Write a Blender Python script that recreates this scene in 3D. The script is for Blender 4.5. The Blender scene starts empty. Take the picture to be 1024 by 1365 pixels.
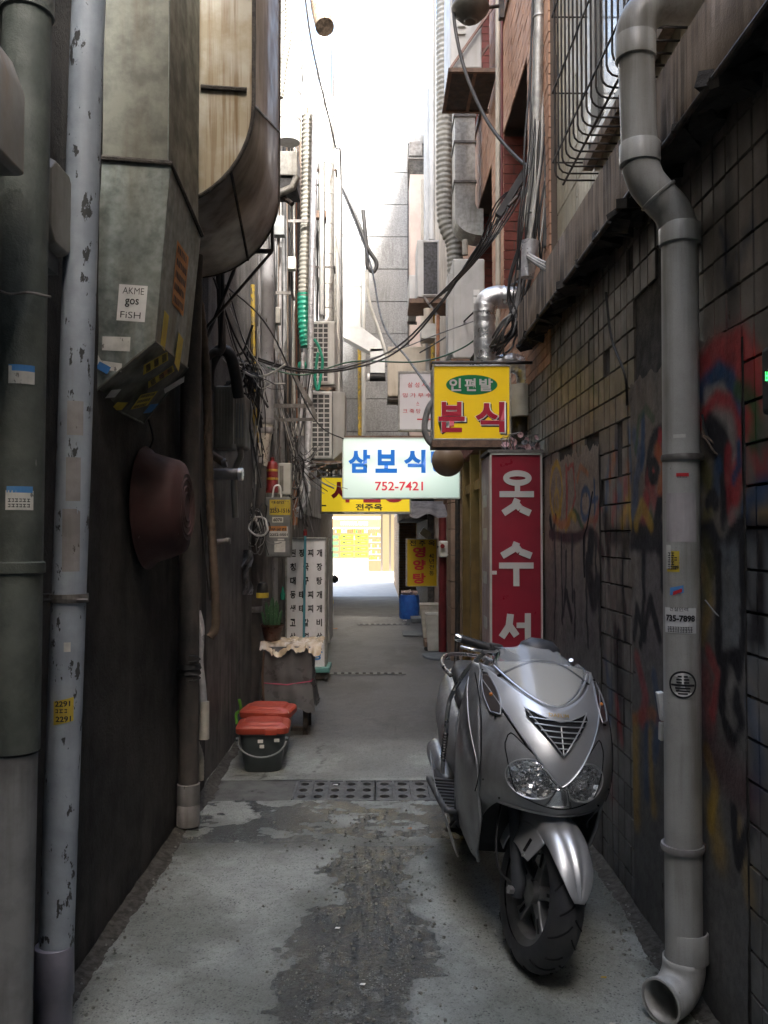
import bpy, bmesh, math, random
import numpy as np
from mathutils import Vector, Matrix, Euler, noise
R = math.radians
rnd = random.Random(7)
sc = bpy.context.scene
C = sc.collection

# ---------------------------------------------------------------- camera
F = 1130.0
CAM = Vector((0, 0, 1.6))
cam_d = bpy.data.cameras.new('camera'); cam = bpy.data.objects.new('camera', cam_d); C.objects.link(cam)
cam.location = CAM
PITCH = math.atan(32.5 / F); YAW = -math.atan(8 / F)
cam.rotation_euler = (math.pi / 2 + PITCH, 0, YAW)
cam_d.sensor_fit = 'VERTICAL'; cam_d.sensor_height = 36; cam_d.lens = 36 * F / 1365
cam_d.clip_start = 0.05; cam_d.clip_end = 400
sc.camera = cam
ROT = cam.rotation_euler.to_matrix()

# ---------------------------------------------------------------- sky, sun, exposure
SUN_EL, SUN_AZ = R(45), R(158)
w = bpy.data.worlds.new('World'); sc.world = w; w.use_nodes = True
nt = w.node_tree
bg = nt.nodes['Background']; bg.inputs['Strength'].default_value = 0.15
sky = nt.nodes.new('ShaderNodeTexSky'); sky.sky_type = 'NISHITA'; sky.sun_disc = False
sky.sun_elevation = SUN_EL; sky.sun_rotation = SUN_AZ; sky.air_density = 1.3; sky.dust_density = 4; sky.ozone_density = 0.3
nt.links.new(sky.outputs[0], bg.inputs[0])
sd = bpy.data.lights.new('sun', 'SUN'); sd.energy = 4.8; sd.angle = R(9); sd.color = (1, .97, .93)
sun = bpy.data.objects.new('sun', sd); C.objects.link(sun)
sdir = Vector((math.sin(SUN_AZ) * math.cos(SUN_EL), math.cos(SUN_AZ) * math.cos(SUN_EL), math.sin(SUN_EL)))
sun.rotation_euler = sdir.to_track_quat('Z', 'Y').to_euler()
sun.location = (0, 8, 20)
sc.view_settings.view_transform = 'Standard'; sc.view_settings.look = 'None'
sc.view_settings.exposure = 3.22; sc.view_settings.gamma = 1; sc.view_settings.use_curve_mapping = False
try:
    sc.cycles.max_bounces = 8; sc.cycles.diffuse_bounces = 5; sc.cycles.glossy_bounces = 4
except Exception: pass

# ---------------------------------------------------------------- helpers
def W(px, py, y):
    "point at world depth y seen at a pixel of the 1024x1365 photograph"
    d = ROT @ Vector(((px - 512) / F, (682.5 - py) / F, -1))
    return CAM + d * (y / d.y)
def onx(px, py, X):
    "point of the plane x = X seen at that pixel"
    d = ROT @ Vector(((px - 512) / F, (682.5 - py) / F, -1))
    return CAM + d * (X / d.x)

class MB:
    def __init__(s): s.v = []; s.f = []; s.mi = []; s.col = None
    def add(s, vs, fs, m=0):
        n = len(s.v); s.v += [tuple(p) for p in vs]; s.f += [tuple(i + n for i in f) for f in fs]; s.mi += [m] * len(fs); return s
    def box(s, c, d, rot=None, m=0, taper=1.0):
        hx, hy, hz = d[0] / 2, d[1] / 2, d[2] / 2
        vs = []
        for sz in (-1, 1):
            t = taper if sz > 0 else 1
            for sx, sy in ((-1, -1), (1, -1), (1, 1), (-1, 1)): vs.append(Vector((sx * hx * t, sy * hy * t, sz * hz)))
        if rot is not None:
            M = Euler(rot).to_matrix() if not isinstance(rot, Matrix) else rot
            vs = [M @ p for p in vs]
        c = Vector(c)
        return s.add([p + c for p in vs], [(3, 2, 1, 0), (4, 5, 6, 7), (0, 1, 5, 4), (1, 2, 6, 5), (2, 3, 7, 6), (3, 0, 4, 7)], m)
    def bb(s, x0, x1, y0, y1, z0, z1, m=0):
        return s.box(((x0 + x1) / 2, (y0 + y1) / 2, (z0 + z1) / 2), (abs(x1 - x0), abs(y1 - y0), abs(z1 - z0)), m=m)
    def rings(s, rs, cap=True, m=0, closed=True):
        n = len(rs[0]); base = len(s.v)
        for r in rs: s.v += [tuple(p) for p in r]
        for i in range(len(rs) - 1):
            for j in range(n if closed else n - 1):
                k = (j + 1) % n
                s.f.append((base + i * n + j, base + i * n + k, base + (i + 1) * n + k, base + (i + 1) * n + j)); s.mi.append(m)
        if cap and closed:
            s.f.append(tuple(base + j for j in reversed(range(n)))); s.mi.append(m)
            s.f.append(tuple(base + (len(rs) - 1) * n + j for j in range(n))); s.mi.append(m)
        return s
    def tube(s, pts, r, n=10, cap=True, m=0):
        pts = [Vector(p) for p in pts]
        rs = r if isinstance(r, (list, tuple)) else [r] * len(pts)
        up = None; out = []
        for i, p in enumerate(pts):
            a = pts[max(i - 1, 0)]; b = pts[min(i + 1, len(pts) - 1)]
            t = (b - a)
            if t.length < 1e-9: t = Vector((0, 0, 1))
            t.normalize()
            if up is None:
                up = t.orthogonal().normalized()
            else:
                up = (up - t * up.dot(t))
                up = up.normalized() if up.length > 1e-6 else t.orthogonal().normalized()
            q = t.cross(up)
            out.append([p + (up * math.cos(2 * math.pi * k / n) + q * math.sin(2 * math.pi * k / n)) * rs[i] for k in range(n)])
        return s.rings(out, cap, m)
    def cyl(s, a, b, r, n=16, r2=None, m=0):
        return s.tube([a, b], [r, r if r2 is None else r2], n, True, m)
    def lathe(s, prof, c, axis=(0, 0, 1), n=28, m=0, sx=1, sy=1, cap=True):
        ax = Vector(axis).normalized(); u = ax.orthogonal().normalized()
        if abs(ax.z) > .99: u = Vector((1, 0, 0))
        v = ax.cross(u); c = Vector(c); out = []
        for r, h in prof:
            out.append([c + ax * h + (u * math.cos(2 * math.pi * k / n) * sx + v * math.sin(2 * math.pi * k / n) * sy) * r for k in range(n)])
        return s.rings(out, cap, m)
    def prism(s, poly, axis_vec, m=0):
        "poly: 3-D points, extruded along axis_vec"
        n = len(poly); a = [Vector(p) for p in poly]; e = Vector(axis_vec); b = [p + e for p in a]
        return s.add(a + b, [tuple(reversed(range(n))), tuple(range(n, 2 * n))] + [(i, (i + 1) % n, n + (i + 1) % n, n + i) for i in range(n)], m)
    def grid(s, fn, nu, nv, m=0):
        base = len(s.v)
        for i in range(nu + 1):
            for j in range(nv + 1): s.v.append(tuple(fn(i / nu, j / nv)))
        for i in range(nu):
            for j in range(nv):
                a = base + i * (nv + 1) + j
                s.f.append((a, a + nv + 1, a + nv + 2, a + 1)); s.mi.append(m)
        return s
    def build(s, name, mats, parent=None, smooth=None, bevel=0, fix=True, solid=0, colfn=None, seg=2, local=False):
        me = bpy.data.meshes.new(name)
        off = Vector((0, 0, 0))
        if parent is not None and not local: off = WL(parent)
        if isinstance(s.v, list) and off.length > 0:
            vs = [(p[0] - off.x, p[1] - off.y, p[2] - off.z) for p in s.v]
        else: vs = [tuple(p) for p in s.v]
        me.from_pydata(vs, [], s.f)
        if not isinstance(mats, (list, tuple)): mats = [mats]
        for q in mats: me.materials.append(q)
        if len(mats) > 1: me.polygons.foreach_set('material_index', s.mi)
        me.update()
        if fix:
            bm = bmesh.new(); bm.from_mesh(me); bmesh.ops.recalc_face_normals(bm, faces=bm.faces); bm.to_mesh(me); bm.free()
        if smooth:
            me.polygons.foreach_set('use_smooth', [True] * len(me.polygons))
            try: me.set_sharp_from_angle(angle=R(smooth if smooth is not True else 40))
            except Exception: pass
        if colfn is not None:
            ca = me.color_attributes.new('Col', 'FLOAT_COLOR', 'POINT')
            a = np.array(s.v, dtype=float); cc = colfn(a)
            ca.data.foreach_set('color', cc.astype(np.float32).ravel())
        o = bpy.data.objects.new(name, me); C.objects.link(o)
        if parent is not None: o.parent = parent
        if solid:
            md = o.modifiers.new('thick', 'SOLIDIFY'); md.thickness = solid; md.offset = -1
        if bevel:
            md = o.modifiers.new('bevel', 'BEVEL'); md.width = bevel; md.segments = seg; md.limit_method = 'ANGLE'; md.angle_limit = R(35)
            if smooth is None:
                md.harden_normals = False
        return o
LOC = {}
def WL(o):
    v = Vector((0, 0, 0))
    while o is not None:
        v += o.location; o = o.parent
    return v
def tag(o, label=None, cat=None, group=None, kind=None):
    if label: o['label'] = label
    if cat: o['category'] = cat
    if group: o['group'] = group
    if kind: o['kind'] = kind
    return o
def thing(name, label, cat, loc=(0, 0, 0), group=None):
    o = bpy.data.objects.new(name, None); o.empty_display_size = .1; C.objects.link(o); o.location = loc
    return tag(o, label, cat, group)
def dup(root, loc, label=None, group=None, rotz=None):
    def cp(o, par):
        c = o.copy(); C.objects.link(c); c.parent = par
        for ch in o.children: cp(ch, c)
        return c
    r = cp(root, None); r.location = loc
    if rotz is not None: r.rotation_euler.z = rotz
    if label: r['label'] = label
    if group: r['group'] = group
    return r
def smoothpath(pts, k=6):
    P = [Vector(p) for p in pts]
    if len(P) < 3: return P
    out = []
    for i in range(len(P) - 1):
        p0 = P[max(i - 1, 0)]; p1 = P[i]; p2 = P[i + 1]; p3 = P[min(i + 2, len(P) - 1)]
        for j in range(k):
            t = j / k
            out.append(0.5 * ((2 * p1) + (p2 - p0) * t + (2 * p0 - 5 * p1 + 4 * p2 - p3) * t * t + (3 * p1 - p0 - 3 * p2 + p3) * t ** 3))
    out.append(P[-1]); return out
def sagpath(a, b, sag, n=14):
    a = Vector(a); b = Vector(b)
    return [a.lerp(b, i / n) - Vector((0, 0, sag * 4 * (i / n) * (1 - i / n))) for i in range(n + 1)]

# ---------------------------------------------------------------- materials
def nodes(name):
    m = bpy.data.materials.new(name); m.use_nodes = True
    return m, m.node_tree, m.node_tree.nodes['Principled BSDF']
def _noise(t, scale, det=6, rough=.6, vec=None, dist=0):
    n = t.nodes.new('ShaderNodeTexNoise'); n.inputs['Scale'].default_value = scale; n.inputs['Detail'].default_value = det
    n.inputs['Roughness'].default_value = rough; n.inputs['Distortion'].default_value = dist
    if vec is not None: t.links.new(vec, n.inputs['Vector'])
    return n
def _ramp(t, src, a, b, inv=False):
    n = t.nodes.new('ShaderNodeMapRange'); n.inputs[1].default_value = a; n.inputs[2].default_value = b
    n.inputs[3].default_value = 1 if inv else 0; n.inputs[4].default_value = 0 if inv else 1
    t.links.new(src, n.inputs[0]); return n.outputs[0]
def _mix(t, fac, a, b, mode='MIX'):
    n = t.nodes.new('ShaderNodeMix'); n.data_type = 'RGBA'; n.blend_type = mode
    for sock, val in ((n.inputs[0], fac), (n.inputs[6], a), (n.inputs[7], b)):
        if isinstance(val, (int, float)): sock.default_value = val
        elif isinstance(val, tuple): sock.default_value = (*val[:3], 1)
        else: t.links.new(val, sock)
    return n.outputs[2]
def _math(t, op, a, b=0.0):
    n = t.nodes.new('ShaderNodeMath'); n.operation = op
    for i, v in enumerate((a, b)):
        if isinstance(v, (int, float)): n.inputs[i].default_value = v
        else: t.links.new(v, n.inputs[i])
    return n.outputs[0]
def _coord(t, scale=(1, 1, 1), kind='Position'):
    if kind == 'Position':
        g = t.nodes.new('ShaderNodeNewGeometry'); o = g.outputs['Position']
    else:
        g = t.nodes.new('ShaderNodeTexCoord'); o = g.outputs['Object']
    mp = t.nodes.new('ShaderNodeMapping'); mp.inputs['Scale'].default_value = scale
    t.links.new(o, mp.inputs['Vector']); return mp.outputs['Vector']
MATS = {}
def mat(name, c, c2=None, rough=.7, metal=0, scale=6, lo=.4, hi=.62, bump=.15, bscale=90, streak=None, samt=.6, sscale=14,
        chips=None, chipt=.63, chscale=22, spec=.5, attr=False, coat=0, rvar=.15, kind='Object', emit=None, estr=0, grain=.0, stretch=.06, slo=.45, shi=.68):
    if name in MATS: return MATS[name]
    m, t, b = nodes(name)
    v = _coord(t, (1, 1, 1), kind)
    if attr:
        a = t.nodes.new('ShaderNodeAttribute'); a.attribute_name = 'Col'; col = a.outputs['Color']
        if c2 is not None: col = _mix(t, _ramp(t, _noise(t, scale, vec=v).outputs[0], lo, hi), col, _mix(t, 1.0, col, c2, 'MULTIPLY'))
    else:
        col = (*c, 1)
        if c2 is not None: col = _mix(t, _ramp(t, _noise(t, scale, vec=v).outputs[0], lo, hi), c, c2)
    if grain:
        g = _noise(t, 260, 3, .7, v).outputs[0]
        col = _mix(t, _ramp(t, g, .35, .5, True), col, _mix(t, 1.0, col, (1 - grain,) * 3, 'MULTIPLY'))
    if streak is not None:
        v2 = _coord(t, (1, 1, stretch), kind)
        s1 = _noise(t, sscale, 5, .6, v2).outputs[0]
        s2 = _noise(t, 2.3, 3, .5, v).outputs[0]
        f = _math(t, 'MULTIPLY', _ramp(t, s1, slo, shi), _ramp(t, s2, .3, .6))
        col = _mix(t, _math(t, 'MULTIPLY', f, samt), col, streak)
    if chips is not None:
        cc = _noise(t, chscale, 5, .65, _coord(t, (1, 1, .45), kind)).outputs[0]
        col = _mix(t, _ramp(t, cc, chipt, chipt + .02), col, chips)
    if isinstance(col, tuple): b.inputs['Base Color'].default_value = col
    else: t.links.new(col, b.inputs['Base Color'])
    b.inputs['Metallic'].default_value = metal; b.inputs['Specular IOR Level'].default_value = spec
    b.inputs['Coat Weight'].default_value = coat; b.inputs['Coat Roughness'].default_value = .08
    if rvar:
        rn = _noise(t, 9, 5, .6, v).outputs[0]
        mr = t.nodes.new('ShaderNodeMapRange'); mr.inputs[1].default_value = .3; mr.inputs[2].default_value = .7
        mr.inputs[3].default_value = max(rough - rvar, .02); mr.inputs[4].default_value = min(rough + rvar, 1)
        t.links.new(rn, mr.inputs[0]); t.links.new(mr.outputs[0], b.inputs['Roughness'])
    else: b.inputs['Roughness'].default_value = rough
    if bump:
        bn = t.nodes.new('ShaderNodeBump'); bn.inputs['Strength'].default_value = bump; bn.inputs['Distance'].default_value = .01
        t.links.new(_noise(t, bscale, 6, .65, v).outputs[0], bn.inputs['Height']); t.links.new(bn.outputs[0], b.inputs['Normal'])
    if emit is not None:
        b.inputs['Emission Color'].default_value = (*emit, 1); b.inputs['Emission Strength'].default_value = estr
    MATS[name] = m; return m

M = {}
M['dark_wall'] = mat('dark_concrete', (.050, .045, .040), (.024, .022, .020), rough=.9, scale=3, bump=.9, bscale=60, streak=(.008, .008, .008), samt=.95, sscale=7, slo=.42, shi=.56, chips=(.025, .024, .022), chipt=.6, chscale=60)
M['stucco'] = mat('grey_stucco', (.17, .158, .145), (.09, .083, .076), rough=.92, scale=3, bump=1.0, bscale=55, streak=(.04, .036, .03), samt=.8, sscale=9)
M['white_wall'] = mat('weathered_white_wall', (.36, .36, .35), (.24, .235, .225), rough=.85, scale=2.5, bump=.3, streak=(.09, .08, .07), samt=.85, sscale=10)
M['beige_wall'] = mat('beige_plaster', (.5, .43, .35), (.38, .32, .26), rough=.85, scale=3, bump=.3, streak=(.15, .12, .09), samt=.5, sscale=10)
M['pvc_mid'] = mat('mid_grey_pvc', (.34, .335, .34), (.26, .255, .26), rough=.5, scale=6, bump=.1, streak=(.09, .08, .07), samt=.6, chips=(.08, .07, .06), chipt=.66, chscale=40)
M['mortar'] = mat('mortar', (.035, .032, .028), (.08, .072, .064), rough=.95, scale=14, bump=.5)
M['galv'] = mat('galvanised_steel', (.265, .30, .285), (.15, .175, .165), rough=.5, metal=.55, scale=26, lo=.35, hi=.65, bump=.08, bscale=40, streak=(.13, .11, .07), samt=.7, sscale=12)
M['galv_dark'] = mat('dull_galvanised_steel', (.165, .17, .145), (.10, .105, .09), rough=.55, metal=.45, scale=9, bump=.08, streak=(.09, .075, .05), samt=.75, sscale=14)
M['rust_face'] = mat('rust_stained_sheet', (.40, .38, .32), (.30, .26, .18), rough=.65, metal=.15, scale=5, lo=.38, hi=.6, bump=.12, streak=(.15, .09, .035), samt=.85, sscale=30, stretch=.03, slo=.46, shi=.62)
M['grease'] = mat('greasy_brown_sheet', (.42, .365, .315), (.29, .25, .215), rough=.5, metal=.3, scale=2.5, bump=.05, bscale=20, streak=(.1, .07, .05), samt=.6, sscale=9)
M['caulk'] = mat('dark_caulk', (.035, .03, .026), (.07, .06, .05), rough=.8, scale=30, bump=.8, bscale=120)
M['blue_pipe'] = mat('bluish_grey_painted_pipe', (.34, .39, .45), (.26, .30, .35), rough=.55, scale=7, bump=.15, streak=(.16, .17, .18), samt=.4, chips=(.035, .038, .04), chipt=.60, chscale=24)
M['green_pipe'] = mat('dark_green_iron_pipe', (.062, .074, .066), (.10, .115, .105), rough=.65, scale=8, bump=.35, bscale=50, chips=(.17, .18, .17), chipt=.7, chscale=18)
M['pale_pipe'] = mat('pale_lower_pipe', (.22, .23, .24), (.13, .135, .14), rough=.6, scale=5, bump=.2, streak=(.06, .06, .055), samt=.7)
M['black_pipe'] = mat('dark_rusty_pipe', (.052, .048, .046), (.09, .078, .07), rough=.7, scale=9, bump=.5, bscale=45, chips=(.2, .19, .18), chipt=.7, chscale=24)
M['pvc'] = mat('grey_white_pvc', (.42, .42, .395), (.34, .335, .31), rough=.42, scale=4, bump=.04, streak=(.11, .095, .07), samt=.7, sscale=11, slo=.42, shi=.6, grain=.12, chips=(.18, .16, .13), chipt=.7, chscale=50)
M['pvc_old'] = mat('grey_stained_pvc', (.30, .29, .29), (.2, .19, .185), rough=.5, scale=6, bump=.1, streak=(.07, .06, .05), samt=.7, chips=(.07, .06, .05), chipt=.66, chscale=40)
M['pvc_white'] = mat('peeling_white_pipe', (.55, .51, .44), (.4, .36, .3), rough=.6, scale=7, bump=.2, chips=(.10, .075, .05), chipt=.58, chscale=60)
M['black_rubber'] = mat('black_rubber', (.018, .018, .019), (.03, .03, .03), rough=.6, scale=20, bump=.15, bscale=200)
M['cable'] = mat('black_cable', (.02, .02, .022), (.035, .034, .033), rough=.5, bump=0)
M['cable_grey'] = mat('grey_cable', (.22, .22, .22), (.13, .13, .13), rough=.55, bump=0)
M['cable_white'] = mat('white_cable', (.55, .54, .5), (.4, .39, .35), rough=.5, bump=0)
M['cable_green'] = mat('green_cable', (.03, .09, .05), rough=.5, bump=0)
M['brown_hose'] = mat('brown_wrapped_hose', (.12, .085, .06), (.07, .05, .035), rough=.75, scale=14, bump=.4, bscale=60)
M['copper_pipe'] = mat('orange_brown_pipe', (.38, .17, .09), (.24, .10, .055), rough=.55, scale=9, bump=.1)
M['yellow_pipe'] = mat('yellow_gas_pipe', (.55, .36, .03), (.30, .22, .08), rough=.5, scale=12, bump=.1, chips=(.12, .10, .07), chipt=.6, chscale=40)
M['steel'] = mat('grey_angle_steel', (.2, .19, .18), (.12, .11, .10), rough=.55, metal=.4, scale=15, bump=.1)
M['rust_steel'] = mat('rusty_steel', (.12, .08, .06), (.2, .13, .09), rough=.75, metal=.2, scale=18, bump=.3)
M['iron'] = mat('black_iron', (.025, .024, .023), (.06, .042, .03), rough=.6, metal=.2, scale=20, bump=.2)
M['ac'] = mat('off_white_appliance', (.5, .5, .485), (.40, .40, .385), rough=.5, scale=3, bump=.02, streak=(.25, .22, .17), samt=.4)
M['ac_beige'] = mat('yellowed_appliance', (.55, .50, .41), (.46, .41, .33), rough=.5, scale=3, bump=.02, streak=(.2, .15, .1), samt=.5)
M['ac_dark'] = mat('dark_coil', (.07, .07, .075), (.035, .035, .035), rough=.7, scale=30, bump=.3)
M['corr'] = mat('ribbed_grey_duct', (.33, .32, .28), (.24, .23, .2), rough=.65, scale=8, bump=.1, streak=(.1, .09, .07), samt=.5)
M['alu'] = mat('crinkled_aluminium', (.75, .76, .77), (.55, .56, .57), rough=.33, metal=.9, scale=18, bump=.35, bscale=55)
M['zinc'] = mat('dull_zinc', (.42, .42, .40), (.3, .3, .28), rough=.5, metal=.6, scale=22, bump=.1, streak=(.2, .17, .12), samt=.5)
M['cream_tile'] = mat('cream_tile', (.50, .45, .32), (.40, .36, .26), rough=.4, scale=3, bump=.03, streak=(.2, .16, .1), samt=.6, sscale=16, kind='Position')
M['orange_tile'] = mat('salmon_brick_tile', (.62, .36, .23), (.5, .28, .18), rough=.7, scale=2.5, bump=.15, streak=(.2, .12, .08), samt=.5, sscale=14, kind='Position')
M['red_brick'] = mat('red_brick', (.24, .065, .045), (.17, .045, .032), rough=.8, scale=6, bump=.4, kind='Position')
M['brick_joint'] = mat('brick_joint', (.33, .27, .22), (.24, .2, .16), rough=.95, scale=10, bump=.4)
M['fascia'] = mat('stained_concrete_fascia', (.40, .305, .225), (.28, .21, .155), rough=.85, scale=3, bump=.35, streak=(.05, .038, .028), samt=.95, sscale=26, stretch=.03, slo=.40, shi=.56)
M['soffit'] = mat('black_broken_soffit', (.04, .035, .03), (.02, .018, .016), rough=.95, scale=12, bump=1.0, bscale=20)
M['basin'] = mat('maroon_rubber_basin', (.06, .022, .02), (.045, .018, .016), rough=.75, scale=6, bump=.1, chips=(.3, .22, .2), chipt=.7, chscale=38)
M['bin_dark'] = mat('dark_green_grey_plastic', (.055, .068, .07), (.04, .05, .052), rough=.45, scale=6, bump=.05, chips=(.35, .36, .34), chipt=.74, chscale=14)
M['bin_red'] = mat('worn_red_plastic', (.42, .06, .03), (.34, .05, .026), rough=.5, scale=6, bump=.06, chips=(.65, .45, .36), chipt=.68, chscale=20)
M['tarp'] = mat('grey_vinyl_cover', (.13, .125, .125), (.10, .096, .096), rough=.33, scale=4, bump=.05)
M['cling'] = mat('yellowish_plastic_sheet', (.40, .31, .20), (.5, .42, .32), rough=.2, scale=14, bump=.3, bscale=30)
M['cactus'] = mat('cactus_green', (.03, .085, .035), (.05, .12, .05), rough=.6, scale=16, bump=.2)
M['soil_pot'] = mat('brown_glazed_pot', (.05, .022, .016), (.075, .03, .02), rough=.3, bump=.03)
M['soil'] = mat('potting_soil', (.03, .022, .016), rough=1, bump=.5)
M['teal'] = mat('teal_plastic', (.10, .27, .25), (.08, .2, .19), rough=.5, bump=.05)
M['teal_pole'] = mat('teal_blue_pole', (.08, .30, .36), (.06, .24, .3), rough=.4, bump=.02)
M['box_grey'] = mat('grey_metal_box', (.2, .21, .21), (.15, .155, .155), rough=.5, metal=.3, scale=9, bump=.05, chips=(.35, .35, .34), chipt=.72, chscale=30)
M['pale_plastic'] = mat('pale_plastic', (.5, .5, .46), (.4, .4, .36), rough=.5, bump=.03)
M['meter'] = mat('grimy_meter_plastic', (.24, .23, .20), (.16, .15, .13), rough=.45, scale=6, bump=.08, streak=(.06, .055, .05), samt=.6)
M['meter_glass'] = mat('cloudy_meter_cover', (.22, .235, .24), (.15, .16, .165), rough=.18, scale=5, bump=.02)
M['red_ext'] = mat('dark_red_paint', (.22, .015, .015), (.15, .012, .012), rough=.4, bump=.03)
M['white'] = mat('white_paint', (.78, .78, .76), (.68, .68, .66), rough=.5, bump=.02)
M['paper'] = mat('worn_paper', (.6, .6, .56), (.45, .45, .42), rough=.8, scale=12, bump=.05, chips=(.2, .2, .19), chipt=.62, chscale=50)
M['paper_clean'] = mat('white_paper', (.66, .67, .66), (.6, .6, .6), rough=.7, scale=12, bump=.02)
M['yellow_paper'] = mat('yellow_sticker', (.55, .42, .04), (.45, .33, .05), rough=.7, scale=18, bump=.05, chips=(.2, .17, .1), chipt=.64, chscale=60)
M['orange_paper'] = mat('orange_sticker', (.5, .2, .05), (.4, .17, .06), rough=.7, scale=18, bump=.05)
M['blue_paper'] = mat('blue_print', (.05, .2, .5), (.1, .26, .5), rough=.7, bump=0)
M['ink'] = mat('black_ink', (.02, .02, .022), rough=.6, bump=0)
M['ink_red'] = mat('red_ink', (.55, .03, .04), rough=.5, bump=0)
M['gold_trim'] = mat('ochre_door_frame', (.26, .17, .055), (.2, .13, .045), rough=.55, scale=6, bump=.05, streak=(.08, .05, .02), samt=.5)
M['brown_wood'] = mat('brown_wood', (.11, .06, .038), (.07, .04, .026), rough=.65, scale=5, bump=.2)
M['maroon'] = mat('maroon_paint', (.14, .02, .022), (.1, .016, .018), rough=.4, bump=.03)
M['tan_stone'] = mat('tan_stone_cladding', (.30, .2, .14), (.22, .145, .1), rough=.75, scale=5, bump=.2)
M['weave'] = mat('pale_woven_plastic', (.5, .48, .42), (.4, .38, .33), rough=.6, scale=10, bump=.2)
M['blue_bag'] = mat('blue_sack', (.02, .09, .38), (.03, .14, .48), rough=.45, scale=14, bump=.5, bscale=25)
M['rubbish'] = mat('pinkish_rubbish', (.5, .35, .3), (.3, .24, .2), rough=.6, scale=30, bump=.4)
M['mat_grey'] = mat('grey_doormat', (.15, .165, .17), (.11, .12, .125), rough=.9, bump=.4)
M['green_hose'] = mat('green_taped_duct', (.02, .24, .16), (.025, .32, .21), rough=.45, scale=12, bump=.1, streak=(.01, .1, .06), samt=.6)
M['insul'] = mat('silver_insulation', (.55, .55, .57), (.4, .4, .42), rough=.35, metal=.4, scale=16, bump=.5, bscale=40)
M['panel_grey'] = mat('streaked_grey_panel', (.27, .27, .265), (.18, .18, .178), rough=.8, scale=40, bump=.3, streak=(.14, .14, .135), samt=.8, sscale=30, stretch=.12)
M['pink_wall'] = mat('pinkish_beige_wall', (.52, .42, .36), (.45, .36, .31), rough=.85, scale=3, bump=.1)
# ---------------------------------------------------------------- numpy value noise
def _h(ix, iy, s):
    n = (ix * 374761393 + iy * 668265263 + s * 1442695041) & 0xffffffff
    n = ((n ^ (n >> 13)) * 1274126177) & 0xffffffff
    n = ((n ^ (n >> 15)) * 2246822519 // 7) & 0xffffffff; n = ((n ^ (n >> 11)) * 1103515245 + 12345) & 0xffffffff
    return ((n ^ (n >> 16)) & 0xffff) / 65535.0
def vnoise(x, y, s=0):
    ix = np.floor(x).astype(np.int64); iy = np.floor(y).astype(np.int64); fx = x - ix; fy = y - iy
    fx = fx * fx * (3 - 2 * fx); fy = fy * fy * (3 - 2 * fy)
    a = _h(ix, iy, s); b = _h(ix + 1, iy, s); c = _h(ix, iy + 1, s); d = _h(ix + 1, iy + 1, s)
    return (a * (1 - fx) + b * fx) * (1 - fy) + (c * (1 - fx) + d * fx) * fy
def fbm(x, y, s=0, o=5):
    t = 0; a = .5; n = 0
    for i in range(o):
        t = t + a * vnoise(x, y, s + i * 17); n += a; a *= .55; x = x * 2.03 + 5.1; y = y * 2.03 + 1.7
    return t / n
def sstep(a, b, x):
    t = np.clip((x - a) / (b - a), 0, 1); return t * t * (3 - 2 * t)
def lerp3(c, col, f): return c * (1 - f[:, None]) + np.array(col)[None, :] * f[:, None]

# ---------------------------------------------------------------- text
def text(body, c, size, width, m, parent=None, face=(0, -1, 0), bold=0.0, depth=.002, name='lettering', rot=0, height=None, spacing=1.0, vert=False, shear=0):
    "flat print: centre c, character height size (metres), width of the whole line, facing direction"
    if vert: body = '\n'.join(body)
    cu = bpy.data.curves.new('t', 'FONT'); cu.body = body; cu.size = 1; cu.offset = bold; cu.space_character = spacing; cu.shear = shear
    cu.align_x = 'CENTER'; cu.resolution_u = 3
    if vert: cu.space_line = spacing
    o = bpy.data.objects.new('t', cu); C.objects.link(o); bpy.context.view_layer.update()
    me = bpy.data.meshes.new_from_object(o.evaluated_get(bpy.context.evaluated_depsgraph_get()))
    bpy.data.objects.remove(o); bpy.data.curves.remove(cu)
    n = len(me.vertices); co = np.empty(n * 3); me.vertices.foreach_get('co', co); co = co.reshape(-1, 3)
    mn = co.min(0); mx = co.max(0)
    H = height if height else size
    sx = width / max(mx[0] - mn[0], 1e-6); sy = H / max(mx[1] - mn[1], 1e-6)
    u = (co[:, 0] - (mn[0] + mx[0]) / 2) * sx; v = (co[:, 1] - (mn[1] + mx[1]) / 2) * sy
    if rot: cr, sr = math.cos(rot), math.sin(rot); u, v = u * cr - v * sr, u * sr + v * cr
    f = Vector(face).normalized(); up = Vector((0, 0, 1))
    if abs(f.z) > .95: up = Vector((0, 1, 0))
    rt = up.cross(f).normalized(); up = f.cross(rt)
    cc = Vector(c) + f * depth - (WL(parent) if parent else Vector())
    P = np.array(cc)[None, :] + u[:, None] * np.array(rt)[None, :] + v[:, None] * np.array(up)[None, :]
    me.vertices.foreach_set('co', P.ravel()); me.update(); me.materials.clear(); me.materials.append(m); me.name = name
    ob = bpy.data.objects.new(name, me); C.objects.link(ob)
    if parent: ob.parent = parent
    return ob

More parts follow.
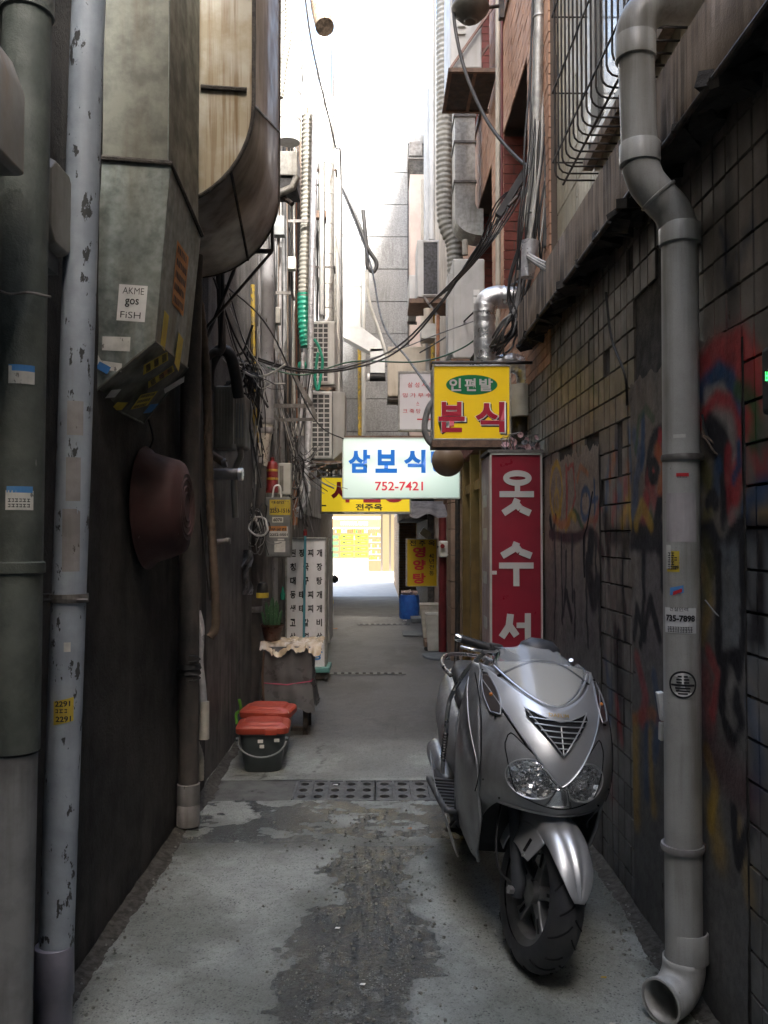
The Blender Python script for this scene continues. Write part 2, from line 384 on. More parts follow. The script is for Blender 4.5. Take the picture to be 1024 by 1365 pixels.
# ================================================================ GROUND
def rowpx(y): return 715 + 1808.0 / y
bl = [(1000, 560), (1062, 560), (1075, 505), (1090, 470), (1122, 470), (1133, 453), (1146, 452), (1157, 414), (1161, 440), (1184, 458), (1197, 450), (1207, 407), (1212, 410), (1242, 385), (1262, 380), (1273, 394), (1285, 372), (1330, 366), (1365, 376), (1420, 360), (1600, 350)]
br = [(1000, 565), (1062, 570), (1120, 598), (1129, 562), (1141, 546), (1151, 538), (1161, 546), (1172, 541), (1207, 545), (1220, 560), (1235, 570), (1262, 592), (1285, 592), (1297, 584), (1293, 556), (1305, 542), (1328, 545), (1365, 576), (1420, 590), (1600, 610)]
def floorcol(a):
    x, y = a[:, 0], a[:, 1]
    py = 715 + 1808.0 / np.maximum(y, .8); px = 504 + x / np.maximum(y, .8) * 1130
    n1 = fbm(x * 3, y * 3, 1); n2 = fbm(x * 14, y * 14, 5, 3); n3 = fbm(x * 31, y * 31, 9, 1)
    jx = (n2 - .5) * 38 + (n3 - .5) * 22
    L = np.interp(py, [p for p, _ in bl], [q for _, q in bl]); Rr = np.interp(py, [p for p, _ in br], [q for _, q in br])
    dd = np.minimum(px + jx - L, Rr - (px + jx)) * np.maximum(y, 1) / 1130
    wet = sstep(-.03, .03, dd + (n3 - .5) * .03) * sstep(1040, 1075, py)
    # mottled band near the grate
    band = sstep(4.3, 4.6, y) * (1 - sstep(5.15, 5.3, y))
    bn = fbm(x * 5 + 3, y * 8, 21) + (n3 - .5) * .12
    wet = np.maximum(wet * (1 - band), band * sstep(.46, .5, bn) * .9)
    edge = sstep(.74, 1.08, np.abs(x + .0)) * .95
    c = np.zeros((len(x), 3)) + np.array((.32, .338, .312))
    c *= (.55 + .85 * n1)[:, None] * (.82 + .36 * n2)[:, None]
    c = lerp3(c, (.34, .37, .345), sstep(.52, .75, n2) * .5)
    c = lerp3(c, (.12, .128, .105), sstep(.46, .7, fbm(x * 2 + 7, y * 2, 31)) * .6)
    w3 = fbm(x * 20, y * 20, 41, 2)
    wc = np.zeros((len(x), 3)) + np.array((.078, .084, .08)); wc *= (.7 + .6 * n2)[:, None]
    gr = sstep(.58, .68, w3) * sstep(.45, .6, fbm(x * 4, y * 4, 51))
    wc = lerp3(wc, (.2, .21, .195), gr * .8)
    c = c * (1 - wet[:, None]) + wc * wet[:, None]
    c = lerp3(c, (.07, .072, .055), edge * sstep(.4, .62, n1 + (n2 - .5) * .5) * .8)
    # the far part is plainer and darker
    far = sstep(5.9, 7.0, y)
    fc = np.zeros((len(x), 3)) + np.array((.112, .113, .112)); fc *= (.72 + .55 * fbm(x * 2.2, y * 2.2, 61))[:, None]
    fc = lerp3(fc, (.06, .06, .058), sstep(.48, .64, fbm(x * 3, y * 1.1, 71)) * .6)
    c = c * (1 - far[:, None]) + fc * far[:, None]
    # mortar repairs around the grate
    rp = sstep(5.62, 5.7, y) * (1 - sstep(6.6, 7.0, y)) * sstep(.40, .5, fbm(x * 2.4, y * 2, 81))
    c = lerp3(c, (.19, .195, .185), rp * .7)
    # cracks
    for pts in CR:
        d = np.full(len(x), 9.0)
        for (x0, y0), (x1, y1) in zip(pts[:-1], pts[1:]):
            vx, vy = x1 - x0, y1 - y0; t = np.clip(((x - x0) * vx + (y - y0) * vy) / (vx * vx + vy * vy), 0, 1)
            d = np.minimum(d, np.hypot(x - x0 - t * vx + (n3 - .5) * .05, y - y0 - t * vy + (n2 - .5) * .06))
        c = lerp3(c, (.05, .05, .045), (1 - sstep(.004, .015, d)) * .9)
    return np.concatenate([c, wet[:, None]], 1)
def gp(px, py): y = 1808.0 / (py - 715); return ((px - 504) / 1130 * y, y)
CR = [[gp(*p) for p in q] for q in (
    [(370, 1030), (398, 1032), (418, 1026), (432, 1010), (425, 995), (436, 985)],
    [(300, 1033), (340, 1030), (372, 1040), (400, 1036)], [(405, 1061), (440, 1068), (500, 1070), (560, 1064)],
    [(392, 975), (410, 968), (405, 955)], [(300, 1060), (340, 1062), (345, 1085), (320, 1095)], [(385, 1072), (425, 1078), (440, 1085), (410, 1090), (380, 1084)],
    [(340, 1040), (352, 1035), (350, 1012)])]
gm, t, b = nodes('damp_concrete')
at_ = t.nodes.new('ShaderNodeAttribute'); at_.attribute_name = 'Col'
v = _coord(t)
col = at_.outputs['Color']
vo = t.nodes.new('ShaderNodeTexVoronoi'); vo.inputs['Scale'].default_value = 75; t.links.new(v, vo.inputs['Vector'])
sp = _noise(t, 120, 4, .7, v).outputs[0]; sp2 = _noise(t, 300, 3, .7, v).outputs[0]
col = _mix(t, _math(t, 'MULTIPLY', _ramp(t, vo.outputs['Distance'], .18, .36, True), _ramp(t, _noise(t, 24, 3, .6, v).outputs[0], .42, .55)), col, _mix(t, 1.0, col, (.3, .31, .33), 'MULTIPLY'))
col = _mix(t, _ramp(t, _noise(t, 38, 6, .75, v).outputs[0], .5, .66), col, _mix(t, 1.0, col, (.68, .69, .66), 'MULTIPLY'))
col = _mix(t, _ramp(t, sp, .56, .7), col, _mix(t, 1.0, col, (.55, .55, .55), 'MULTIPLY'))
col = _mix(t, _ramp(t, sp2, .60, .72), col, _mix(t, 1.0, col, (1.9, 1.95, 1.8), 'MULTIPLY'))
gv = t.nodes.new('ShaderNodeTexVoronoi'); gv.inputs['Scale'].default_value = 110; t.links.new(v, gv.inputs['Vector'])
sep = t.nodes.new('ShaderNodeSeparateColor'); t.links.new(gv.outputs['Color'], sep.inputs[0])
gf = _math(t, 'MULTIPLY', _math(t, 'MULTIPLY', _ramp(t, gv.outputs['Distance'], .3, .42, True), _ramp(t, sep.outputs[0], .55, .6)), _math(t, 'MULTIPLY', at_.outputs['Alpha'], _ramp(t, _noise(t, 5, 4, .6, v).outputs[0], .42, .58)))
col = _mix(t, _math(t, 'MULTIPLY', gf, .8), col, (.26, .27, .25))
col = _mix(t, _math(t, 'MULTIPLY', at_.outputs['Alpha'], _ramp(t, _noise(t, 60, 4, .7, v).outputs[0], .5, .62)), col, (.035, .037, .036))
t.links.new(col, b.inputs['Base Color'])
t.links.new(_ramp(t, at_.outputs['Alpha'], -1.0, 1.2, True), b.inputs['Roughness'])
bn = t.nodes.new('ShaderNodeBump'); bn.inputs['Strength'].default_value = .55; bn.inputs['Distance'].default_value = .012
t.links.new(_math(t, 'ADD', sp, _math(t, 'MULTIPLY', vo.outputs['Distance'], .5)), bn.inputs['Height']); t.links.new(bn.outputs[0], b.inputs['Normal'])
def hgt(x, y):
    return (fbm(x * 1.3, y * 1.3, 3, 3) - .5) * .03 * sstep(0, .3, 1.1 - np.abs(x)) + (fbm(x * 12, y * 12, 8, 4) - .5) * .010
def sheet(name, x0, x1, ys, nx, m, z=0):
    xs = np.linspace(x0, x1, nx + 1); X, Y = np.meshgrid(xs, ys, indexing='ij')
    Z = z + hgt(X.ravel(), Y.ravel()); V = np.stack([X.ravel(), Y.ravel(), Z], 1)
    mb = MB(); mb.v = V.tolist(); ny = len(ys)
    I, J = np.meshgrid(np.arange(nx), np.arange(ny - 1), indexing='ij'); A = (I * ny + J).ravel()
    mb.f = np.stack([A, A + ny, A + ny + 1, A + 1], 1).tolist(); mb.mi = [0] * len(mb.f)
    return mb.build(name, m, smooth=True, fix=False, colfn=floorcol)
# keep the drain slot (y 5.17..5.62) open
ysA = np.concatenate([np.linspace(-.8, 1.6, 60)[:-1], np.arange(1.6, 5.18, .0125)]); ysA[-1] = 5.175
ysB = np.concatenate([[5.615], np.arange(5.63, 8, .0175), np.arange(8, 17, .05), [17.0]])
tag(sheet('alley_floor', -1.3, 1.3, ysA, 200, gm), kind='structure')
tag(sheet('alley_floor', -1.3, 1.3, ysB, 150, gm), kind='structure')
mb = MB(); mb.bb(-1.3, -.53, 5.17, 5.62, -.2, -.003); tag(mb.build('alley_floor', mat('patched_concrete', (.13, .135, .125), (.08, .08, .075), rough=.85, scale=7, bump=.5, chips=(.05, .05, .045), chipt=.6, chscale=9)), kind='structure')
mb = MB(); mb.bb(-.53, 1.3, 5.1, 5.7, -.25, -.2); tag(mb.build('drain_bottom', M['soffit']), kind='structure')
M['street'] = mat('pale_street_asphalt', (.33, .325, .31), (.29, .285, .275), rough=.85, scale=3, bump=.2, kind='Position')
M['ground'] = mat('ground_beyond', (.15, .15, .145), (.11, .11, .105), rough=.9, scale=2, bump=.2, kind='Position')
mb = MB(); mb.add([(-150, -120, -.3), (150, -120, -.3), (150, 250, -.3), (-150, 250, -.3)], [(0, 1, 2, 3)]); tag(mb.build('ground', M['ground']), kind='structure')
mb = MB(); mb.bb(-1.3, 1.3, 17, 22.6, -.2, 0); tag(mb.build('passage_floor', M['ground']), kind='structure')
mb = MB(); mb.bb(-14, 12, 22.6, 35.0, -.2, .002); tag(mb.build('street', M['street']), kind='structure')
mb = MB(); mb.bb(-14, 12, 35.0, 36.4, -.2, .1); tag(mb.build('pavement', mat('pale_paving', (.2, .195, .18), (.17, .165, .155), rough=.8, scale=4, bump=.2)), kind='structure')
mb = MB(); mb.bb(-12, 12, -12, -.8, -.2, -.01); tag(mb.build('street', M['ground']), kind='structure')

# drain grates
def grate(x0, x1, y0, y1, label, nx, group=None, z=.004):
    g = thing('drain_grate', label, 'drain grate', ((x0 + x1) / 2, (y0 + y1) / 2, z), group)
    mb = MB(); t_ = .02
    mb.bb(x0, x1, y0, y0 + t_, z - .03, z); mb.bb(x0, x1, y1 - t_, y1, z - .03, z)
    cw = (x1 - x0) / nx
    for i in range(nx + 1): mb.bb(x0 + i * cw - .009, x0 + i * cw + .009, y0 + t_, y1 - t_, z - .03, z + .001)
    mb.build('frame', M['grate'], g, bevel=.002)
    # each cell: a plate with three oval openings, made as octagon-holed strips
    ch = (y1 - y0 - 2 * t_) / 3
    for i in range(nx):
        mb = MB()
        for j in range(3):
            cx = x0 + (i + .5) * cw; cy = y0 + t_ + (j + .5) * ch; hw, hh = cw / 2 - .009, ch / 2
            rx, ry = cw * .27, ch * .27; N = 16; out = []; inn = []
            for k in range(N):
                a = 2 * math.pi * (k + .5) / N; ca, sa = math.cos(a), math.sin(a)
                s_ = min(hw / max(abs(ca), 1e-6), hh / max(abs(sa), 1e-6)); out.append((cx + ca * s_, cy + sa * s_)); inn.append((cx + ca * rx, cy + sa * ry))
            vs = [(p[0], p[1], z - .006) for p in out] + [(p[0], p[1], z - .003) for p in inn] + [(p[0], p[1], z - .03) for p in inn]
            fs = [(k, (k + 1) % N, N + (k + 1) % N, N + k) for k in range(N)] + [(N + k, N + (k + 1) % N, 2 * N + (k + 1) % N, 2 * N + k) for k in range(N)]
            mb.add(vs, fs)
        mb.build('grate_panel', M['grate'], g, fix=False)
    return g
M['grate'] = mat('grey_iron_grate', (.15, .155, .155), (.10, .105, .105), rough=.5, metal=.35, scale=20, bump=.4, bscale=120, chips=(.3, .3, .28), chipt=.68, chscale=50)
grate(-.52, -.02, 5.18, 5.61, 'oval-holed drain grate on the left of the wide gutter, beside the buckets', 5)
grate(-.015, .44, 5.18, 5.61, 'oval-holed drain grate on the right of the wide gutter, reaching under the scooter', 4)
mb = MB(); mb.bb(.44, 1.12, 5.18, 5.61, -.05, .002); tag(mb.build('alley_floor', MATS['patched_concrete']), kind='structure')
for yy, lab, n_ in ((9.9, 'narrow slotted drain strip across the alley by the menu sign', 11), (15.4, 'narrow slotted drain strip far down the alley near the passage', 9)):
    g = thing('drain_strip', lab, 'drain', (0, yy, .006)); mb = MB()
    x0, x1 = -.62, .3
    if yy > 12: x0, x1 = -.35, .55
    mb.bb(x0, x1, yy - .09, yy - .06, 0, .012); mb.bb(x0, x1, yy + .06, yy + .09, 0, .012)
    cw = (x1 - x0) / n_
    for i in range(n_ + 1): mb.bb(x0 + i * cw - .022, x0 + i * cw + .022, yy - .06, yy + .06, 0, .012)
    mb.build('slotted_plate', M['grate'], g)
    mb = MB(); mb.bb(x0, x1, yy - .06, yy + .06, 0, .002 + .004); mb.build('slot_bottom', M['soffit'], g)

# ================================================================ BUILDINGS: LEFT
Hh = 12.5; HL = 8.6; HR = 11
def wallbox(name, label, x0, x1, y0, y1, z0, z1, m, cat='building'):
    o = MB().bb(x0, x1, y0, y1, z0, z1).build(name, m); tag(o, label, cat); return o
def rough_wall(name, label, X, y0, y1, z0, z1, m, amp=.012, side=-1, thick=.4, cat='wall', res=.05):
    ny, nz = int((y1 - y0) / res), int((z1 - z0) / res)
    mb = MB()
    Y, Z = np.meshgrid(np.linspace(y0, y1, ny + 1), np.linspace(z0, z1, nz + 1), indexing='ij')
    D = (fbm(Y.ravel() * 3, Z.ravel() * 1.2, 77, 5) - .5) * amp * 2
    mb.v = np.stack([X - side * D, Y.ravel(), Z.ravel()], 1).tolist()
    I, J = np.meshgrid(np.arange(ny), np.arange(nz), indexing='ij'); A = (I * (nz + 1) + J).ravel()
    f = np.stack([A, A + nz + 1, A + nz + 2, A + 1], 1)
    mb.f = (f if side > 0 else f[:, ::-1]).tolist(); mb.mi = [0] * len(mb.f)
    o = mb.build(name, m, smooth=True, fix=False)
    root = tag(o, label, cat)
    bx = MB().bb(X + side * .03, X + side * thick, y0, y1, z0, z1).build('core', m, o)
    return root
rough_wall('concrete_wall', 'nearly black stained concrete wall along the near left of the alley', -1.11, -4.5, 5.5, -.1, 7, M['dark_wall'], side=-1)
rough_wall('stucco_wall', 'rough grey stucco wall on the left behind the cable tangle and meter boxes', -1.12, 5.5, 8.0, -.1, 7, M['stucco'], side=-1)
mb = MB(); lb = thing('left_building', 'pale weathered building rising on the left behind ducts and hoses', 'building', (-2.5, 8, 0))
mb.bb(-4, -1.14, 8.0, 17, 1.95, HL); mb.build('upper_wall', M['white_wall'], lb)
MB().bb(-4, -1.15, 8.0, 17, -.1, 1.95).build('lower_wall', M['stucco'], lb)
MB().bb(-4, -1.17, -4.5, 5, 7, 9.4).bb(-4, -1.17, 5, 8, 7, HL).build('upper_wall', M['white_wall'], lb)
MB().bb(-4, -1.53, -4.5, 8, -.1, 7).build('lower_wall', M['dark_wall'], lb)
for (yy, zz) in ((9.0, 4.6), (11.2, 4.6), (13.4, 4.6), (15.4, 4.6), (9.0, 7.2), (11.2, 7.2), (13.4, 7.2), (15.4, 7.2)):
    wn = MB(); 
    for (a, bb_, c_, d_) in ((yy, yy + .06, zz, zz + 1.3), (yy + 1.1, yy + 1.16, zz, zz + 1.3), (yy, yy + 1.16, zz, zz + .06), (yy, yy + 1.16, zz + 1.24, zz + 1.3), (yy + .55, yy + .6, zz, zz + 1.3)):
        wn.bb(-1.14, -1.09, a, bb_, c_, d_)
    wf = wn.build('window', M['white'], lb)
    MB().bb(-1.139, -1.12, yy + .06, yy + 1.1, zz + .06, zz + 1.24).build('pane', mat('dusty_glass', (.25, .28, .3), (.35, .37, .38), rough=.15, scale=3, bump=0), wf)
# floor slab lines and streaky cladding boards on the pale wall
for z_ in (3.6, 6.4, 8.3): MB().bb(-1.14, -1.10, 8, 17, z_, z_ + .12).build('string_course', M['white_wall'], lb)

# ================================================================ END BUILDING with passage
eb = thing('passage_building', 'grey panelled building spanning the alley end above the dark passage', 'building', (0, 19, 0))
MB().bb(-4, 2.6, 17.06, 22.6, 2.35, 9.6).build('upper_wall', M['mortar'], eb)
MB().bb(-4, -1.2, 17.06, 22.6, -.1, 2.35).build('passage_wall', M['brown_wood'], eb)
MB().bb(1.0, 2.6, 17.06, 22.0, -.1, 2.35).build('passage_wall', M['mortar'], eb)
MB().bb(-4, 2.6, 17.02, 22.62, 9.6, 9.78).build('parapet', M['white_wall'], eb)
for i in range(11):
    z0 = 2.4 + i * .66
    for x0, x1 in ((-2.2, -1.27), (-1.26, -.33), (-.32, .61)):
        o = MB().bb(x0, x1 - .012, 17.06, 17.02 + rnd.uniform(-.006, .004), z0, z0 + .645)
        o.build('panel', M['panel_grey'], eb)
MB().bb(-.38, -.33, 16.98, 17.05, 2.4, 9.7).build('edge_strip', M['white_wall'], eb)
# brick pillar at the passage exit
def bricks(name, mb_mat, parent, origin, u, n, width, z0, z1, bl_, bh, gap, mm, depth=.02, skip=None, jit=.002, merge=True, maxn=0, holes=()):
    "coursed bricks on a plane: origin point, u along the wall, n outward normal"
    u = Vector(u); n = Vector(n); origin = Vector(origin); mb = MB(); count = 0
    rows = int((z1 - z0) / bh)
    for r in range(rows):
        z = z0 + r * bh; s = 0 if r % 2 == 0 else -bl_ / 2
        while s < width - 1e-4:
            a = max(s, 0); e = min(s + bl_ - gap, width)
            for (h0, h1, g0, g1) in holes:
                if g0 < z + bh / 2 < g1:
                    if a < h0 < e: e = h0
                    elif a < h1 < e: a = h1
            if e - a > .015 and not (skip and skip((a + e) / 2, z + bh / 2)):
                p = origin + u * a; q = origin + u * e; dpt = n * (depth + rnd.uniform(-jit, jit))
                zz = Vector((0, 0, z)); zt = Vector((0, 0, z + bh - gap))
                vs = [p + zz, q + zz, q + zt, p + zt, p + zz + dpt, q + zz + dpt, q + zt + dpt, p + zt + dpt]
                fs = [(4, 5, 6, 7), (0, 1, 5, 4), (1, 2, 6, 5), (2, 3, 7, 6), (3, 0, 4, 7)]
                if count < maxn: MB().add(vs, fs).build('brick', mm, parent)
                else: mb.add(vs, fs)
                count += 1
            s += bl_
    if mb.v: o = mb.build(name, mm, parent); tag(o, kind='stuff'); return o
pl = thing('brick_pillar', 'tan brick pillar at the right side of the bright passage exit', 'pillar', (.75, 25, 0))
M['tan_brick'] = mat('tan_brick', (.3, .185, .1), (.2, .12, .07), rough=.8, scale=9, bump=.3, kind='Position')
MB().bb(.56, 1.0, 22.02, 29, -.1, 2.9).build('core', M['brick_joint'], pl)
bricks('brick_courses', None, pl, (.56, 22.02, 0), (0, 1, 0), (-1, 0, 0), 6.9, 0, 2.3, .22, .07, .014, M['tan_brick'])
bricks('brick_courses', None, pl, (.56, 22.02, 0), (1, 0, 0), (0, -1, 0), .44, 0, 2.3, .22, .07, .014, M['tan_brick'])
bt = MB().bb(.5, 1.02, 17.2, 22.0, 1.95, 2.34); tag(bt.build('dark_beam', M['mortar']), 'dark beam box under the passage ceiling at the right', 'beam')
wallbox('street_building', 'unseen block added behind the viewpoint to hold back sky light', -14, 14, -14, -8.0, 0, 14, M['stucco'])  # added out of view; its height blocks sun and sky glow from behind
# street beyond: buildings either side
wallbox('street_building', 'pale building on the left of the bright street beyond the passage', -14, -2.2, 36.5, 44, 0, 9, M['white_wall'])
wallbox('street_building', 'pale building to the right of the lit cosmetics shop', 2.2, 12, 36.5, 44, 0, 9, M['white_wall'])
# shop
sh = thing('shop_front', 'brightly lit cosmetics shop front seen through the dark passage', 'shop', (-.7, 37, 0))
M['shop_in'] = mat('lit_shop_interior', (.12, .09, .05), rough=.6, bump=0, emit=(1, .8, .45), estr=.09)  # shop lighting put into the back wall and ceiling as emission
M['shop_lamp'] = mat('shop_lamp', (.9, .9, .8), rough=.5, bump=0, emit=(1, .85, .5), estr=1.6)
M['shop_frame'] = mat('dark_bronze_frame', (.1, .08, .07), rough=.5, bump=0)
MB().bb(-2.2, 2.2, 39, 39.1, 0, 4).build('back_wall', M['shop_in'], sh)
MB().bb(-2.2, 2.2, 36.5, 44, 3.1, 9).build('upper_wall', M['white_wall'], sh)
MB().bb(-2.6, 2.6, 33.8, 36.5, 2.95, 3.05).build('added_sunshade', M['shop_frame'], sh)  # unseen slab added to keep direct sun off the shop front
MB().bb(-2.2, 2.2, 36.4, 36.5, 2.62, 2.94).build('fascia', mat('warm_grey_fascia', (.3, .26, .23), rough=.6, bump=0), sh)
for zz in (2.66, 2.74, 2.82, 2.9): MB().bb(-2.2, 2.2, 36.3, 36.4, zz, zz + .04).build('shutter_slat', M['tan_stone'], sh)
MB().bb(-2.2, 2.2, 36.6, 38.9, 2.6, 2.66).build('ceiling', M['shop_in'], sh)
MB().bb(-2.1, .1, 36.42, 36.5, 2.36, 2.44).build('lamp_strip', M['shop_lamp'], sh)
for i in range(24): MB().lathe([(0, -.03), (.035, 0), (0, .03)], (-2.0 + i * .088, 36.45, 1.95), n=8).build('lamp', M['shop_lamp'], sh)
MB().bb(-2.1, .12, 36.46, 36.52, 1.99, 2.34).build('sign_band', mat('warm_sign_band', (.5, .34, .12), rough=.5, bump=0, emit=(.8, .5, .16), estr=.15), sh)
text('NATURAL CARE', (-1.02, 36.44, 2.16), .13, 1.15, M['shop_lamp'], sh, bold=.02)
for x_ in (-2.15, .16, .52): MB().bb(x_ - .04, x_ + .04, 36.45, 36.55, .1, 2.6).build('frame', M['shop_frame'], sh)
ylw = mat('yellow_packs', (.3, .25, .01), rough=.6, bump=0, emit=(.9, .8, .05), estr=.16); wht = mat('white_packs', (.2, .2, .19), rough=.6, bump=0, emit=(1, .95, .8), estr=.16); grn = mat('green_packs', (.1, .45, .1), rough=.6, bump=0, emit=(.15, .6, .15), estr=.12)  # goods and counter glow by emission in place of shop light
brn = mat('brown_packs', (.4, .2, .08), rough=.6, bump=0, emit=(.5, .28, .12), estr=.08); drk = mat('dark_prints', (.08, .1, .05), rough=.6, bump=0)
MB().bb(-2.1, -.42, 36.6, 36.7, .1, .66).build('counter', wht, sh)
for r in range(4):
    for c_ in range(2):
        x0 = -1.62 + c_ * .62; z0 = .72 + r * .2 * 1.3
        o = MB().bb(x0, x0 + .56, 36.6, 36.66, z0, z0 + .19).build('poster', ylw, sh)
        MB().bb(x0 + .1, x0 + .22, 36.58, 36.6, z0 + .05, z0 + .13).build('print', drk, o)
        MB().bb(x0 + .27, x0 + .46, 36.58, 36.6, z0 + .07, z0 + .12).build('print', brn, o)
    MB().bb(-1.95, -1.72, 36.6, 36.66, .72 + r * .26, .86 + r * .26).build('poster', grn, sh)
for r in range(5):
    MB().bb(-.4, .12, 37.0, 37.3, .55 + r * .26, .58 + r * .26).build('shelf', wht, sh)
    for k in range(7):
        MB().bb(-.39 + k * .073, -.34 + k * .073, 37.02, 37.1, .58 + r * .26, .58 + r * .26 + rnd.uniform(.09, .17)).build('bottle', [brn, wht, ylw, brn][rnd.randrange(4)], sh)
for r in range(2):
    for k in range(16):
        MB().bb(-1.9 + k * .092, -1.84 + k * .092, 37.5, 37.6, 1.45 + r * .3, 1.45 + r * .3 + rnd.uniform(.1, .24)).build('bottle', [brn, wht, ylw, grn][rnd.randrange(4)], sh)

# ================================================================ RIGHT: tiled, painted wall
def rw(px, py): p = onx(px, py, 1.11); return (p.y, p.z)
M['joint_dark'] = mat('dark_joint', (.12, .09, .07), rough=.95, bump=.2)
RED, BLU, YEL, GRN, BLK, PAL, ORG, PUR = (.45, .025, .03), (.014, .07, .17), (.55, .33, .02), (.04, .10, .03), (.012, .011, .015), (.33, .31, .28), (.5, .13, .02), (.10, .07, .10)
ST = []  # strokes: (points, half width, colour, alpha, softness)
def stroke(pts, wd, col, a=.8, soft=.5):
    if col is BLK: wd *= 1.4; soft = min(soft, .4); a = 1.1
    ST.append(([rw(*p) for p in pts], wd, col, a, soft))
def loop(cx, cy, rx, ry, n=14): return [(cx + rx * math.cos(2 * math.pi * i / n), cy + ry * math.sin(2 * math.pi * i / n)) for i in range(n + 1)]
# washes
for px in (740, 752, 764, 776, 790): stroke([(px, 722), (px, 850)], .05, (.13, .105, .115), .6, .8)
stroke([(855, 470), (860, 560), (862, 640)], .13, (.22, .17, .13), .8, .7)
for px in (862, 875): stroke([(px, 725), (px, 860)], .07, (.15, .13, .14), .6, .8)
# first panel
stroke(loop(742, 655, 8, 38), .022, YEL, .85); stroke(loop(743, 670, 4, 16), .02, YEL, .7); stroke([(742, 640), (744, 715)], .03, YEL, .5)
stroke([(755, 622), (757, 655), (756, 690)], .02, RED, .8); stroke([(757, 625), (765, 618), (767, 660), (762, 685), (757, 700)], .015, RED, .7)
stroke([(758, 700), (765, 680), (772, 690), (778, 705)], .022, GRN, .8); stroke([(755, 705), (762, 685), (767, 690)], .03, YEL, .6)
stroke(loop(781, 672, 6, 20), .022, BLU, .85); stroke([(792, 640), (794, 690)], .018, BLU, .85); stroke([(788, 668), (797, 664)], .018, BLU, .8)
stroke([(775, 715), (785, 695), (797, 693)], .02, ORG, .5)
stroke([(734, 690), (737, 715), (741, 690)], .022, BLK, .9)
stroke([(734, 712), (750, 716), (770, 716), (785, 708), (797, 718), (803, 745)], .035, (.05, .012, .02), .9)
for px, a_, b_ in ((740, 715, 850), (749, 716, 830), (755, 735, 800), (763, 716, 800), (766, 790, 850), (780, 716, 760), (783, 740, 860), (796, 720, 780), (800, 770, 860)):
    stroke([(px, a_), (px + rnd.uniform(-2, 2), (a_ + b_) / 2), (px + rnd.uniform(-2, 3), b_)], .014, BLK, .85)
stroke([(790, 720), (785, 760), (792, 800), (797, 780)], .05, BLK, .6, .9)
stroke([(750, 825), (756, 790), (762, 825)], .02, BLK, .8)
# tile strip
stroke([(806, 690), (809, 640), (812, 620)], .03, BLU, .8); stroke([(822, 600), (825, 650), (822, 668)], .03, BLU, .85); stroke([(836, 565), (839, 600), (840, 635)], .03, BLU, .7)
stroke([(832, 640), (831, 690), (832, 712)], .03, RED, .6); stroke([(835, 615), (837, 660)], .025, ORG, .5); stroke([(839, 660), (840, 712)], .03, YEL, .5)
stroke([(806, 690), (808, 712), (822, 714), (843, 717)], .04, BLK, .9); stroke([(809, 716), (811, 800)], .015, BLK, .8); stroke([(832, 720), (828, 770), (833, 850)], .02, BLK, .8)
stroke([(806, 950), (812, 1010), (815, 1060)], .06, (.16, .03, .03), .5, .9); stroke([(822, 850), (826, 980)], .05, BLK, .5, .9)
# second panel
stroke([(858, 556), (858, 600), (856, 618)], .03, BLU, .9); stroke([(846, 580), (855, 612), (848, 640), (846, 700)], .04, BLU, .6)
stroke([(886, 575), (874, 580), (866, 605), (864, 640)], .022, BLK, .8); stroke([(880, 580), (876, 610), (872, 640)], .03, RED, .85)
stroke([(862, 665), (861, 690), (857, 712)], .045, RED, .75); stroke([(866, 640), (874, 670), (886, 660)], .05, RED, .55, .9); stroke(loop(872, 628, 4, 12), .02, BLK, .8); stroke([(868, 690), (872, 712)], .03, GRN, .8)
stroke([(880, 672), (876, 700)], .03, BLK, .8)
stroke([(845, 714), (860, 718), (888, 714)], .045, BLK, .95); stroke([(858, 720), (860, 800), (855, 860)], .018, BLK, .85); stroke([(874, 722), (884, 735), (886, 780)], .03, BLK, .8)
stroke([(846, 850), (850, 810), (860, 850), (868, 800), (880, 850)], .02, BLK, .8)
stroke([(848, 970), (849, 1090)], .06, YEL, .55, .9); stroke([(862, 960), (864, 1060)], .04, BLU, .6, .9); stroke([(868, 980), (872, 1080)], .035, YEL, .45, .9); stroke([(845, 960), (870, 950), (884, 970)], .03, ORG, .5)
# extra tags
stroke([(812, 640), (818, 605), (826, 640)], .025, ORG, .7); stroke([(828, 700), (836, 668), (842, 700)], .03, YEL, .7); stroke([(815, 690), (819, 660)], .03, RED, .6)
stroke([(848, 600), (852, 560), (862, 545), (872, 560)], .022, GRN, .7); stroke([(876, 600), (886, 620), (880, 650)], .035, ORG, .7); stroke([(850, 700), (856, 672), (868, 700)], .035, YEL, .7)
stroke([(770, 640), (775, 622), (784, 632)], .02, ORG, .6); stroke([(738, 690), (748, 700), (760, 696)], .03, ORG, .6); stroke([(794, 700), (800, 670)], .03, RED, .5)
stroke([(806, 760), (812, 820), (808, 880)], .03, PAL, .35, .9); stroke([(848, 740), (852, 800)], .03, PAL, .35, .9)
stroke([(806, 880), (814, 930), (808, 985)], .03, BLU, .6); stroke([(820, 930), (828, 990)], .03, RED, .5); stroke([(850, 880), (862, 930), (856, 960)], .04, RED, .5); stroke([(872, 900), (880, 950), (874, 1010)], .035, BLU, .6)
stroke([(938, 760), (946, 800), (938, 850)], .04, YEL, .45, .9); stroke([(970, 900), (985, 870), (1000, 900), (1010, 960)], .03, PAL, .4); stroke([(1000, 940), (1012, 1010), (1004, 1060)], .04, BLU, .55); stroke([(945, 870), (958, 900), (950, 950)], .03, RED, .6); stroke([(942, 1000), (955, 1050), (948, 1100)], .035, YEL, .6)
stroke([(1002, 600), (1014, 640), (1024, 600)], .03, RED, .6); stroke([(1008, 470), (1020, 500), (1040, 480)], .03, ORG, .5)
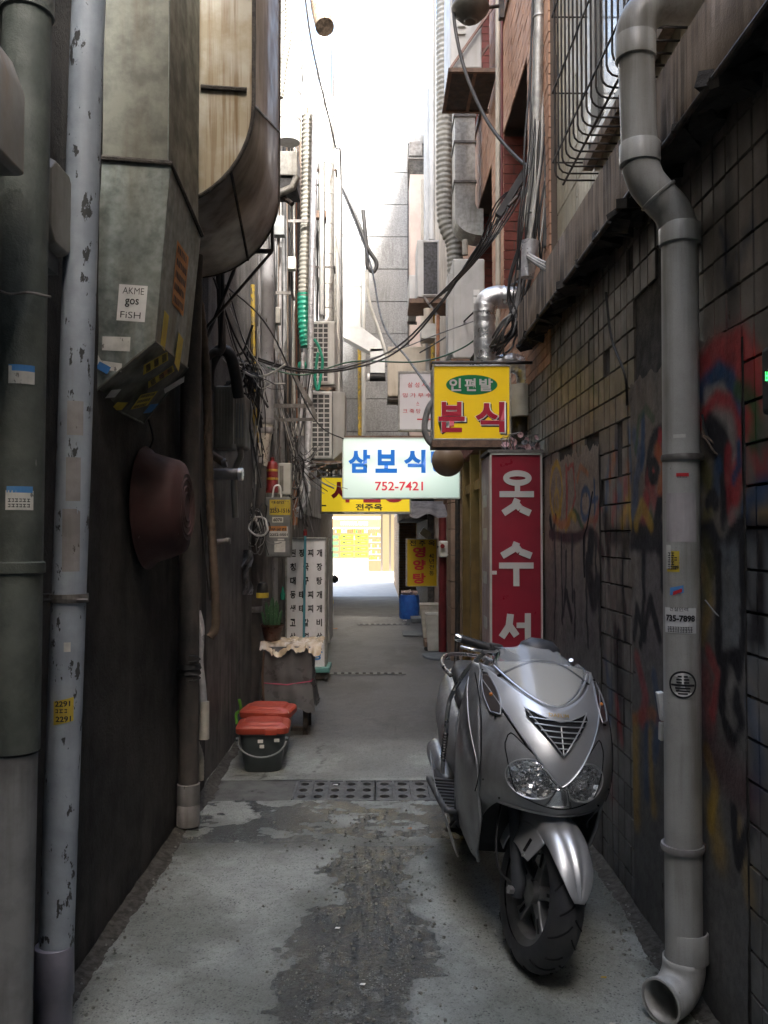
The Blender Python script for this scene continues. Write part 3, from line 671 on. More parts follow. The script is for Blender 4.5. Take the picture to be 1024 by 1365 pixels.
# near part, right of the pipe
stroke([(936, 500), (955, 480), (985, 468), (1000, 500), (998, 540)], .085, RED, .85, .45)
stroke([(938, 520), (958, 498), (975, 510), (983, 545)], .05, BLU, .95, .5); stroke([(943, 528), (962, 520), (975, 545)], .035, PAL, .85)
stroke([(938, 560), (955, 535), (972, 540), (984, 575), (985, 640), (980, 660)], .045, RED, .85)
stroke([(955, 560), (972, 565), (976, 600)], .05, PAL, .8, .6); stroke([(948, 575), (960, 590), (966, 610)], .05, BLK, .85, .5)
stroke([(985, 520), (1000, 530), (1006, 560), (1002, 590)], .035, GRN, .9); stroke([(985, 590), (988, 620), (980, 640)], .02, BLU, .9)
stroke([(940, 630), (952, 660), (944, 690)], .05, (.14, .12, .02), .8, .7); stroke([(958, 625), (955, 655)], .045, BLU, .7); stroke([(965, 640), (968, 700), (972, 660)], .02, BLK, .9)
stroke([(972, 600), (975, 680), (980, 705)], .03, RED, .7); stroke([(978, 690), (972, 712), (980, 735)], .04, PAL, .5)
stroke([(1000, 670), (1024, 645), (1060, 640)], .045, BLU, .9); stroke([(992, 700), (994, 680)], .03, BLU, .8); stroke([(1005, 700), (1040, 690)], .05, YEL, .35, .9)
stroke([(945, 670), (950, 660), (956, 672)], .022, BLK, .9); stroke([(940, 715), (950, 712), (958, 735), (968, 740), (978, 720), (990, 706), (1024, 712), (1060, 715)], .035, BLK, .97, .35)
stroke([(945, 745), (948, 760), (955, 748)], .02, BLK, .9); stroke([(940, 800), (945, 760), (942, 730)], .05, (.13, .12, .03), .6, .9)
for px in (965, 980, 1000, 1018): stroke([(px, 740), (px, 880)], .05, (.17, .19, .205), .75, .7)
stroke([(958, 740), (959, 880)], .02, BLK, .8); stroke([(990, 730), (991, 850), (985, 900)], .018, BLK, .8); stroke([(1012, 725), (1014, 860)], .02, BLK, .8)
stroke([(1000, 860), (1004, 810), (1010, 860)], .02, BLK, .85)
stroke([(984, 880), (968, 885), (964, 940), (975, 985), (985, 960), (980, 930)], .03, BLK, .85, .4); stroke([(975, 900), (972, 950), (980, 965)], .03, PAL, .45)
stroke([(940, 900), (945, 960)], .06, RED, .4, .9); stroke([(945, 1000), (960, 1020), (1000, 1060)], .09, (.09, .02, .025), .6, .9)
stroke([(950, 1080), (958, 1130)], .07, YEL, .45, .9); stroke([(985, 1100), (1000, 1200)], .04, YEL, .3, .9); stroke([(978, 1080), (984, 1150), (1000, 1100)], .02, BLK, .8)
stroke([(960, 310), (968, 330), (962, 360), (975, 380)], .02, (.02, .03, .05), .9); stroke([(1000, 300), (985, 340)], .03, (.02, .03, .05), .8)
stroke([(790, 505), (790, 525), (800, 525)], .02, GRN, .6); stroke([(765, 470), (768, 490)], .04, GRN, .3, .9); stroke([(700 + 60, 580), (762, 595)], .02, RED, .4)
BASE_T = np.array((.22, .188, .158))
def wallcol(a, tile=True):
    y, z = a[:, 1], a[:, 2]
    n1 = fbm(y * 1.7, z * 1.7, 101); n2 = fbm(y * 9, z * 9, 103); n3 = fbm(y * 30, z * 30, 107)
    c = np.zeros((len(y), 3)) + BASE_T; c *= (.55 + .7 * n1)[:, None]
    if not tile: c = lerp3(c, (.33, .25, .185), sstep(4, 4.4, y) * .75 * sstep(1.2, 1.6, z))
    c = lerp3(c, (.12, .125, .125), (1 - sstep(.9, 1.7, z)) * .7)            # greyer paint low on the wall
    for pts, wd, col, al, soft in ST:
        P = np.array(pts)
        m_ = (y > P[:, 0].min() - .3) & (y < P[:, 0].max() + .3) & (z > P[:, 1].min() - .3) & (z < P[:, 1].max() + .3)
        if not m_.any(): continue
        yy = y[m_] + (n3[m_] - .5) * .012 + (n2[m_] - .5) * .03; zz = z[m_] + (n2[m_] - .5) * .02
        d = np.full(len(yy), 9.0)
        for (y0, z0), (y1, z1) in zip(pts[:-1], pts[1:]):
            vy, vz = y1 - y0, z1 - z0; L2 = vy * vy + vz * vz + 1e-9; t_ = np.clip(((yy - y0) * vy + (zz - z0) * vz) / L2, 0, 1)
            d = np.minimum(d, np.hypot(yy - y0 - t_ * vy, zz - z0 - t_ * vz))
        f = (1 - sstep(wd * (1 - soft), wd * (1 + soft * .6), d)) * al * (.78 + .45 * n2[m_])
        f = np.clip(f, 0, 1); sub = c[m_]; c[m_] = sub * (1 - f[:, None]) + np.array(col)[None, :] * f[:, None]
    if tile: c = c * (.8 + .4 * _h(np.floor((y + .55) / TW_).astype(np.int64), np.floor((z + .01) / TH_).astype(np.int64), 9))[:, None]
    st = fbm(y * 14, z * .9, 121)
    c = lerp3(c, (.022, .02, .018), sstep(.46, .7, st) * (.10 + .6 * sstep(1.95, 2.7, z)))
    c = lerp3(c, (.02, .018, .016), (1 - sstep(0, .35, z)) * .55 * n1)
    c = lerp3(c, (.06, .05, .045), sstep(.6, .8, n2) * .3)
    return np.concatenate([c, np.ones((len(y), 1))], 1)
M['wall_paint'] = mat('grimy_painted_plaster', (1, 1, 1), (.75, .75, .75), attr=True, rough=.75, scale=30, bump=.35, bscale=45, grain=.3, kind='Position')
M['wall_tile'] = mat('grimy_painted_tile', (1, 1, 1), (.8, .8, .8), attr=True, rough=.45, scale=12, bump=.08, bscale=60, grain=.2, kind='Position')
tw = thing('tiled_wall', 'grimy tiled wall covered in faded graffiti along the right of the alley', 'wall', (1.3, 3, 0))
MB().bb(1.125, 1.5, -4.5, 6.3, -.1, 3.0).build('backing', M['mortar'], tw)
PAN = [(4.23, 5.66, -.02, 2.07), (2.56, 3.71, -.02, 2.27)]
EDG = [0.02, .03]
def inpan(y, z):
    for a, b_, c_, d_ in PAN:
        if a < y < b_ and z < d_ + .05 * math.sin(y * 9): return True
    return (3.2 < y < 3.68 and 2.2 < z < 2.62)
for k, (a, b_, c_, d_) in enumerate(PAN):
    dz = .0125; ys = np.arange(a + .004, b_ - .004, .0125); zs = np.arange(0, d_ + .001, dz)
    Y, Z = np.meshgrid(ys, zs, indexing='ij'); D = (fbm(Y.ravel() * 6, Z.ravel() * 6, 131) - .5) * .012
    mb = MB(); ragged = Z.ravel().copy(); mz = ragged > d_ - .02; ragged[mz] += (fbm(Y.ravel()[mz] * 12, Y.ravel()[mz] * 0, 133) - .5) * .09
    mb.v = np.stack([1.108 + D, Y.ravel(), ragged], 1).tolist(); nz = len(zs); ny = len(ys)
    I, J = np.meshgrid(np.arange(ny - 1), np.arange(nz - 1), indexing='ij'); A = (I * nz + J).ravel(); mb.f = np.stack([A, A + 1, A + nz + 1, A + nz], 1).tolist(); mb.mi = [0] * len(mb.f)
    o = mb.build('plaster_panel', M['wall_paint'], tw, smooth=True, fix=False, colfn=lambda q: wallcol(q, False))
    MB().bb(1.112, 1.125, a, b_, 0, d_ - .06).build('plaster_edge', M['mortar'], tw)
# tiles
tiles = []
TW_, TH_, GP = .098, .126, .0045
iy = 0; yy = -.55
while yy < 6.25:
    for r in range(24):
        z0 = -.01 + r * TH_
        if z0 > 2.93: continue
        if inpan(yy + TW_ / 2, z0 + TH_ / 2): continue
        if rnd.random() < .015: continue
        tiles.append((yy, z0))
    yy += TW_
def tile_mesh(mb, y0, z0, nseg=3):
    y1 = y0 + TW_ - GP; z1 = min(z0 + TH_ - GP, 2.955); x = 1.114 + rnd.uniform(-.002, .002); e = .003
    tl = rnd.uniform(-.002, .002); base = len(mb.v)
    for i in range(nseg + 1):
        for j in range(nseg + 1):
            y = y0 + e + (y1 - y0 - 2 * e) * i / nseg; z = z0 + e + (z1 - z0 - 2 * e) * j / nseg; mb.v.append((x + tl * (i / nseg - .5), y, z))
    n = nseg + 1
    for i in range(nseg):
        for j in range(nseg): q = base + i * n + j; mb.f.append((q, q + 1, q + n + 1, q + n)); mb.mi.append(0)
    b0 = len(mb.v); mb.v += [(1.128, y0, z0), (1.128, y0, z1), (1.128, y1, z1), (1.128, y1, z0)]
    cr = [base, base + nseg, base + n * n - 1, base + nseg * n]
    for k in range(4): mb.f.append((cr[k], b0 + k, b0 + (k + 1) % 4, cr[(k + 1) % 4])); mb.mi.append(0)
vis = [q for q in tiles if 2.35 < q[0]]; vis.sort(key=lambda q: q[0]); near = set(vis[:296])
allc = MB()
for q in tiles:
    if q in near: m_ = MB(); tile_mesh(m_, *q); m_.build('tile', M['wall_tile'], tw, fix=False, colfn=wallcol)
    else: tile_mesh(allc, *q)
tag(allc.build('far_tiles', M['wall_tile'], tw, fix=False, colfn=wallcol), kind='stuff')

# dirt banked along the wall feet
for s_, x0_ in ((-1, -1.10), (1, 1.11)):
    mb = MB(); ys = np.arange(1.6, 8.0, .03); nw = 7; rows = []
    for y in ys:
        wd = .05 + .10 * float(fbm(np.array([y * 2.1]), np.array([s_ * 3.3]), 201, 4)[0]); hh = .006 + .03 * float(fbm(np.array([y * 5]), np.array([s_ * 1.3]), 203, 4)[0])
        for k in range(nw + 1):
            t_ = k / nw; x = x0_ - s_ * wd * t_; z = hh * (1 - t_) ** 1.4 - .006 * t_ + .006 * (rnd.random() - .5) * (1 - t_); mb.v.append((x, y, z + float(hgt(np.array([x]), np.array([y]))[0])))
    for i in range(len(ys) - 1):
        for k in range(nw): q = i * (nw + 1) + k; mb.f.append((q, q + 1, q + nw + 2, q + nw + 1)); mb.mi.append(0)
    tag(mb.build('dirt', mat('dark_dirt', (.045, .04, .033), (.10, .095, .08), rough=.95, scale=35, bump=1.0, bscale=120, kind='Position'), smooth=60), 'bank of dirt and grit gathered along the foot of the %s wall' % ('left' if s_ < 0 else 'right'), 'dirt', kind='stuff')

# ledge
lg = thing('concrete_ledge', 'stained concrete ledge jutting above the tiled wall on the right', 'ledge', (1.1, 3, 3.0))
ys = np.arange(-.6, 6.01, .04); mb = MB(); prof = [(1.13, 2.975), (1.06, 2.965), (1.0, 2.955), (.995, 2.97), (.995, 3.1), (.997, 3.235), (1.005, 3.245), (1.2, 3.25)]
for y in ys:
    for i, (x, z) in enumerate(prof):
        j = (float(fbm(np.array([y * 7]), np.array([i * 1.3]), 5)[0]) - .5)
        mb.v.append((x + j * .012, y, z + j * (.05 if i < 3 else .01)))
n = len(prof)
for a in range(len(ys) - 1):
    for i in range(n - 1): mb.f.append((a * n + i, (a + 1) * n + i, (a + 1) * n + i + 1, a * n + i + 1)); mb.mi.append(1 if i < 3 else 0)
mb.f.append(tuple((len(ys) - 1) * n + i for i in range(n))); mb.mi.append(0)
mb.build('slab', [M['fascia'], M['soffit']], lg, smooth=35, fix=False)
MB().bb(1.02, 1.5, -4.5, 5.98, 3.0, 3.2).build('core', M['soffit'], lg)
# broken bits and rust hanging under the ledge
mb = MB()
for k in range(70):
    y = rnd.uniform(1.5, 5.95); mb.box((rnd.uniform(1.03, 1.1), y, 2.955 - rnd.uniform(0, .02)), (rnd.uniform(.03, .09), rnd.uniform(.05, .2), rnd.uniform(.02, .05)), (rnd.uniform(-.3, .3), rnd.uniform(-.3, .3), rnd.uniform(0, 3)))
tag(mb.build('broken_render', M['soffit'], lg), kind='stuff')
tag(MB().cyl((.99, -.5, 2.948), (.99, 5.9, 2.948), .012, 8).build('drip_edge', M['iron'], lg))

# upper cream tiled wall with window
cw_ = thing('cream_tile_wall', 'cream tiled upper wall above the ledge behind the grilled window', 'wall', (1.3, 3, 3.25))
MB().bb(1.175, 1.6, -4.5, 5.4, 3.2, 11).build('backing', M['joint_dark'], cw_)
def skipw(a, z): y = -.6 + a; return (3.1 < y < 4.45 and 3.62 < z < 5.3) or (1.5 < y < 2.7 and 3.62 < z < 5.3)
bricks('tile_courses', None, cw_, (1.175, -.6, 0), (0, 1, 0), (-1, 0, 0), 6.0, 3.25, 7.5, .075, .21, .007, M['cream_tile'], depth=.02, skip=skipw)
for (y0, y1) in ((3.1, 4.45), (1.5, 2.7)):
    mb = MB()
    for a, b_, c_, d_ in ((y0, y0 + .06, 3.62, 5.3), (y1 - .06, y1, 3.62, 5.3), (y0, y1, 3.62, 3.69), (y0, y1, 5.23, 5.3), ((y0 + y1) / 2 - .03, (y0 + y1) / 2 + .03, 3.62, 5.3)):
        mb.bb(1.12, 1.175, a, b_, c_, d_)
    wf = mb.build('window', mat('brushed_aluminium', (.4, .4, .38), rough=.4, metal=.5, bump=0), cw_)
    MB().bb(1.155, 1.174, y0 + .05, y1 - .05, 3.68, 5.24).build('pane', mat('dark_glass', (.06, .065, .06), (.12, .12, .11), rough=.12, scale=2, bump=0), wf)
    MB().bb(1.10, 1.15, y0 - .04, y1 + .04, 3.56, 3.62).build('sill', M['fascia'], cw_)
# window grille: rods that run down and bend back into the wall
gr = thing('window_grille', 'black bent-rod security grille projecting from the upper window on the right', 'grille', (1.0, 3.8, 3.4))
yb = 3.02; k = 0
while yb < 4.5:
    zb = 3.5
    P = [(.945, yb, 5.6), (.945, yb, zb + .05)] + [(.945 + .05 * (1 - math.cos(a)), yb, zb + .05 - .05 * math.sin(a)) for a in (.5, 1.0, 1.57)] + [(1.16, yb, zb)]
    MB().tube(P, .005, 6).build('rod', M['iron'], gr); yb += .085; k += 1
for zz in (3.62, 4.0, 4.42, 4.86, 5.3):
    for x_ in (.945,):
        MB().tube([(1.16, 3.0, zz), (x_, 3.0, zz), (x_, 4.52, zz), (1.16, 4.52, zz)], .005, 6).build('cross_rod', M['iron'], gr)
MB().tube([(1.0, 3.0, 3.5), (1.0, 4.52, 3.5)], .006, 6).build('cross_rod', M['iron'], gr)

# salmon brick building
ob = thing('brick_building', 'salmon brick building on the right with deep window recesses', 'building', (1.5, 8.2, 0))
OP = [(6.2, 7.4, 3.7, 5.2), (8.15, 9.5, 3.7, 5.25), (6.3, 7.6, 6.2, 7.9), (8.3, 9.6, 6.2, 7.9)]
def ino(y, z): return any(a <= y <= b_ and c_ <= z <= d_ for a, b_, c_, d_ in OP)
# wall shell pieces around the openings
cuts_y = sorted({5.42, 11.5, *[q[0] for q in OP], *[q[1] for q in OP]}); cuts_z = sorted({2.7, HR, *[q[2] for q in OP], *[q[3] for q in OP]})
mb = MB()
for a, b_ in zip(cuts_y[:-1], cuts_y[1:]):
    for c_, d_ in zip(cuts_z[:-1], cuts_z[1:]):
        if not ino((a + b_) / 2, (c_ + d_) / 2): mb.bb(1.12, 1.5, a, b_, c_, d_)
mb.build('backing', M['joint_dark'], ob)
MB().bb(1.5, 4, 5.42, 11.5, 2.7, HR).build('core', M['red_brick'], ob)
bricks('brick_courses', None, ob, (1.12, 5.42, 0), (0, 1, 0), (-1, 0, 0), 6.08, 2.72, HR, .21, .07, .008, M['orange_tile'], depth=.012, skip=lambda a, z: ino(5.42 + a, z), holes=[(q[0] - 5.42, q[1] - 5.42, q[2], q[3]) for q in OP])
for (a, b_, c_, d_) in OP:
    bricks('jamb_bricks', None, ob, (1.11, b_, 0), (1, 0, 0), (0, -1, 0), .38, c_, d_, .19, .085, .008, M['red_brick'], depth=.006, maxn=40 if b_ == 7.4 else 0)
    wf = MB().bb(1.44, 1.5, a, a + .07, c_, d_).bb(1.44, 1.5, b_ - .08, b_ - .01, c_, d_).bb(1.44, 1.5, (a + b_) / 2 - .03, (a + b_) / 2 + .03, c_, d_).build('window', M['shop_frame'], ob)
    MB().bb(1.47, 1.495, a + .07, b_ - .08, c_, d_).build('pane', MATS['dark_glass'], wf)
    MB().bb(1.09, 1.46, a - .02, b_ + .02, c_ - .08, c_).build('sill', M['rust_steel'], ob)
# right building beyond
rb = thing('right_building', 'pale rear building on the right behind vertical white pipes', 'building', (1.6, 14, 0))
MB().bb(1.0, 4, 11.5, 17.0, 2.6, HR - .4).build('upper_wall', M['beige_wall'], rb)
MB().bb(1.12, 4, 11.5, 17.0, -.1, 2.6).build('lower_wall', M['tan_stone'], rb)
pk = MB().bb(.62, 2.6, 16.2, 17.0, 2.5, 8.6); tag(pk.build('pink_wall', M['pink_wall']), 'flat pinkish wall strip at the end of the alley beside the grey panels', 'wall')
# ground floor shopfronts right
sf = thing('shopfront', 'ochre framed old shopfront with dark glass on the right beyond the red sign', 'shopfront', (1.2, 8.8, 0))
MB().bb(1.16, 4, 6.3, 11.5, -.1, 2.7).build('wall', M['brown_wood'], sf)
for y in (7.5, 8.4, 9.3, 10.2, 11.0): MB().bb(1.02, 1.16, y, y + .12, 0, 2.5).build('frame', M['gold_trim'], sf)
for z in (.25, 2.1): MB().bb(1.05, 1.16, 7.5, 11.12, z, z + .1).build('rail', M['gold_trim'], sf)
MB().bb(1.0, 1.16, 6.3, 11.5, 2.5, 2.7).build('lintel', M['maroon'], sf)
for y in (7.62, 8.52, 9.42, 10.32): MB().bb(1.12, 1.158, y, y + .78, .35, 2.1).build('pane', MATS['dark_glass'], sf)
MB().bb(1.0, 1.16, 7.4, 11.5, -.02, .1).build('threshold', M['fascia'], sf)
# ================================================================ LEFT SIDE THINGS
def pipe(name, label, cat, pts, r, m, n=20, collars=(), cm=None, group=None, cr=1.12):
    o = MB().tube(pts, r, n).build(name, m, smooth=50); 
    root = thing(name, label, cat, Vector(pts[-1]), group); me = o.data
    o.name = 'shaft'; o.parent = root
    o.location = -Vector(pts[-1])
    for (a, b) in collars:   # heights z (a..b) along the pipe
        P = [Vector(p) for p in pts]
        def at(z):
            for p, q in zip(P[:-1], P[1:]):
                lo, hi = sorted((p.z, q.z))
                if lo - 1e-6 <= z <= hi + 1e-6 and hi > lo: return p.lerp(q, (z - p.z) / (q.z - p.z))
            return P[-1]
        rr = r if not isinstance(r, (list, tuple)) else r[0]
        MB().lathe([(rr * .99, 0), (rr * cr, .004), (rr * (cr + .01), (b - a) * .5), (rr * cr, b - a - .004), (rr * .99, b - a)], at(a), n=24, cap=False).build('collar', cm or m, root, smooth=50)
    return root
def clamp(parent, p, r, m=None, ear=(-1, 0, 0)):
    mb = MB().lathe([(r * 1.0, -.014), (r * 1.09, -.014), (r * 1.12, 0), (r * 1.09, .014), (r * 1.0, .014)], p, n=24, cap=False)
    e = Vector(ear).normalized(); c = Vector(p) + e * (r + .02); mb.box(c, (.05, .02, .024), (0, 0, math.atan2(e.y, e.x)))
    return mb.build('clamp', m or M['steel'], parent)
# flat printed sticker on a vertical pipe (curved to follow it)
def pipe_sticker(parent, c, r, ang, wid, h, m, name='sticker', tilt=0):
    c = Vector(c); mb = MB(); half = wid / 2 / r; N = 8
    def fn(u, v):
        a = ang + (u - .5) * 2 * half; z = (v - .5) * h + (u - .5) * tilt
        return (c.x + math.sin(a) * (r + .0012), c.y - math.cos(a) * (r + .0012), c.z + z)
    return mb.grid(fn, N, 1).build(name, m, parent, fix=False)
def scribble(parent, c, r, ang, wid, h, rows, m, hgt=.006, gap=.35):
    "rows of small printed marks on a curved sticker"
    c = Vector(c); mb = MB()
    for k in range(rows):
        z = c.z + h / 2 - (k + .5) * h / rows; x = -wid / 2
        while x < wid / 2 - hgt:
            cwid = hgt * rnd.uniform(.7, 1.1); a0 = ang + x / r; a1 = ang + (x + cwid) / r
            def pt(a, zz): return (c.x + math.sin(a) * (r + .002), c.y - math.cos(a) * (r + .002), zz)
            for q in range(2):
                zz = z + (q - .5) * hgt * .9
                mb.add([pt(a0, zz), pt(a1, zz), pt(a1, zz + hgt * .28), pt(a0, zz + hgt * .28)], [(0, 1, 2, 3)])
            am = (a0 + a1) / 2 + rnd.uniform(-.2, .2) * cwid / r; mb.add([pt(am, z - hgt / 2), pt(am + cwid * .25 / r, z - hgt / 2), pt(am + cwid * .25 / r, z + hgt / 2), pt(am, z + hgt / 2)], [(0, 1, 2, 3)])
            x += cwid * (1 + gap)
    return mb.build('print', m, parent, fix=False)
def curved_text(parent, body, c, r, ang, wid, h, m, bold=.03):
    o = text(body, (0, 0, 0), h, wid, m, None, depth=0, bold=bold); me = o.data
    n = len(me.vertices); co = np.empty(n * 3); me.vertices.foreach_get('co', co); co = co.reshape(-1, 3); c = Vector(c)
    if parent: c = c - WL(parent)
    a = ang + co[:, 0] / r; P = np.stack([c.x + np.sin(a) * (r + .0025), c.y - np.cos(a) * (r + .0025), c.z + co[:, 2]], 1)
    me.vertices.foreach_set('co', P.ravel()); me.update(); o.name = 'print'
    if parent: o.parent = parent
    return o

# big green-black pipe at the left edge
p1 = pipe('drain_pipe', 'thick dark green iron pipe at the extreme left edge with torn blue stickers', 'pipe',
    [W(37, -60, 2.45), W(37, 0, 2.45), W(30, 400, 2.45), W(20, 1000, 2.45)], .068, M['green_pipe'], collars=((W(34, 22, 2.45).z, W(34, -60, 2.45).z + .05), (W(25, 765, 2.45).z, W(25, 748, 2.45).z)), cr=1.1)
MB().tube([W(20, 1003, 2.45), W(12, 1365, 2.45), W(11, 1500, 2.45)], .062, 20).build('lower_section', M['pale_pipe'], p1, smooth=50)
for py, m_, h_, ww in ((505, 'paper', .05, .07), (496, 'blue_paper', .018, .07), (668, 'paper', .055, .075), (654, 'blue_paper', .018, .07)):
    c = W(np.interp(py, [0, 400, 1000], [37, 30, 20]), py, 2.45); pipe_sticker(p1, c, .0685, .42, ww, h_, M[m_])
scribble(p1, W(25.5, 672, 2.45), .0685, .42, .06, .03, 2, M['ink'], .008)
# bluish grey pipe
p2 = pipe('drain_pipe', 'bluish grey chipped paint pipe leaning up the left side with a yellow number sticker', 'pipe',
    [W(122, -70, 2.76), W(116, 60, 2.76), W(99, 600, 2.76), W(74, 1300, 2.76)], .0535, M['blue_pipe'], n=26)
MB().lathe([(.0535, .16), (.06, .155), (.062, .0), (.057, -.005), (.056, -.12)], W(72, 1325, 2.76), n=24).build('socket', mat('purple_grey_socket', (.27, .27, .34), (.2, .2, .26), rough=.55, bump=.05), p2, smooth=50)
clamp(p2, W(92, 797, 2.76), .055, ear=(-1, .2, 0))
MB().tube([W(60, 800, 2.72), W(118, 800, 2.72)], .006, 6).build('clamp_band', M['steel'], p2)
for px, py, ww, hh, m_ in ((106, 560, .05, .11, 'pvc_old'), (104, 640, .045, .14, 'pvc_old'), (106, 720, .055, .2, 'pvc_old'), (110, 860, .02, .03, 'paper')):
    pipe_sticker(p2, W(np.interp(py, [60, 600, 1300], [116, 99, 74]), py, 2.76), .0537, .35, ww, hh, M[m_])
yc = W(87, 944, 2.76)
pipe_sticker(p2, yc, .0535, .25, .062, .075, M['yellow_paper'], tilt=.012)
curved_text(p2, '2291', yc + Vector((0, 0, .024)), .0535, .2, .045, .018, M['ink']); curved_text(p2, '2291', yc - Vector((0, 0, .024)), .0535, .25, .045, .018, M['ink']); scribble(p2, yc, .0535, .22, .045, .016, 1, M['ink'], .01)
# meter cover at the very edge
mc = thing('meter_cover', 'pale rust-streaked meter hood at the top left corner of the view', 'meter cover', W(5, 190, 2.0))
a = W(-40, 190, 2.0); b_ = W(28, 190, 2.0); b_.x = -.925
mb = MB()
zb, zt = W(0, 192, 2.0).z, W(0, 10, 2.0).z
rs = []
for z, x1, yd in ((zb, b_.x - .012, .02), (zb + .01, b_.x, 0), (zb + .22, b_.x, 0), (zb + .29, b_.x - .02, .03), (zt, b_.x - .05, .08)):
    rs.append([Vector((-1.11, 1.98 + yd, z)), Vector((x1, 1.98 + yd, z)), Vector((x1, 2.2 - yd, z)), Vector((-1.11, 2.2 - yd, z))])
mb.rings(rs); mb.build('hood', mat('rust_streaked_cream', (.22, .225, .21), (.18, .18, .165), rough=.4, bump=.03, streak=(.2, .11, .04), samt=.6, sscale=30), mc, smooth=30, bevel=.006)
MB().bb(-1.11, b_.x - .03, 2.0, 2.12, zb - .09, zb).build('mount', M['pale_pipe'], mc)
# second meter between the pipes
mc = thing('water_meter', 'round-cornered meter with cloudy cover between the two big left pipes', 'meter', W(73, 300, 2.95))
c = W(76, 278, 2.64); rs = []
for k, (dx, s_) in enumerate(((-.12, .9), (-.03, 1), (0, 1), (.018, .93))):
    rs.append([Vector((c.x + dx, c.y + yy * .10 * s_, c.z + zz * .135 * s_)) for yy, zz in ((-.6, -1), (.6, -1), (1, -.7), (1, .7), (.6, 1), (-.6, 1), (-1, .7), (-1, -.7))])
MB().rings(rs).build('housing', M['meter'], mc, smooth=30, bevel=.004); MB().bb(-1.12, c.x - .1, c.y - .04, c.y + .04, c.z - .06, c.z + .06).build('wall_plate', M['meter'], mc)
f_ = MB(); rr = [[Vector((c.x - .10 + .11 * q, c.y - .101, 0)) for q in (0, 1)]]
MB().bb(c.x - .08, c.x + .012, c.y - .108, c.y - .096, c.z - .11, c.z + .12).build('cover', M['meter_glass'], mc, bevel=.01, seg=3)
MB().bb(-1.12, c.x - .02, c.y - .07, c.y + .07, c.z - .19, c.z - .12).build('mount', M['pale_pipe'], mc)
MB().tube(smoothpath([W(0, 388, 2.3), W(15, 392, 2.36), W(40, 390, 2.37), W(68, 396, 2.4)]), .004, 6).build('barbed_wire', M['steel'])
tag(bpy.data.objects['barbed_wire'], 'twisted wire strand tied across the thick dark pipe', 'wire')

# ---------------- galvanised duct with slanting mouth
d1 = thing('metal_duct', 'galvanised square duct with slanted sticker-covered mouth on the left wall', 'duct', (-1.0, 3.6, 2.2))
xL, yF, yB = -1.10, 3.35, 3.92
zs_ = W(222, 217, yF).z
xs_t = W(226, 0, yF).x; xs = W(224, 215, yF).x; xb = W(207, 455, yF).x
zt = 4.6
# upper run
def quadbox(mb, top, bot): mb.rings([bot, top], cap=False)
TF = [Vector((xL, yF, zt)), Vector((xs_t, yF, zt)), Vector((xs_t + .0, yB, zt)), Vector((xL, yB, zt))]
z2 = W(268, 312, yB).z
SF = [Vector((xL, yF, zs_ + .02)), Vector((xs, yF, zs_)), Vector((xs + .0, yB, z2)), Vector((xL, yB, z2))]
MB().rings([SF, TF], cap=False).build('upper_run', M['galv_dark'], d1, fix=True)
# lower run widens slightly and ends in a slanted mouth
e = .012
SL = [Vector((xL, yF - .004, zs_ + .015)), Vector((xs + e, yF - .004, zs_ - .005)), Vector((xs + e, yB + .005, z2 - .005)), Vector((xL, yB + .005, z2))]
zl, zr = W(119, 529, yF).z, W(205, 455, yF).z
BM = [Vector((W(119, 529, yF).x, yF - .004, zl)), Vector((xb, yF - .004, zr)), Vector((xb - .0, yB, W(254, 490, yB).z)), Vector((W(191, 564, yB).x, yB, W(191, 564, yB).z))]
MB().rings([BM, SL], cap=False).build('lower_run', M['galv'], d1)
inn = [p + Vector((0, 0, .004)) for p in BM]
MB().add([inn[0], inn[1], inn[2], inn[3]], [(0, 1, 2, 3)]).build('mouth_plate', M['galv_dark'], d1, solid=.004)
def lip(pts, r, m, par, name='seam', n=6): return MB().tube(pts, r, n).build(name, m, par)
lip([SL[0] + Vector((0, -.006, 0)), SL[1] + Vector((0, -.006, 0)), SL[2] + Vector((.004, 0, 0))], .011, M['caulk'], d1)
lip([BM[0], BM[1], BM[2], BM[3], BM[0]], .005, M['galv_dark'], d1, 'rim')
lip([TF[1] + Vector((.001, 0, 0)), SF[1] + Vector((.001, 0, 0))], .003, M['galv'], d1, 'folded_edge'); lip([SL[1], BM[1]], .003, M['galv'], d1, 'folded_edge')
# stickers: on the front face, the side face and the mouth
def on_quad(A, B, Cc, u0, v0, w_, h_, rot, off, m, name='sticker', par=d1):
    "A origin, B-A = u axis, C-A = v axis, in metres"
    U = (B - A).normalized(); N = U.cross((Cc - A)).normalized(); V = N.cross(U)
    cr, sr = math.cos(rot), math.sin(rot); c = A + U * u0 + V * v0 + N * off
    def P(a, b): return c + U * (a * cr - b * sr) + V * (a * sr + b * cr)
    pts = [P(-w_ / 2, -h_ / 2), P(w_ / 2, -h_ / 2 + rnd.uniform(-.003, .003)), P(w_ / 2 + rnd.uniform(-.004, .002), h_ / 2), P(-w_ / 2, h_ / 2)]
    o = MB().add(pts, [(0, 1, 2, 3)]).build(name, m, par, fix=False)
    return o, P, N
A0 = Vector((xL, yF - .004, 2.0)); B0 = A0 + Vector((1, 0, 0)); C0 = A0 + Vector((0, 0, 1))
def front(px, py): p = W(px, py, yF - .006); return p.x - xL, p.z - 2.0
u, v = front(176, 404)
o, P, N = on_quad(A0, B0, C0, u, v, .112, .145, -.07, .0015, M['paper_clean'])
pc = W(176, 404, yF - .008)
text('AKME', pc + Vector((.006, 0, .048)), .026, .085, M['ink'], d1, name='print', rot=-.07, bold=-.005)
text('gos', pc + Vector((.0, 0, .0)), .034, .055, M['ink'], d1, name='print', rot=-.05, bold=.012)
text('FiSH', pc + Vector((-.005, 0, -.048)), .026, .08, M['ink'], d1, name='print', rot=-.07, bold=-.005)
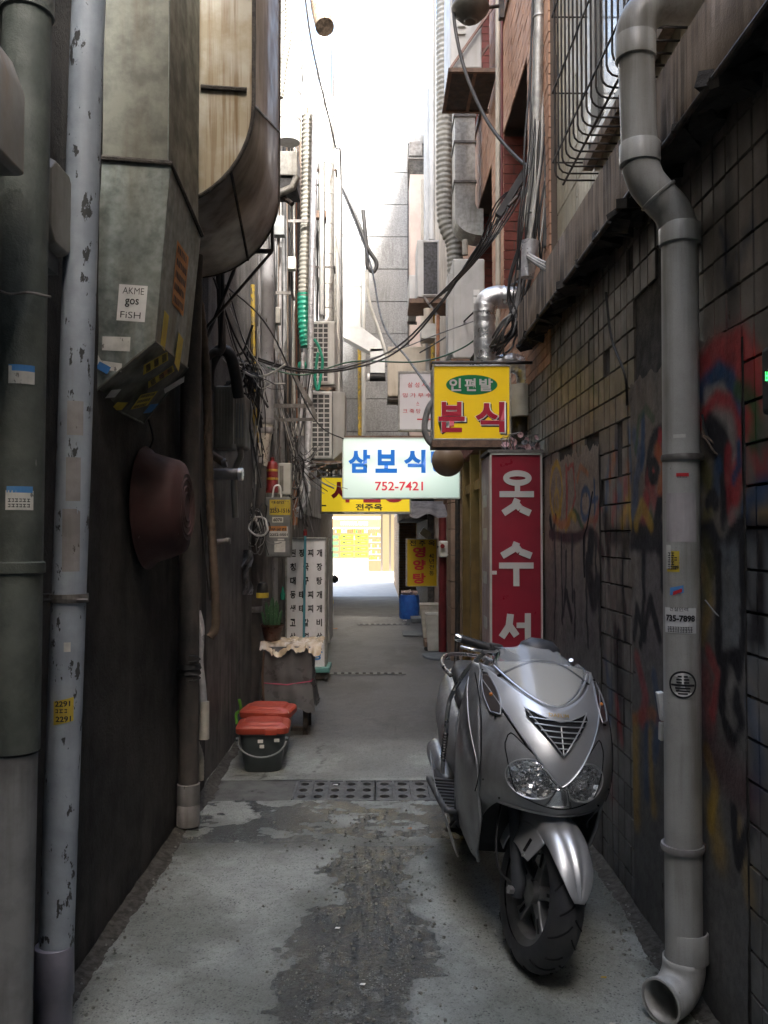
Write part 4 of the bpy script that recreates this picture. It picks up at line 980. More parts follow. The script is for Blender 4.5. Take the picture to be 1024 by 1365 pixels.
for px, py, w_, h_, rot, m_ in ((155, 458, .11, .055, -.02, 'paper'), (146, 488, .1, .035, -.15, 'paper'), (138, 490, .05, .03, -.5, 'blue_paper'), (126, 480, .045, .07, .5, 'paper')):
    u, v = front(px, py); on_quad(A0, B0, C0, u, v, w_, h_, rot, .001 + rnd.uniform(0, .002), M[m_])
# side face
As = Vector((xs + e + .001, yF, 2.0)); Bs = As + Vector((0, 1, 0)); Cs = As + Vector((0, 0, 1))
def side(px, py):
    # intersect with plane through lower side face
    for k in range(3): pass
    t_ = onx(px, py, (xs + e + xb) / 2); return t_
def side_sticker(px, py, w_, h_, rot, m_):
    U = (SL[2] - SL[1]).normalized(); dn = (BM[1] - SL[1]); Nn = U.cross(dn).normalized()
    if Nn.x < 0: Nn = -Nn
    ray = (W(px, py, 3) - CAM); t_ = (SL[1] - CAM).dot(Nn) / ray.dot(Nn); p = CAM + ray * t_
    on_quad(p, p + Vector((0, 1, 0)), p - dn.normalized(), 0, 0, w_, h_, rot, 0.0, M[m_])
    ob = C.objects[-1] if False else None
    return p, Nn
def sticker_plane(px, py, p0, n0, w_, h_, rot, m_, off=.002, rows=0):
    ray = (W(px, py, 3) - CAM); t_ = (p0 - CAM).dot(n0) / ray.dot(n0); p = CAM + ray * t_
    if n0.dot(CAM - p) < 0: n0 = -n0
    up = Vector((0, 0, 1)); rt = up.cross(n0).normalized(); up2 = n0.cross(rt); cr, sr = math.cos(rot), math.sin(rot)
    U = rt * cr + up2 * sr; V = -rt * sr + up2 * cr; p = p + n0 * off
    j = lambda: rnd.uniform(-.1, .1)
    MB().add([p - U * w_ / 2 * (1 + j()) - V * h_ / 2, p + U * w_ / 2 - V * h_ / 2 * (1 + j()), p + U * w_ / 2 * (1 + j()) + V * h_ / 2, p - U * w_ / 2 + V * h_ / 2 * (1 + j())], [(0, 1, 2, 3)]).build('sticker', M[m_], d1, fix=False)
    if rows:
        mb = MB(); p = p + n0 * .001
        for r_ in range(rows):
            b = -h_ / 2 + (r_ + .5) * h_ / rows; a = -w_ * .42
            while a < w_ * .36:
                q = rnd.uniform(.05, .09) * w_; hh = h_ / rows * .28
                mb.add([p + U * a + V * (b - hh), p + U * (a + q) + V * (b - hh), p + U * (a + q) + V * (b + hh), p + U * a + V * (b + hh)], [(0, 1, 2, 3)]); a += q * 1.6
        mb.build('print', M['ink'], d1, fix=False)
n_s = (SL[2] - SL[1]).cross(BM[1] - SL[1]).normalized()
sticker_plane(240, 372, SL[1], n_s, .2, .26, .0, 'orange_paper', rows=5)
sticker_plane(219, 440, SL[1], n_s, .07, .15, -.1, 'yellow_paper')
sticker_plane(238, 468, SL[1], n_s, .09, .15, -.2, 'yellow_paper')
n_m = (BM[1] - BM[0]).cross(BM[3] - BM[0]).normalized()
for px, py, w_, h_, rot, m_, rr_ in ((207, 482, .075, .12, -.5, 'yellow_paper', 3), (214, 500, .06, .13, -.4, 'yellow_paper', 3), (218, 497, .04, .05, .2, 'orange_paper', 0), (231, 512, .05, .11, -.5, 'paper', 0),
        (191, 532, .1, .1, .45, 'yellow_paper', 3), (200, 543, .06, .06, .3, 'blue_paper', 0), (158, 540, .08, .05, .2, 'yellow_paper', 0), (150, 523, .06, .05, .3, 'paper', 0)):
    sticker_plane(px, py, BM[0], n_m, w_, h_, rot, m_, off=-.006 if False else .007, rows=rr_)

# ---------------- rust stained duct with curved elbow
d2 = thing('metal_duct', 'big rust-streaked duct curving into the left wall above the alley', 'duct', (-.85, 4.5, 3.2))
yF2, yB2 = 4.02, 5.08; Xo = -.6; cx0 = -1.1; zc0 = W(335, 140, yF2).z; Rr = .5
arc = [(Xo, 6.4), (Xo, 5.2)] + [(cx0 + Rr * math.cos(a), zc0 + Rr * math.sin(a) * 1.02) for a in [-k * math.pi / 2 / 14 for k in range(15)]]
mb = MB(); N = len(arc)
for (x, z) in arc: mb.v += [(x, yF2, z), (x, yB2, z)]
for i in range(N - 1): mb.f.append((2 * i, 2 * i + 2, 2 * i + 3, 2 * i + 1)); mb.mi.append(0)
mb.build('curved_outer_sheet', M['grease'], d2, smooth=60, solid=.004)
poly = [(x, yF2 + .004, z) for x, z in arc] + [(-1.11, yF2 + .004, arc[-1][1]), (-1.11, yF2 + .004, 6.4)]
MB().add([poly[i] for i in range(len(poly))], [tuple(range(len(poly)))]).build('side_sheet', M['rust_face'], d2)
MB().add([(p[0], yB2 - .004, p[2]) for p in poly], [tuple(range(len(poly)))]).build('side_sheet', M['grease'], d2)
lip([(x + .002, yF2 - .004, z) for x, z in arc], .010, M['caulk'], d2, n=7)
lip([(x + .001, yB2, z) for x, z in arc], .007, M['caulk'], d2)
lip([W(268, 116, yF2 - .004), W(329, 120, yF2 - .004)], .012, M['caulk'], d2)
k_ = 8; lip([(arc[k_][0] + .003, yF2, arc[k_][1] - .002), (arc[k_ + 2][0] + .004, yB2, arc[k_ + 2][1] - .004)], .008, M['caulk'], d2)
lip([(arc[2][0] + .003, yF2, arc[2][1]), (Xo + .003, yB2, 4.05)], .006, M['galv_dark'], d2)
for zz in (4.9, 5.6): lip([(Xo + .002, yF2, zz), (Xo + .002, yB2, zz)], .006, M['galv_dark'], d2)
# bracket under the duct
bk = thing('wall_bracket', 'black steel bracket holding the curved duct', 'bracket', (-.8, 5.2, 3.0))
a, b_, c = W(363, 335, 5.2), W(330, 337, 5.2), W(362, 290, 5.2)
MB().tube([Vector((-1.12, 5.2, a.z)), a], .016, 4).build('arm', M['iron'], bk); MB().tube([c + Vector((0, 0, .3)), a], .012, 4).build('hanger', M['iron'], bk)
MB().tube([a, Vector((-1.12, 5.2, a.z - .55))], .01, 4).build('brace', M['iron'], bk)

# ---------------- hanging basin
bs = thing('rubber_basin', 'dusty maroon rubber basin hanging sideways on the dark wall', 'basin', (-1.08, 3.98, 1.73))
c = Vector((-1.09, 4.02, 1.735))
prof = [(.001, .185), (.15, .185), (.158, .188), (.165, .183), (.21, .17), (.222, .155), (.262, .03), (.285, .012), (.292, .0), (.284, -.006), (.262, .004), (.25, .02), (.21, .15), (.15, .165), (.001, .165)]
o = MB().lathe(prof, c, axis=(1, .0, 0.02), n=48).build('shell', M['basin'], bs, smooth=40)
for r_ in (.06, .09, .125): MB().lathe([(r_, .184), (r_ + .004, .189), (r_ + .009, .189), (r_ + .013, .184)], c, axis=(1, 0, .02), n=40, cap=False).build('base_ring', M['basin'], bs, smooth=40)
MB().tube(smoothpath([c + Vector((.0, 0, .27)), c + Vector((.02, .01, .33)), c + Vector((-.0, 0, .42))]), .005, 6).build('hanging_cord', M['cable'], bs)

# ---------------- black pipe with sleeve
p3 = pipe('drain_pipe', 'black rusty pipe standing on the ground beyond the hanging basin', 'pipe', [Vector((-1.03, 4.72, 4.2)), W(253, 600, 4.72), W(251, 1100, 4.72)], .056, M['black_pipe'])
MB().lathe([(.054, .2), (.062, .195), (.063, .09), (.06, .085), (.063, .08), (.063, -.03)], W(251, 1092, 4.72), n=22).build('sleeve', M['pvc_old'], p3, smooth=50)
for py in (893,): MB().lathe([(.058, -.03), (.068, -.02), (.06, 0), (.07, .01), (.062, .035)], W(252, py, 4.72), n=16).build('wrapping', M['black_rubber'], p3, smooth=50)
for py, dz in ((905, 0), (880, .05)): MB().tube([W(252 + 15 * math.sin(a), py - 6 * math.cos(a) - a, 4.66) for a in (0, .8, 1.6, 2.4, 3.1)], .006, 6).build('tie', M['cable'], p3)
# brown wrapped hose falling beside it
def hose(name, label, cat, pts, r, m, n=12, k=6, rings=0, rm=None, group=None):
    root = thing(name, label, cat, Vector(pts[-1]), group); P = smoothpath(pts, k)
    if rings:
        # resample and give it ribs
        L = [0]; 
        for a, b in zip(P[:-1], P[1:]): L.append(L[-1] + (b - a).length)
        nr = int(L[-1] / rings); Q = []; rr = []
        for i in range(nr * 4 + 1):
            s = L[-1] * i / (nr * 4); j = min(max(np.searchsorted(L, s) - 1, 0), len(P) - 2); t_ = (s - L[j]) / max(L[j + 1] - L[j], 1e-9)
            Q.append(P[j].lerp(P[j + 1], t_)); rr.append(r * (1.0, 1.0, .9, .9)[i % 4])
        MB().tube(Q, rr, n).build('hose_body', m, root, smooth=50)
    else: MB().tube(P, r, n).build('hose_body', m, root, smooth=50)
    return root
hose('insulated_hose', 'brown tape-wrapped hose running down beside the black pipe on the left', 'hose', [W(262, 395, 4.9), W(268, 420, 4.9), W(276, 520, 4.9), W(279, 640, 4.9), W(285, 760, 4.88), W(288, 830, 4.88), W(280, 850, 4.86)], .027, M['brown_hose'], rings=.05)
hh = hose('insulated_hose', 'frayed white pipe lagging hanging near the foot of the black pipe', 'hose', [W(263, 815, 4.95), W(268, 840, 4.93), W(266, 880, 4.9), W(270, 920, 4.88), W(273, 985, 4.88)], .022, M['insul'], n=10)
MB().tube([W(273, 935, 4.87), W(272, 985, 4.87)], [.026, .03], 10).build('loose_lagging', M['weave'], hh, smooth=50)
hose('insulated_hose', 'grey ribbed conduit stub at the foot of the left wall', 'hose', [W(262, 990, 4.95), W(268, 1010, 4.95), W(268, 1040, 4.95)], .018, M['corr'], rings=.02)
# stubs of pipe sticking from the wall
for i, (px0, py0, px1, py1, dd, r_, m_, lab) in enumerate(((262, 632, 322, 632, 5.5, .036, 'pvc_old', 'thick short pipe stub poking out of the left wall, with a metal end'), (262, 592, 300, 618, 5.45, .026, 'brown_hose', 'brown pipe elbow slanting towards the meter boxes'),
        (266, 724, 305, 721, 5.5, .018, 'pvc_old', 'thin horizontal pipe stub lower on the left wall'), (262, 600, 262, 1000, 5.1, .03, 'black_pipe', 'slim black pipe hidden just behind the wrapped hose'))):
    q = thing('pipe_stub', lab, 'pipe', W(px1, py1, dd)); MB().tube([W(px0, py0, dd), W(px1, py1, dd)], r_, 14).build('shaft', M[m_], q, smooth=50)
    if i != 3: MB().tube([W(px1 - 4, py1, dd), W(px1 + 2, py1 - (py0 - py1) * -.05, dd)], r_ * 1.15, 14).build('end_cap', M['alu'] if i == 0 else M['pvc_old'], q, smooth=50)

# ---------------- meter boxes on the stucco wall
mb_ = thing('gas_meter', 'grimy ribbed meter box below the cable tangle', 'meter', W(305, 560, 5.9))
c0 = W(293, 518, 5.9); c1 = W(318, 600, 5.9)
mb = MB(); mb.bb(-1.12, c1.x - .02, 5.78, 5.98, c1.z, c0.z); mb.build('housing', M['meter'], mb_, bevel=.012, seg=3)
for k in range(9): MB().bb(-1.1 + k * .02, -1.09 + k * .02, 5.772, 5.78, c1.z + .03, c0.z - .03).build('rib', M['meter'], mb_)
mb_ = thing('gas_meter', 'smaller meter with cloudy window protruding towards the alley', 'meter', W(320, 560, 6.0))
MB().bb(W(313, 560, 6).x, W(329, 560, 6).x, 5.93, 6.2, W(320, 598, 6).z, W(320, 527, 6).z).build('housing', M['meter'], mb_, bevel=.02, seg=3)
MB().bb(W(317, 560, 6).x, W(327, 560, 6).x, 5.915, 5.93, W(320, 585, 6).z, W(320, 540, 6).z).build('window', M['meter_glass'], mb_, bevel=.004)
q = thing('pipe_elbow', 'pale plastic pipe elbow under the meter boxes', 'pipe', W(320, 610, 6.0)); MB().tube(smoothpath([W(320, 598, 6), W(321, 608, 6), W(316, 620, 6), W(312, 640, 6), W(314, 690, 6)]), .022, 12).build('bend', M['pvc'], q, smooth=50)
hose('bent_pipe', 'fat black rubber pipe looping over the meter boxes', 'pipe', [W(278, 520, 5.7), W(280, 490, 5.7), W(292, 468, 5.7), W(306, 472, 5.7), W(314, 500, 5.75), W(318, 530, 5.8)], .04, M['black_rubber'])
hose('bent_pipe', 'grey curved pipe above the meter boxes on the left wall', 'pipe', [W(275, 478, 5.6), W(285, 470, 5.6), W(295, 466, 5.6), W(296, 440, 5.6), W(290, 300, 5.6)], .026, M['black_pipe'])

# ---------------- pipe 4, kinked
p4 = thing('drain_pipe', 'grey pipe with a mottled white kinked section on the left, behind the red lidded bins', 'pipe', W(338, 940, 7.6))
MB().tube([W(357, 335, 7.6), W(356, 560, 7.6)], .058, 18).build('upper_shaft', M['pvc_mid'], p4, smooth=50)
MB().tube([W(356, 556, 7.6), W(355, 572, 7.6), W(350, 612, 7.6), W(348, 620, 7.6)], .056, 18).build('kinked_section', M['pvc_white'], p4, smooth=50)
MB().tube([W(347, 608, 7.6), W(346, 660, 7.6), W(341, 800, 7.6), W(337, 948, 7.6)], [.06, .057, .058, .058], 18).build('lower_shaft', M['black_pipe'], p4, smooth=50)
for px, py in ((356, 562), (355, 574), (348, 614), (341, 812)): MB().lathe([(.054, -.03), (.06, -.025), (.06, .025), (.054, .03)], W(px, py, 7.6), n=18, cap=False).build('collar', M['pvc_old'], p4, smooth=50)
pipe('gas_pipe', 'thin yellow gas pipe with peeling paint beside the kinked grey pipe', 'pipe', [W(337, 380, 6.9), W(338, 480, 6.9), W(340, 560, 6.9), W(343, 590, 6.95)], .018, M['yellow_pipe'], n=12)
pipe('thin_pipe', 'slim grey rod pipe rising past the yellow gas pipe', 'pipe', [W(345, 340, 6.95), W(346, 590, 6.95)], .012, M['pvc_old'], n=10)
# steel triangle bracket
bk = thing('steel_bracket', 'grey angle-iron triangle bracket jutting from the left wall, carrying nothing', 'bracket', W(400, 560, 8.2))
A, B, Cc, D_, E_ = W(362, 452, 8.2), W(416, 541, 8.2), W(421, 559, 8.2), W(363, 541, 8.2), W(370, 560, 8.2)
for nm, p, q, s_ in (('brace', A, B, .034), ('end_piece', B, Cc, .03), ('arm', D_, B, .03), ('arm', E_, Cc, .024), ('strut', D_ + Vector((0, 0, -.04)), E_, .024)):
    d = (q - p); mb = MB(); L_ = d.length; an = math.atan2(d.z, d.x)
    mb.box((p + q) / 2, (L_, .006, s_ * 1.3), (0, -an, 0)); mb.box((p + q) / 2 + Vector((0, s_ / 2, 0)), (L_, s_, .005), (0, -an, 0)); mb.build(nm, M['steel'], bk)
# red fire-bell cylinder, pale box, grey cabinet
q = thing('red_canister', 'dark red painted canister strapped behind the grey cabinet on the left', 'canister', W(363, 655, 8.0))
MB().lathe([(.001, .34), (.02, .335), (.022, .30), (.045, .285), (.055, .26), (.055, .05), (.06, .04), (.06, 0)], W(363, 657, 8.0), n=18).build('bottle', M['red_ext'], q, smooth=40)
for z_ in (.12, .2): MB().lathe([(.056, 0), (.058, .005), (.058, .018), (.056, .022)], W(363, 657, 8.0) + Vector((0, 0, z_)), n=18, cap=False).build('band', M['yellow_pipe'], q)
q = thing('junction_box', 'pale plastic junction box above the grey cabinet', 'box', W(378, 640, 8.3)); MB().bb(W(371, 640, 8.3).x, W(388, 640, 8.3).x, 8.3, 8.42, W(378, 659, 8.3).z, W(378, 617, 8.3).z).build('housing', M['pale_plastic'], q, bevel=.008)
MB().bb(W(373, 640, 8.3).x, W(378, 640, 8.3).x, 8.29, 8.3, W(378, 655, 8.3).z, W(378, 621, 8.3).z).build('flap', M['meter'], q)
cb = thing('electric_cabinet', 'grey metal cabinet covered in phone number stickers on the left', 'cabinet', W(371, 740, 7.75))
x0, x1, z0, z1 = W(354, 700, 7.75).x, W(387, 700, 7.75).x, W(371, 743, 7.75).z, W(371, 663, 7.75).z
MB().bb(x0, x1, 7.75, 7.95, z0, z1).build('housing', M['box_grey'], cb, bevel=.005); MB().bb(x0 + .008, x1 - .008, 7.742, 7.75, z0 + .01, z1 - .01).build('door', M['box_grey'], cb, bevel=.002)
def flat_sticker(par, x, z, y, w_, h_, m_, lines=(), rot=0, tm=None):
    o = MB().bb(x - w_ / 2, x + w_ / 2, y - .0015, y, z - h_ / 2, z + h_ / 2).build('sticker', M[m_], par)
    for k, (s_, fr, dz, hh_) in enumerate(lines): text(s_, (x, y - .002, z + dz), hh_, w_ * fr, tm or M['ink'], par, name='print', bold=.03, depth=.001)
    return o
xm = (x0 + x1) / 2; sc_ = 7.75 / 1130
flat_sticker(cb, xm + .02, z1 - .035 * 2.6, 7.741, .19, .14, 'yellow_paper', (('대성인력', .8, .045, .028), ('2253-1516', .95, -.03, .04)))
flat_sticker(cb, xm + .0, z1 - .205, 7.741, .1, .05, 'paper', (('6070', .8, 0, .03),))
flat_sticker(cb, xm + .01, z1 - .315, 7.741, .17, .1, 'paper', (('무궁한', .85, .022, .026), ('2252-0501', .95, -.026, .024)))
flat_sticker(cb, xm + .0, z1 - .30 + .015, 7.7405, .165, .045, 'orange_paper')
flat_sticker(cb, xm + .02, z1 - .45, 7.741, .1, .1, 'paper')
flat_sticker(cb, xm + .03, z1 - .385, 7.7405, .06, .015, 'paper', tm=M['ink_red'])
MB().tube(smoothpath([Vector((x0 + .06, 7.77, z1)), Vector((x0 + .08, 7.77, z1 + .1)), Vector((x0 + .13, 7.77, z1 + .1)), Vector((x0 + .14, 7.77, z1))]), .008, 8).build('handle', M['white'], cb)
# small hanging things under it
q = thing('yellow_valve', 'small black and yellow valve clamped to the kinked grey pipe', 'valve', W(350, 790, 7.4)); MB().lathe([(.03, -.06), (.05, -.05), (.05, .02), (.04, .05), (.02, .06)], W(350, 785, 7.4), n=14).build('body', M['black_rubber'], q, smooth=40)
MB().lathe([(.052, -.045), (.055, -.04), (.055, -.005), (.052, 0)], W(350, 790, 7.4), n=14, cap=False).build('band', M['yellow_paper'], q)
q = thing('glass_bottle', 'small green bottle hanging on a string above the cactus', 'bottle', W(376, 795, 7.5)); MB().lathe([(.001, 0), (.022, .003), (.024, .05), (.01, .08), (.008, .12)], W(377, 800, 7.5), n=12).build('body', mat('green_glass', (.02, .14, .09), rough=.12, bump=0), q, smooth=40)
MB().tube([W(377, 781, 7.5), W(377, 745, 7.5)], .003, 5).build('string', M['cable'], q)
q = thing('plastic_bag', 'crumpled pale plastic bag stuffed behind the grey pipe', 'bag', W(327, 760, 7.0))
bm_ = MB().grid(lambda u, v: W(321 + 14 * u + 3 * math.sin(v * 9), 733 + 60 * v, 7.0 + .05 * math.sin(u * 7 + v * 11)), 8, 18); bm_.build('film', mat('grimy_film', (.3, .3, .31), (.12, .12, .12), rough=.3, scale=20, bump=.6), q, smooth=60)

# ---------------- bins
def bucket(loc, label, first=None):
    if first is not None: return dup(first, loc, label)
    b = thing('food_waste_bin', label, 'bin', (0, 0, 0), 'red-lidded food waste bins')
    def ring(w_, d_, z, r=.05):
        pts = []
        for cx, cy, a0 in ((w_ / 2 - r, d_ / 2 - r, 0), (-w_ / 2 + r, d_ / 2 - r, 90), (-w_ / 2 + r, -d_ / 2 + r, 180), (w_ / 2 - r, -d_ / 2 + r, 270)):
            for k in range(5): a = R(a0 + k * 22.5); pts.append(Vector((cx + r * math.cos(a), cy + r * math.sin(a), z)))
        return pts
    MB().rings([ring(.23, .19, 0), ring(.25, .21, .02), ring(.315, .26, .255), ring(.335, .28, .26), ring(.335, .28, .275)]).build('body', M['bin_dark'], b, smooth=35)
    MB().rings([ring(.355, .30, .268), ring(.36, .305, .275), ring(.36, .305, .305), ring(.34, .285, .318), ring(.27, .22, .325), ring(.25, .2, .338), ring(.15, .1, .34)]).build('lid', M['bin_red'], b, smooth=35)
    MB().bb(.02, .1, -.158, -.145, .262, .30).build('latch', M['bin_red'], b, bevel=.004)
    P = [Vector((-.165 * math.cos(t_), -.14 - .035 * math.sin(t_), .235 - .115 * math.sin(t_))) for t_ in [math.pi * k / 16 for k in range(17)]]
    MB().tube(P, .006, 8).build('handle', mat('grey_handle', (.2, .21, .22), rough=.5, bump=0), b, smooth=50)
    for s_ in (-1, 1): MB().cyl((s_ * .158, -.14, .235), (s_ * .175, -.14, .235), .014, 12).build('pivot', M['bin_dark'], b)
    for x_, z_, w_ in ((-.01, .22, .035), (.1, .225, .035), (0, .185, .03)):
        MB().box((x_, -.1255 - (z_ - .02) * .09, z_), (w_, .002, .022), (R(-6), 0, 0)).build('torn_label', M['paper'], b)
    b.location = loc; return b
b1 = bucket(Vector((W(350, 1028, 5.85).x, 5.9, 0)), 'dark food waste bin with chipped red lid, in front of its twin'); b1.rotation_euler.z = R(3)
b2 = dup(b1, Vector((W(358, 1000, 6.3).x, 6.3, .0)), 'food waste bin mostly hidden behind the front bin, only its red lid showing', rotz=R(-6))
b2.scale = (1.05, 1.05, 1.08)
q = thing('plastic_scoop', 'lime green plastic handle sticking up behind the bins', 'scoop', W(320, 970, 6.5)); MB().tube(smoothpath([W(316, 965, 6.5), W(315, 952, 6.5), W(321, 946, 6.5), W(319, 932, 6.5)]), .012, 8).build('grip', mat('lime_plastic', (.12, .32, .04), rough=.4, bump=0), q, smooth=50)

# ---------------- covered stand, cactus
st = thing('covered_stand', 'small stand wrapped in a grey vinyl cover tied with pink string', 'stand', (-.76, 7.0, 0))
x0, x1 = W(352, 900, 6.9).x, W(414, 900, 6.9).x; zt = W(0, 862, 6.9).z; zb = W(0, 945, 6.9).z; y0, y1 = 6.88, 7.3
rs = []
NP = 64
for i in range(15):
    t_ = i / 14; z = zb + (zt - zb) * t_; ring = []
    for k in range(NP):
        s = k / NP * 4; e_ = int(s); f = s - e_; cx, cy = (((x0, y0), (x1, y0)), ((x1, y0), (x1, y1)), ((x1, y1), (x0, y1)), ((x0, y1), (x0, y0)))[e_]
        x = cx[0] + (cy[0] - cx[0]) * f; y = cx[1] + (cy[1] - cx[1]) * f; nx, ny = ((0, -1), (1, 0), (0, 1), (-1, 0))[e_]
        fold = (.010 * math.sin(k * 1.15 + z * 4) + .02 * math.sin(k * .45 + z * 9) * (1 - t_)) * (1 if t_ < .98 else .2)
        fl = .03 * (1 - t_) - (.018 if abs(t_ - .42) < .04 else 0) 
        ring.append(Vector((x + nx * (fl + fold), y + ny * (fl + fold), z + (.025 * math.sin(k * .7) if i == 0 else 0) - abs(f - .5) * .0)))
    rs.append(ring)
mb = MB().rings(rs, cap=False); mb.add([(x0, y0, zt + .002), (x1, y0, zt + .002), (x1, y1, zt + .002), (x0, y1, zt + .002)], [(0, 1, 2, 3)])
mb.build('vinyl_cover', M['tarp'], st, smooth=60)
zz = zb + (zt - zb) * .42
MB().tube([(x0 - .005, y0 - .01, zz), ((x0 + x1) / 2, y0 - .02, zz - .012), (x1 + .01, y0 - .01, zz + .015), (x1 + .01, y1, zz), (x0 - .01, y1, zz), (x0 - .005, y0 - .01, zz)], .005, 6).build('pink_string', mat('pink_string', (.45, .08, .14), rough=.7, bump=0), st)
for px_, yy in ((x0 + .04, y0 + .04), (x1 - .04, y0 + .04), (x0 + .04, y1 - .04), (x1 - .04, y1 - .04)):
    MB().bb(px_ - .02, px_ + .02, yy - .02, yy + .02, 0, zb + .12).build('leg', M['iron'], st)
MB().bb(x0, x1, y0 + .02, y0 + .05, .03, .06).build('foot_rail', M['iron'], st)
pf = thing('plastic_sheet', 'crumpled yellowish plastic sheet draped over the covered stand', 'plastic sheet', (-.76, 7.0, zt))
def film(u, v):
    x = x0 - .03 + (x1 - x0 + .12) * u; y = y0 - .035 + (y1 - y0 + .06) * v
    z = zt + .012 + .035 * abs(noise.noise(Vector((x * 9, y * 9, 0)))) + .022 * abs(noise.noise(Vector((x * 25, y * 25, 3))))
    if v < .12: z -= (.12 - v) * (.45 + .8 * noise.noise(Vector((u * 5, 2.2, 0))) + .25 * noise.noise(Vector((u * 23, 5, 0)))) ; 
    if u > .93: z += .01 * math.sin(v * 20) - (u - .93) * .1
    return (x, y, z)
MB().grid(film, 40, 30).build('film', M['cling'], pf, smooth=60)
ct = thing('potted_cactus', 'spiky columnar cactus in a dark brown pot on the covered stand', 'potted plant', (0, 0, 0))
cx = W(363, 850, 7.05).x; cz = zt + .03; cy = 7.05
MB().lathe([(.001, 0), (.062, 0), (.068, .01), (.092, .115), (.1, .12), (.1, .135), (.09, .135), (.085, .12), (.001, .12)], (cx, cy, cz), n=24).build('pot', M['soil_pot'], ct, smooth=40)
MB().lathe([(.001, .125), (.084, .122)], (cx, cy, cz), n=16, cap=False).build('soil', M['soil'], ct)
for k, (dx, dy, h_, r_) in enumerate(((0, 0, .24, .018), (-.035, .01, .2, .015), (.03, -.01, .19, .016), (.05, .02, .13, .013), (-.055, -.02, .12, .012), (-.01, -.03, .17, .013), (.02, .035, .21, .014))):
    mb = MB(); rs = []
    for i in range(9):
        t_ = i / 8; rr_ = r_ * (1 if t_ < .75 else math.sqrt(max(0.02, 1 - ((t_ - .75) / .25) ** 2)))
        rs.append([Vector((cx + dx * (1 + t_ * .5) + rr_ * (1 if q % 2 else .72) * math.cos(q * math.pi / 7), cy + dy + rr_ * (1 if q % 2 else .72) * math.sin(q * math.pi / 7), cz + .12 + h_ * t_)) for q in range(14)])
    mb.rings(rs); mb.build('stem', M['cactus'], ct, smooth=30)
    mb = MB()
    for s in range(40):
        a = rnd.uniform(0, 6.28); t_ = rnd.random(); p = Vector((cx + dx * (1 + t_ * .5) + r_ * math.cos(a), cy + dy + r_ * math.sin(a), cz + .12 + h_ * t_)); d = Vector((math.cos(a), math.sin(a), .3)) * .012
        mb.add([p, p + Vector((.001, 0, .001)), p + d], [(0, 1, 2)])
    mb.build('spines', M['weave'], ct, fix=False)
# stick beside the stand
q = MB().tube([W(352, 868, 6.8), W(350, 900, 6.78), W(353, 955, 6.76)], .009, 8).build('wooden_stick', M['brown_wood']); tag(q, 'brown stick leaning against the side of the covered stand', 'stick')
q = thing('stone', 'rounded stone lying at the wall foot behind the bins', 'stone', (-1.02, 7.3, 0)); MB().lathe([(.001, 0), (.08, .01), (.1, .06), (.08, .12), (.03, .15), (.001, .155)], (-1.03, 7.3, .0), n=14, sx=1.1, sy=.8).build('body', M['stucco'], q, smooth=60)

# ---------------- menu sign
ms = thing('menu_sign', 'tall white standing menu board with black Korean dish names on the left', 'sign', (-.8, 9.5, 0))
x0, x1 = W(383, 800, 9.5).x, W(433, 800, 9.5).x; z0, z1 = W(0, 893, 9.5).z, W(0, 719, 9.5).z
MB().bb(x0, x1, 9.5, 9.78, z0, z1).build('panel', mat('white_acrylic', (.72, .72, .74), (.64, .64, .66), rough=.35, scale=3, bump=0, streak=(.35, .34, .32), samt=.4), ms)
fm = MB()
for a, b_, c, d in ((x0 - .02, x0, z0, z1), (x1, x1 + .02, z0, z1), (x0 - .02, x1 + .02, z1, z1 + .02), (x0 - .02, x1 + .02, z0 - .02, z0)): fm.bb(a, b_, 9.485, 9.8, c, d)
fm.build('frame', M['zinc'], ms)
cols = ('된청대동생고삼', '장국구태태갈겹   ', '찌  찌찌    ', '개장탕개개비살탕')
rowsT = ['된장찌개', '청국 장', '대구 탕', '동태찌개', '생태찌개', '고갈 비', '삼겹 살', ' 꼬리탕']
H_ = z1 - z0; cw2 = (x1 - x0)
for r_, row in enumerate(rowsT):
    for k, ch in enumerate(row):
        if ch == ' ': continue
        cxp = x0 + cw2 * (.15 + .235 * k) if row.count(' ') == 0 or r_ == 7 else x0 + cw2 * ((.15, .5, .5, .855)[k])
        text(ch, (cxp, 9.499, z1 - H_ * (.105 + .107 * r_)), .075, .062, M['ink'], ms, bold=.035, height=.085)
text('당', (x0 + cw2 * .8, 9.499, z0 + .17), .13, .12, M['blue_paper'], ms, bold=.035); text('식', (x0 + cw2 * .5, 9.499, z0 + .17), .13, .12, M['blue_paper'], ms, bold=.035); text('보', (x0 + cw2 * .2, 9.499, z0 + .17), .13, .12, M['blue_paper'], ms, bold=.035)
MB().bb(x0 - .05, x1 + .06, 9.42, 9.86, .09, .15).build('base_tray', M['teal'], ms, bevel=.01); MB().bb(x0, x1 + .02, 9.45, 9.8, .02, .09).build('base_frame', M['iron'], ms)
for xx in (x0, x1 + .02): MB().cyl((xx - .015, 9.45, .03), (xx + .015, 9.45, .03), .03, 14).build('caster', M['black_rubber'], ms)
q = pipe('umbrella_pole', 'thin turquoise pole standing in front of the menu sign with a red tip', 'pole', [W(407, 712, 9.0), W(405, 850, 9.0)], .013, M['teal_pole'], n=10); MB().lathe([(.02, 0), (.022, .01), (.022, .05), (.01, .07)], W(407, 714, 9.0), n=10).build('tip', M['red_ext'], q)
q = thing('grey_board', 'plain grey panel standing just behind the menu sign', 'board', (-.6, 10.5, 0)); MB().bb(W(434, 0, 10.5).x, W(440, 0, 10.5).x, 10.5, 10.9, .4, W(0, 718, 10.5).z).build('panel', M['ac'], q)
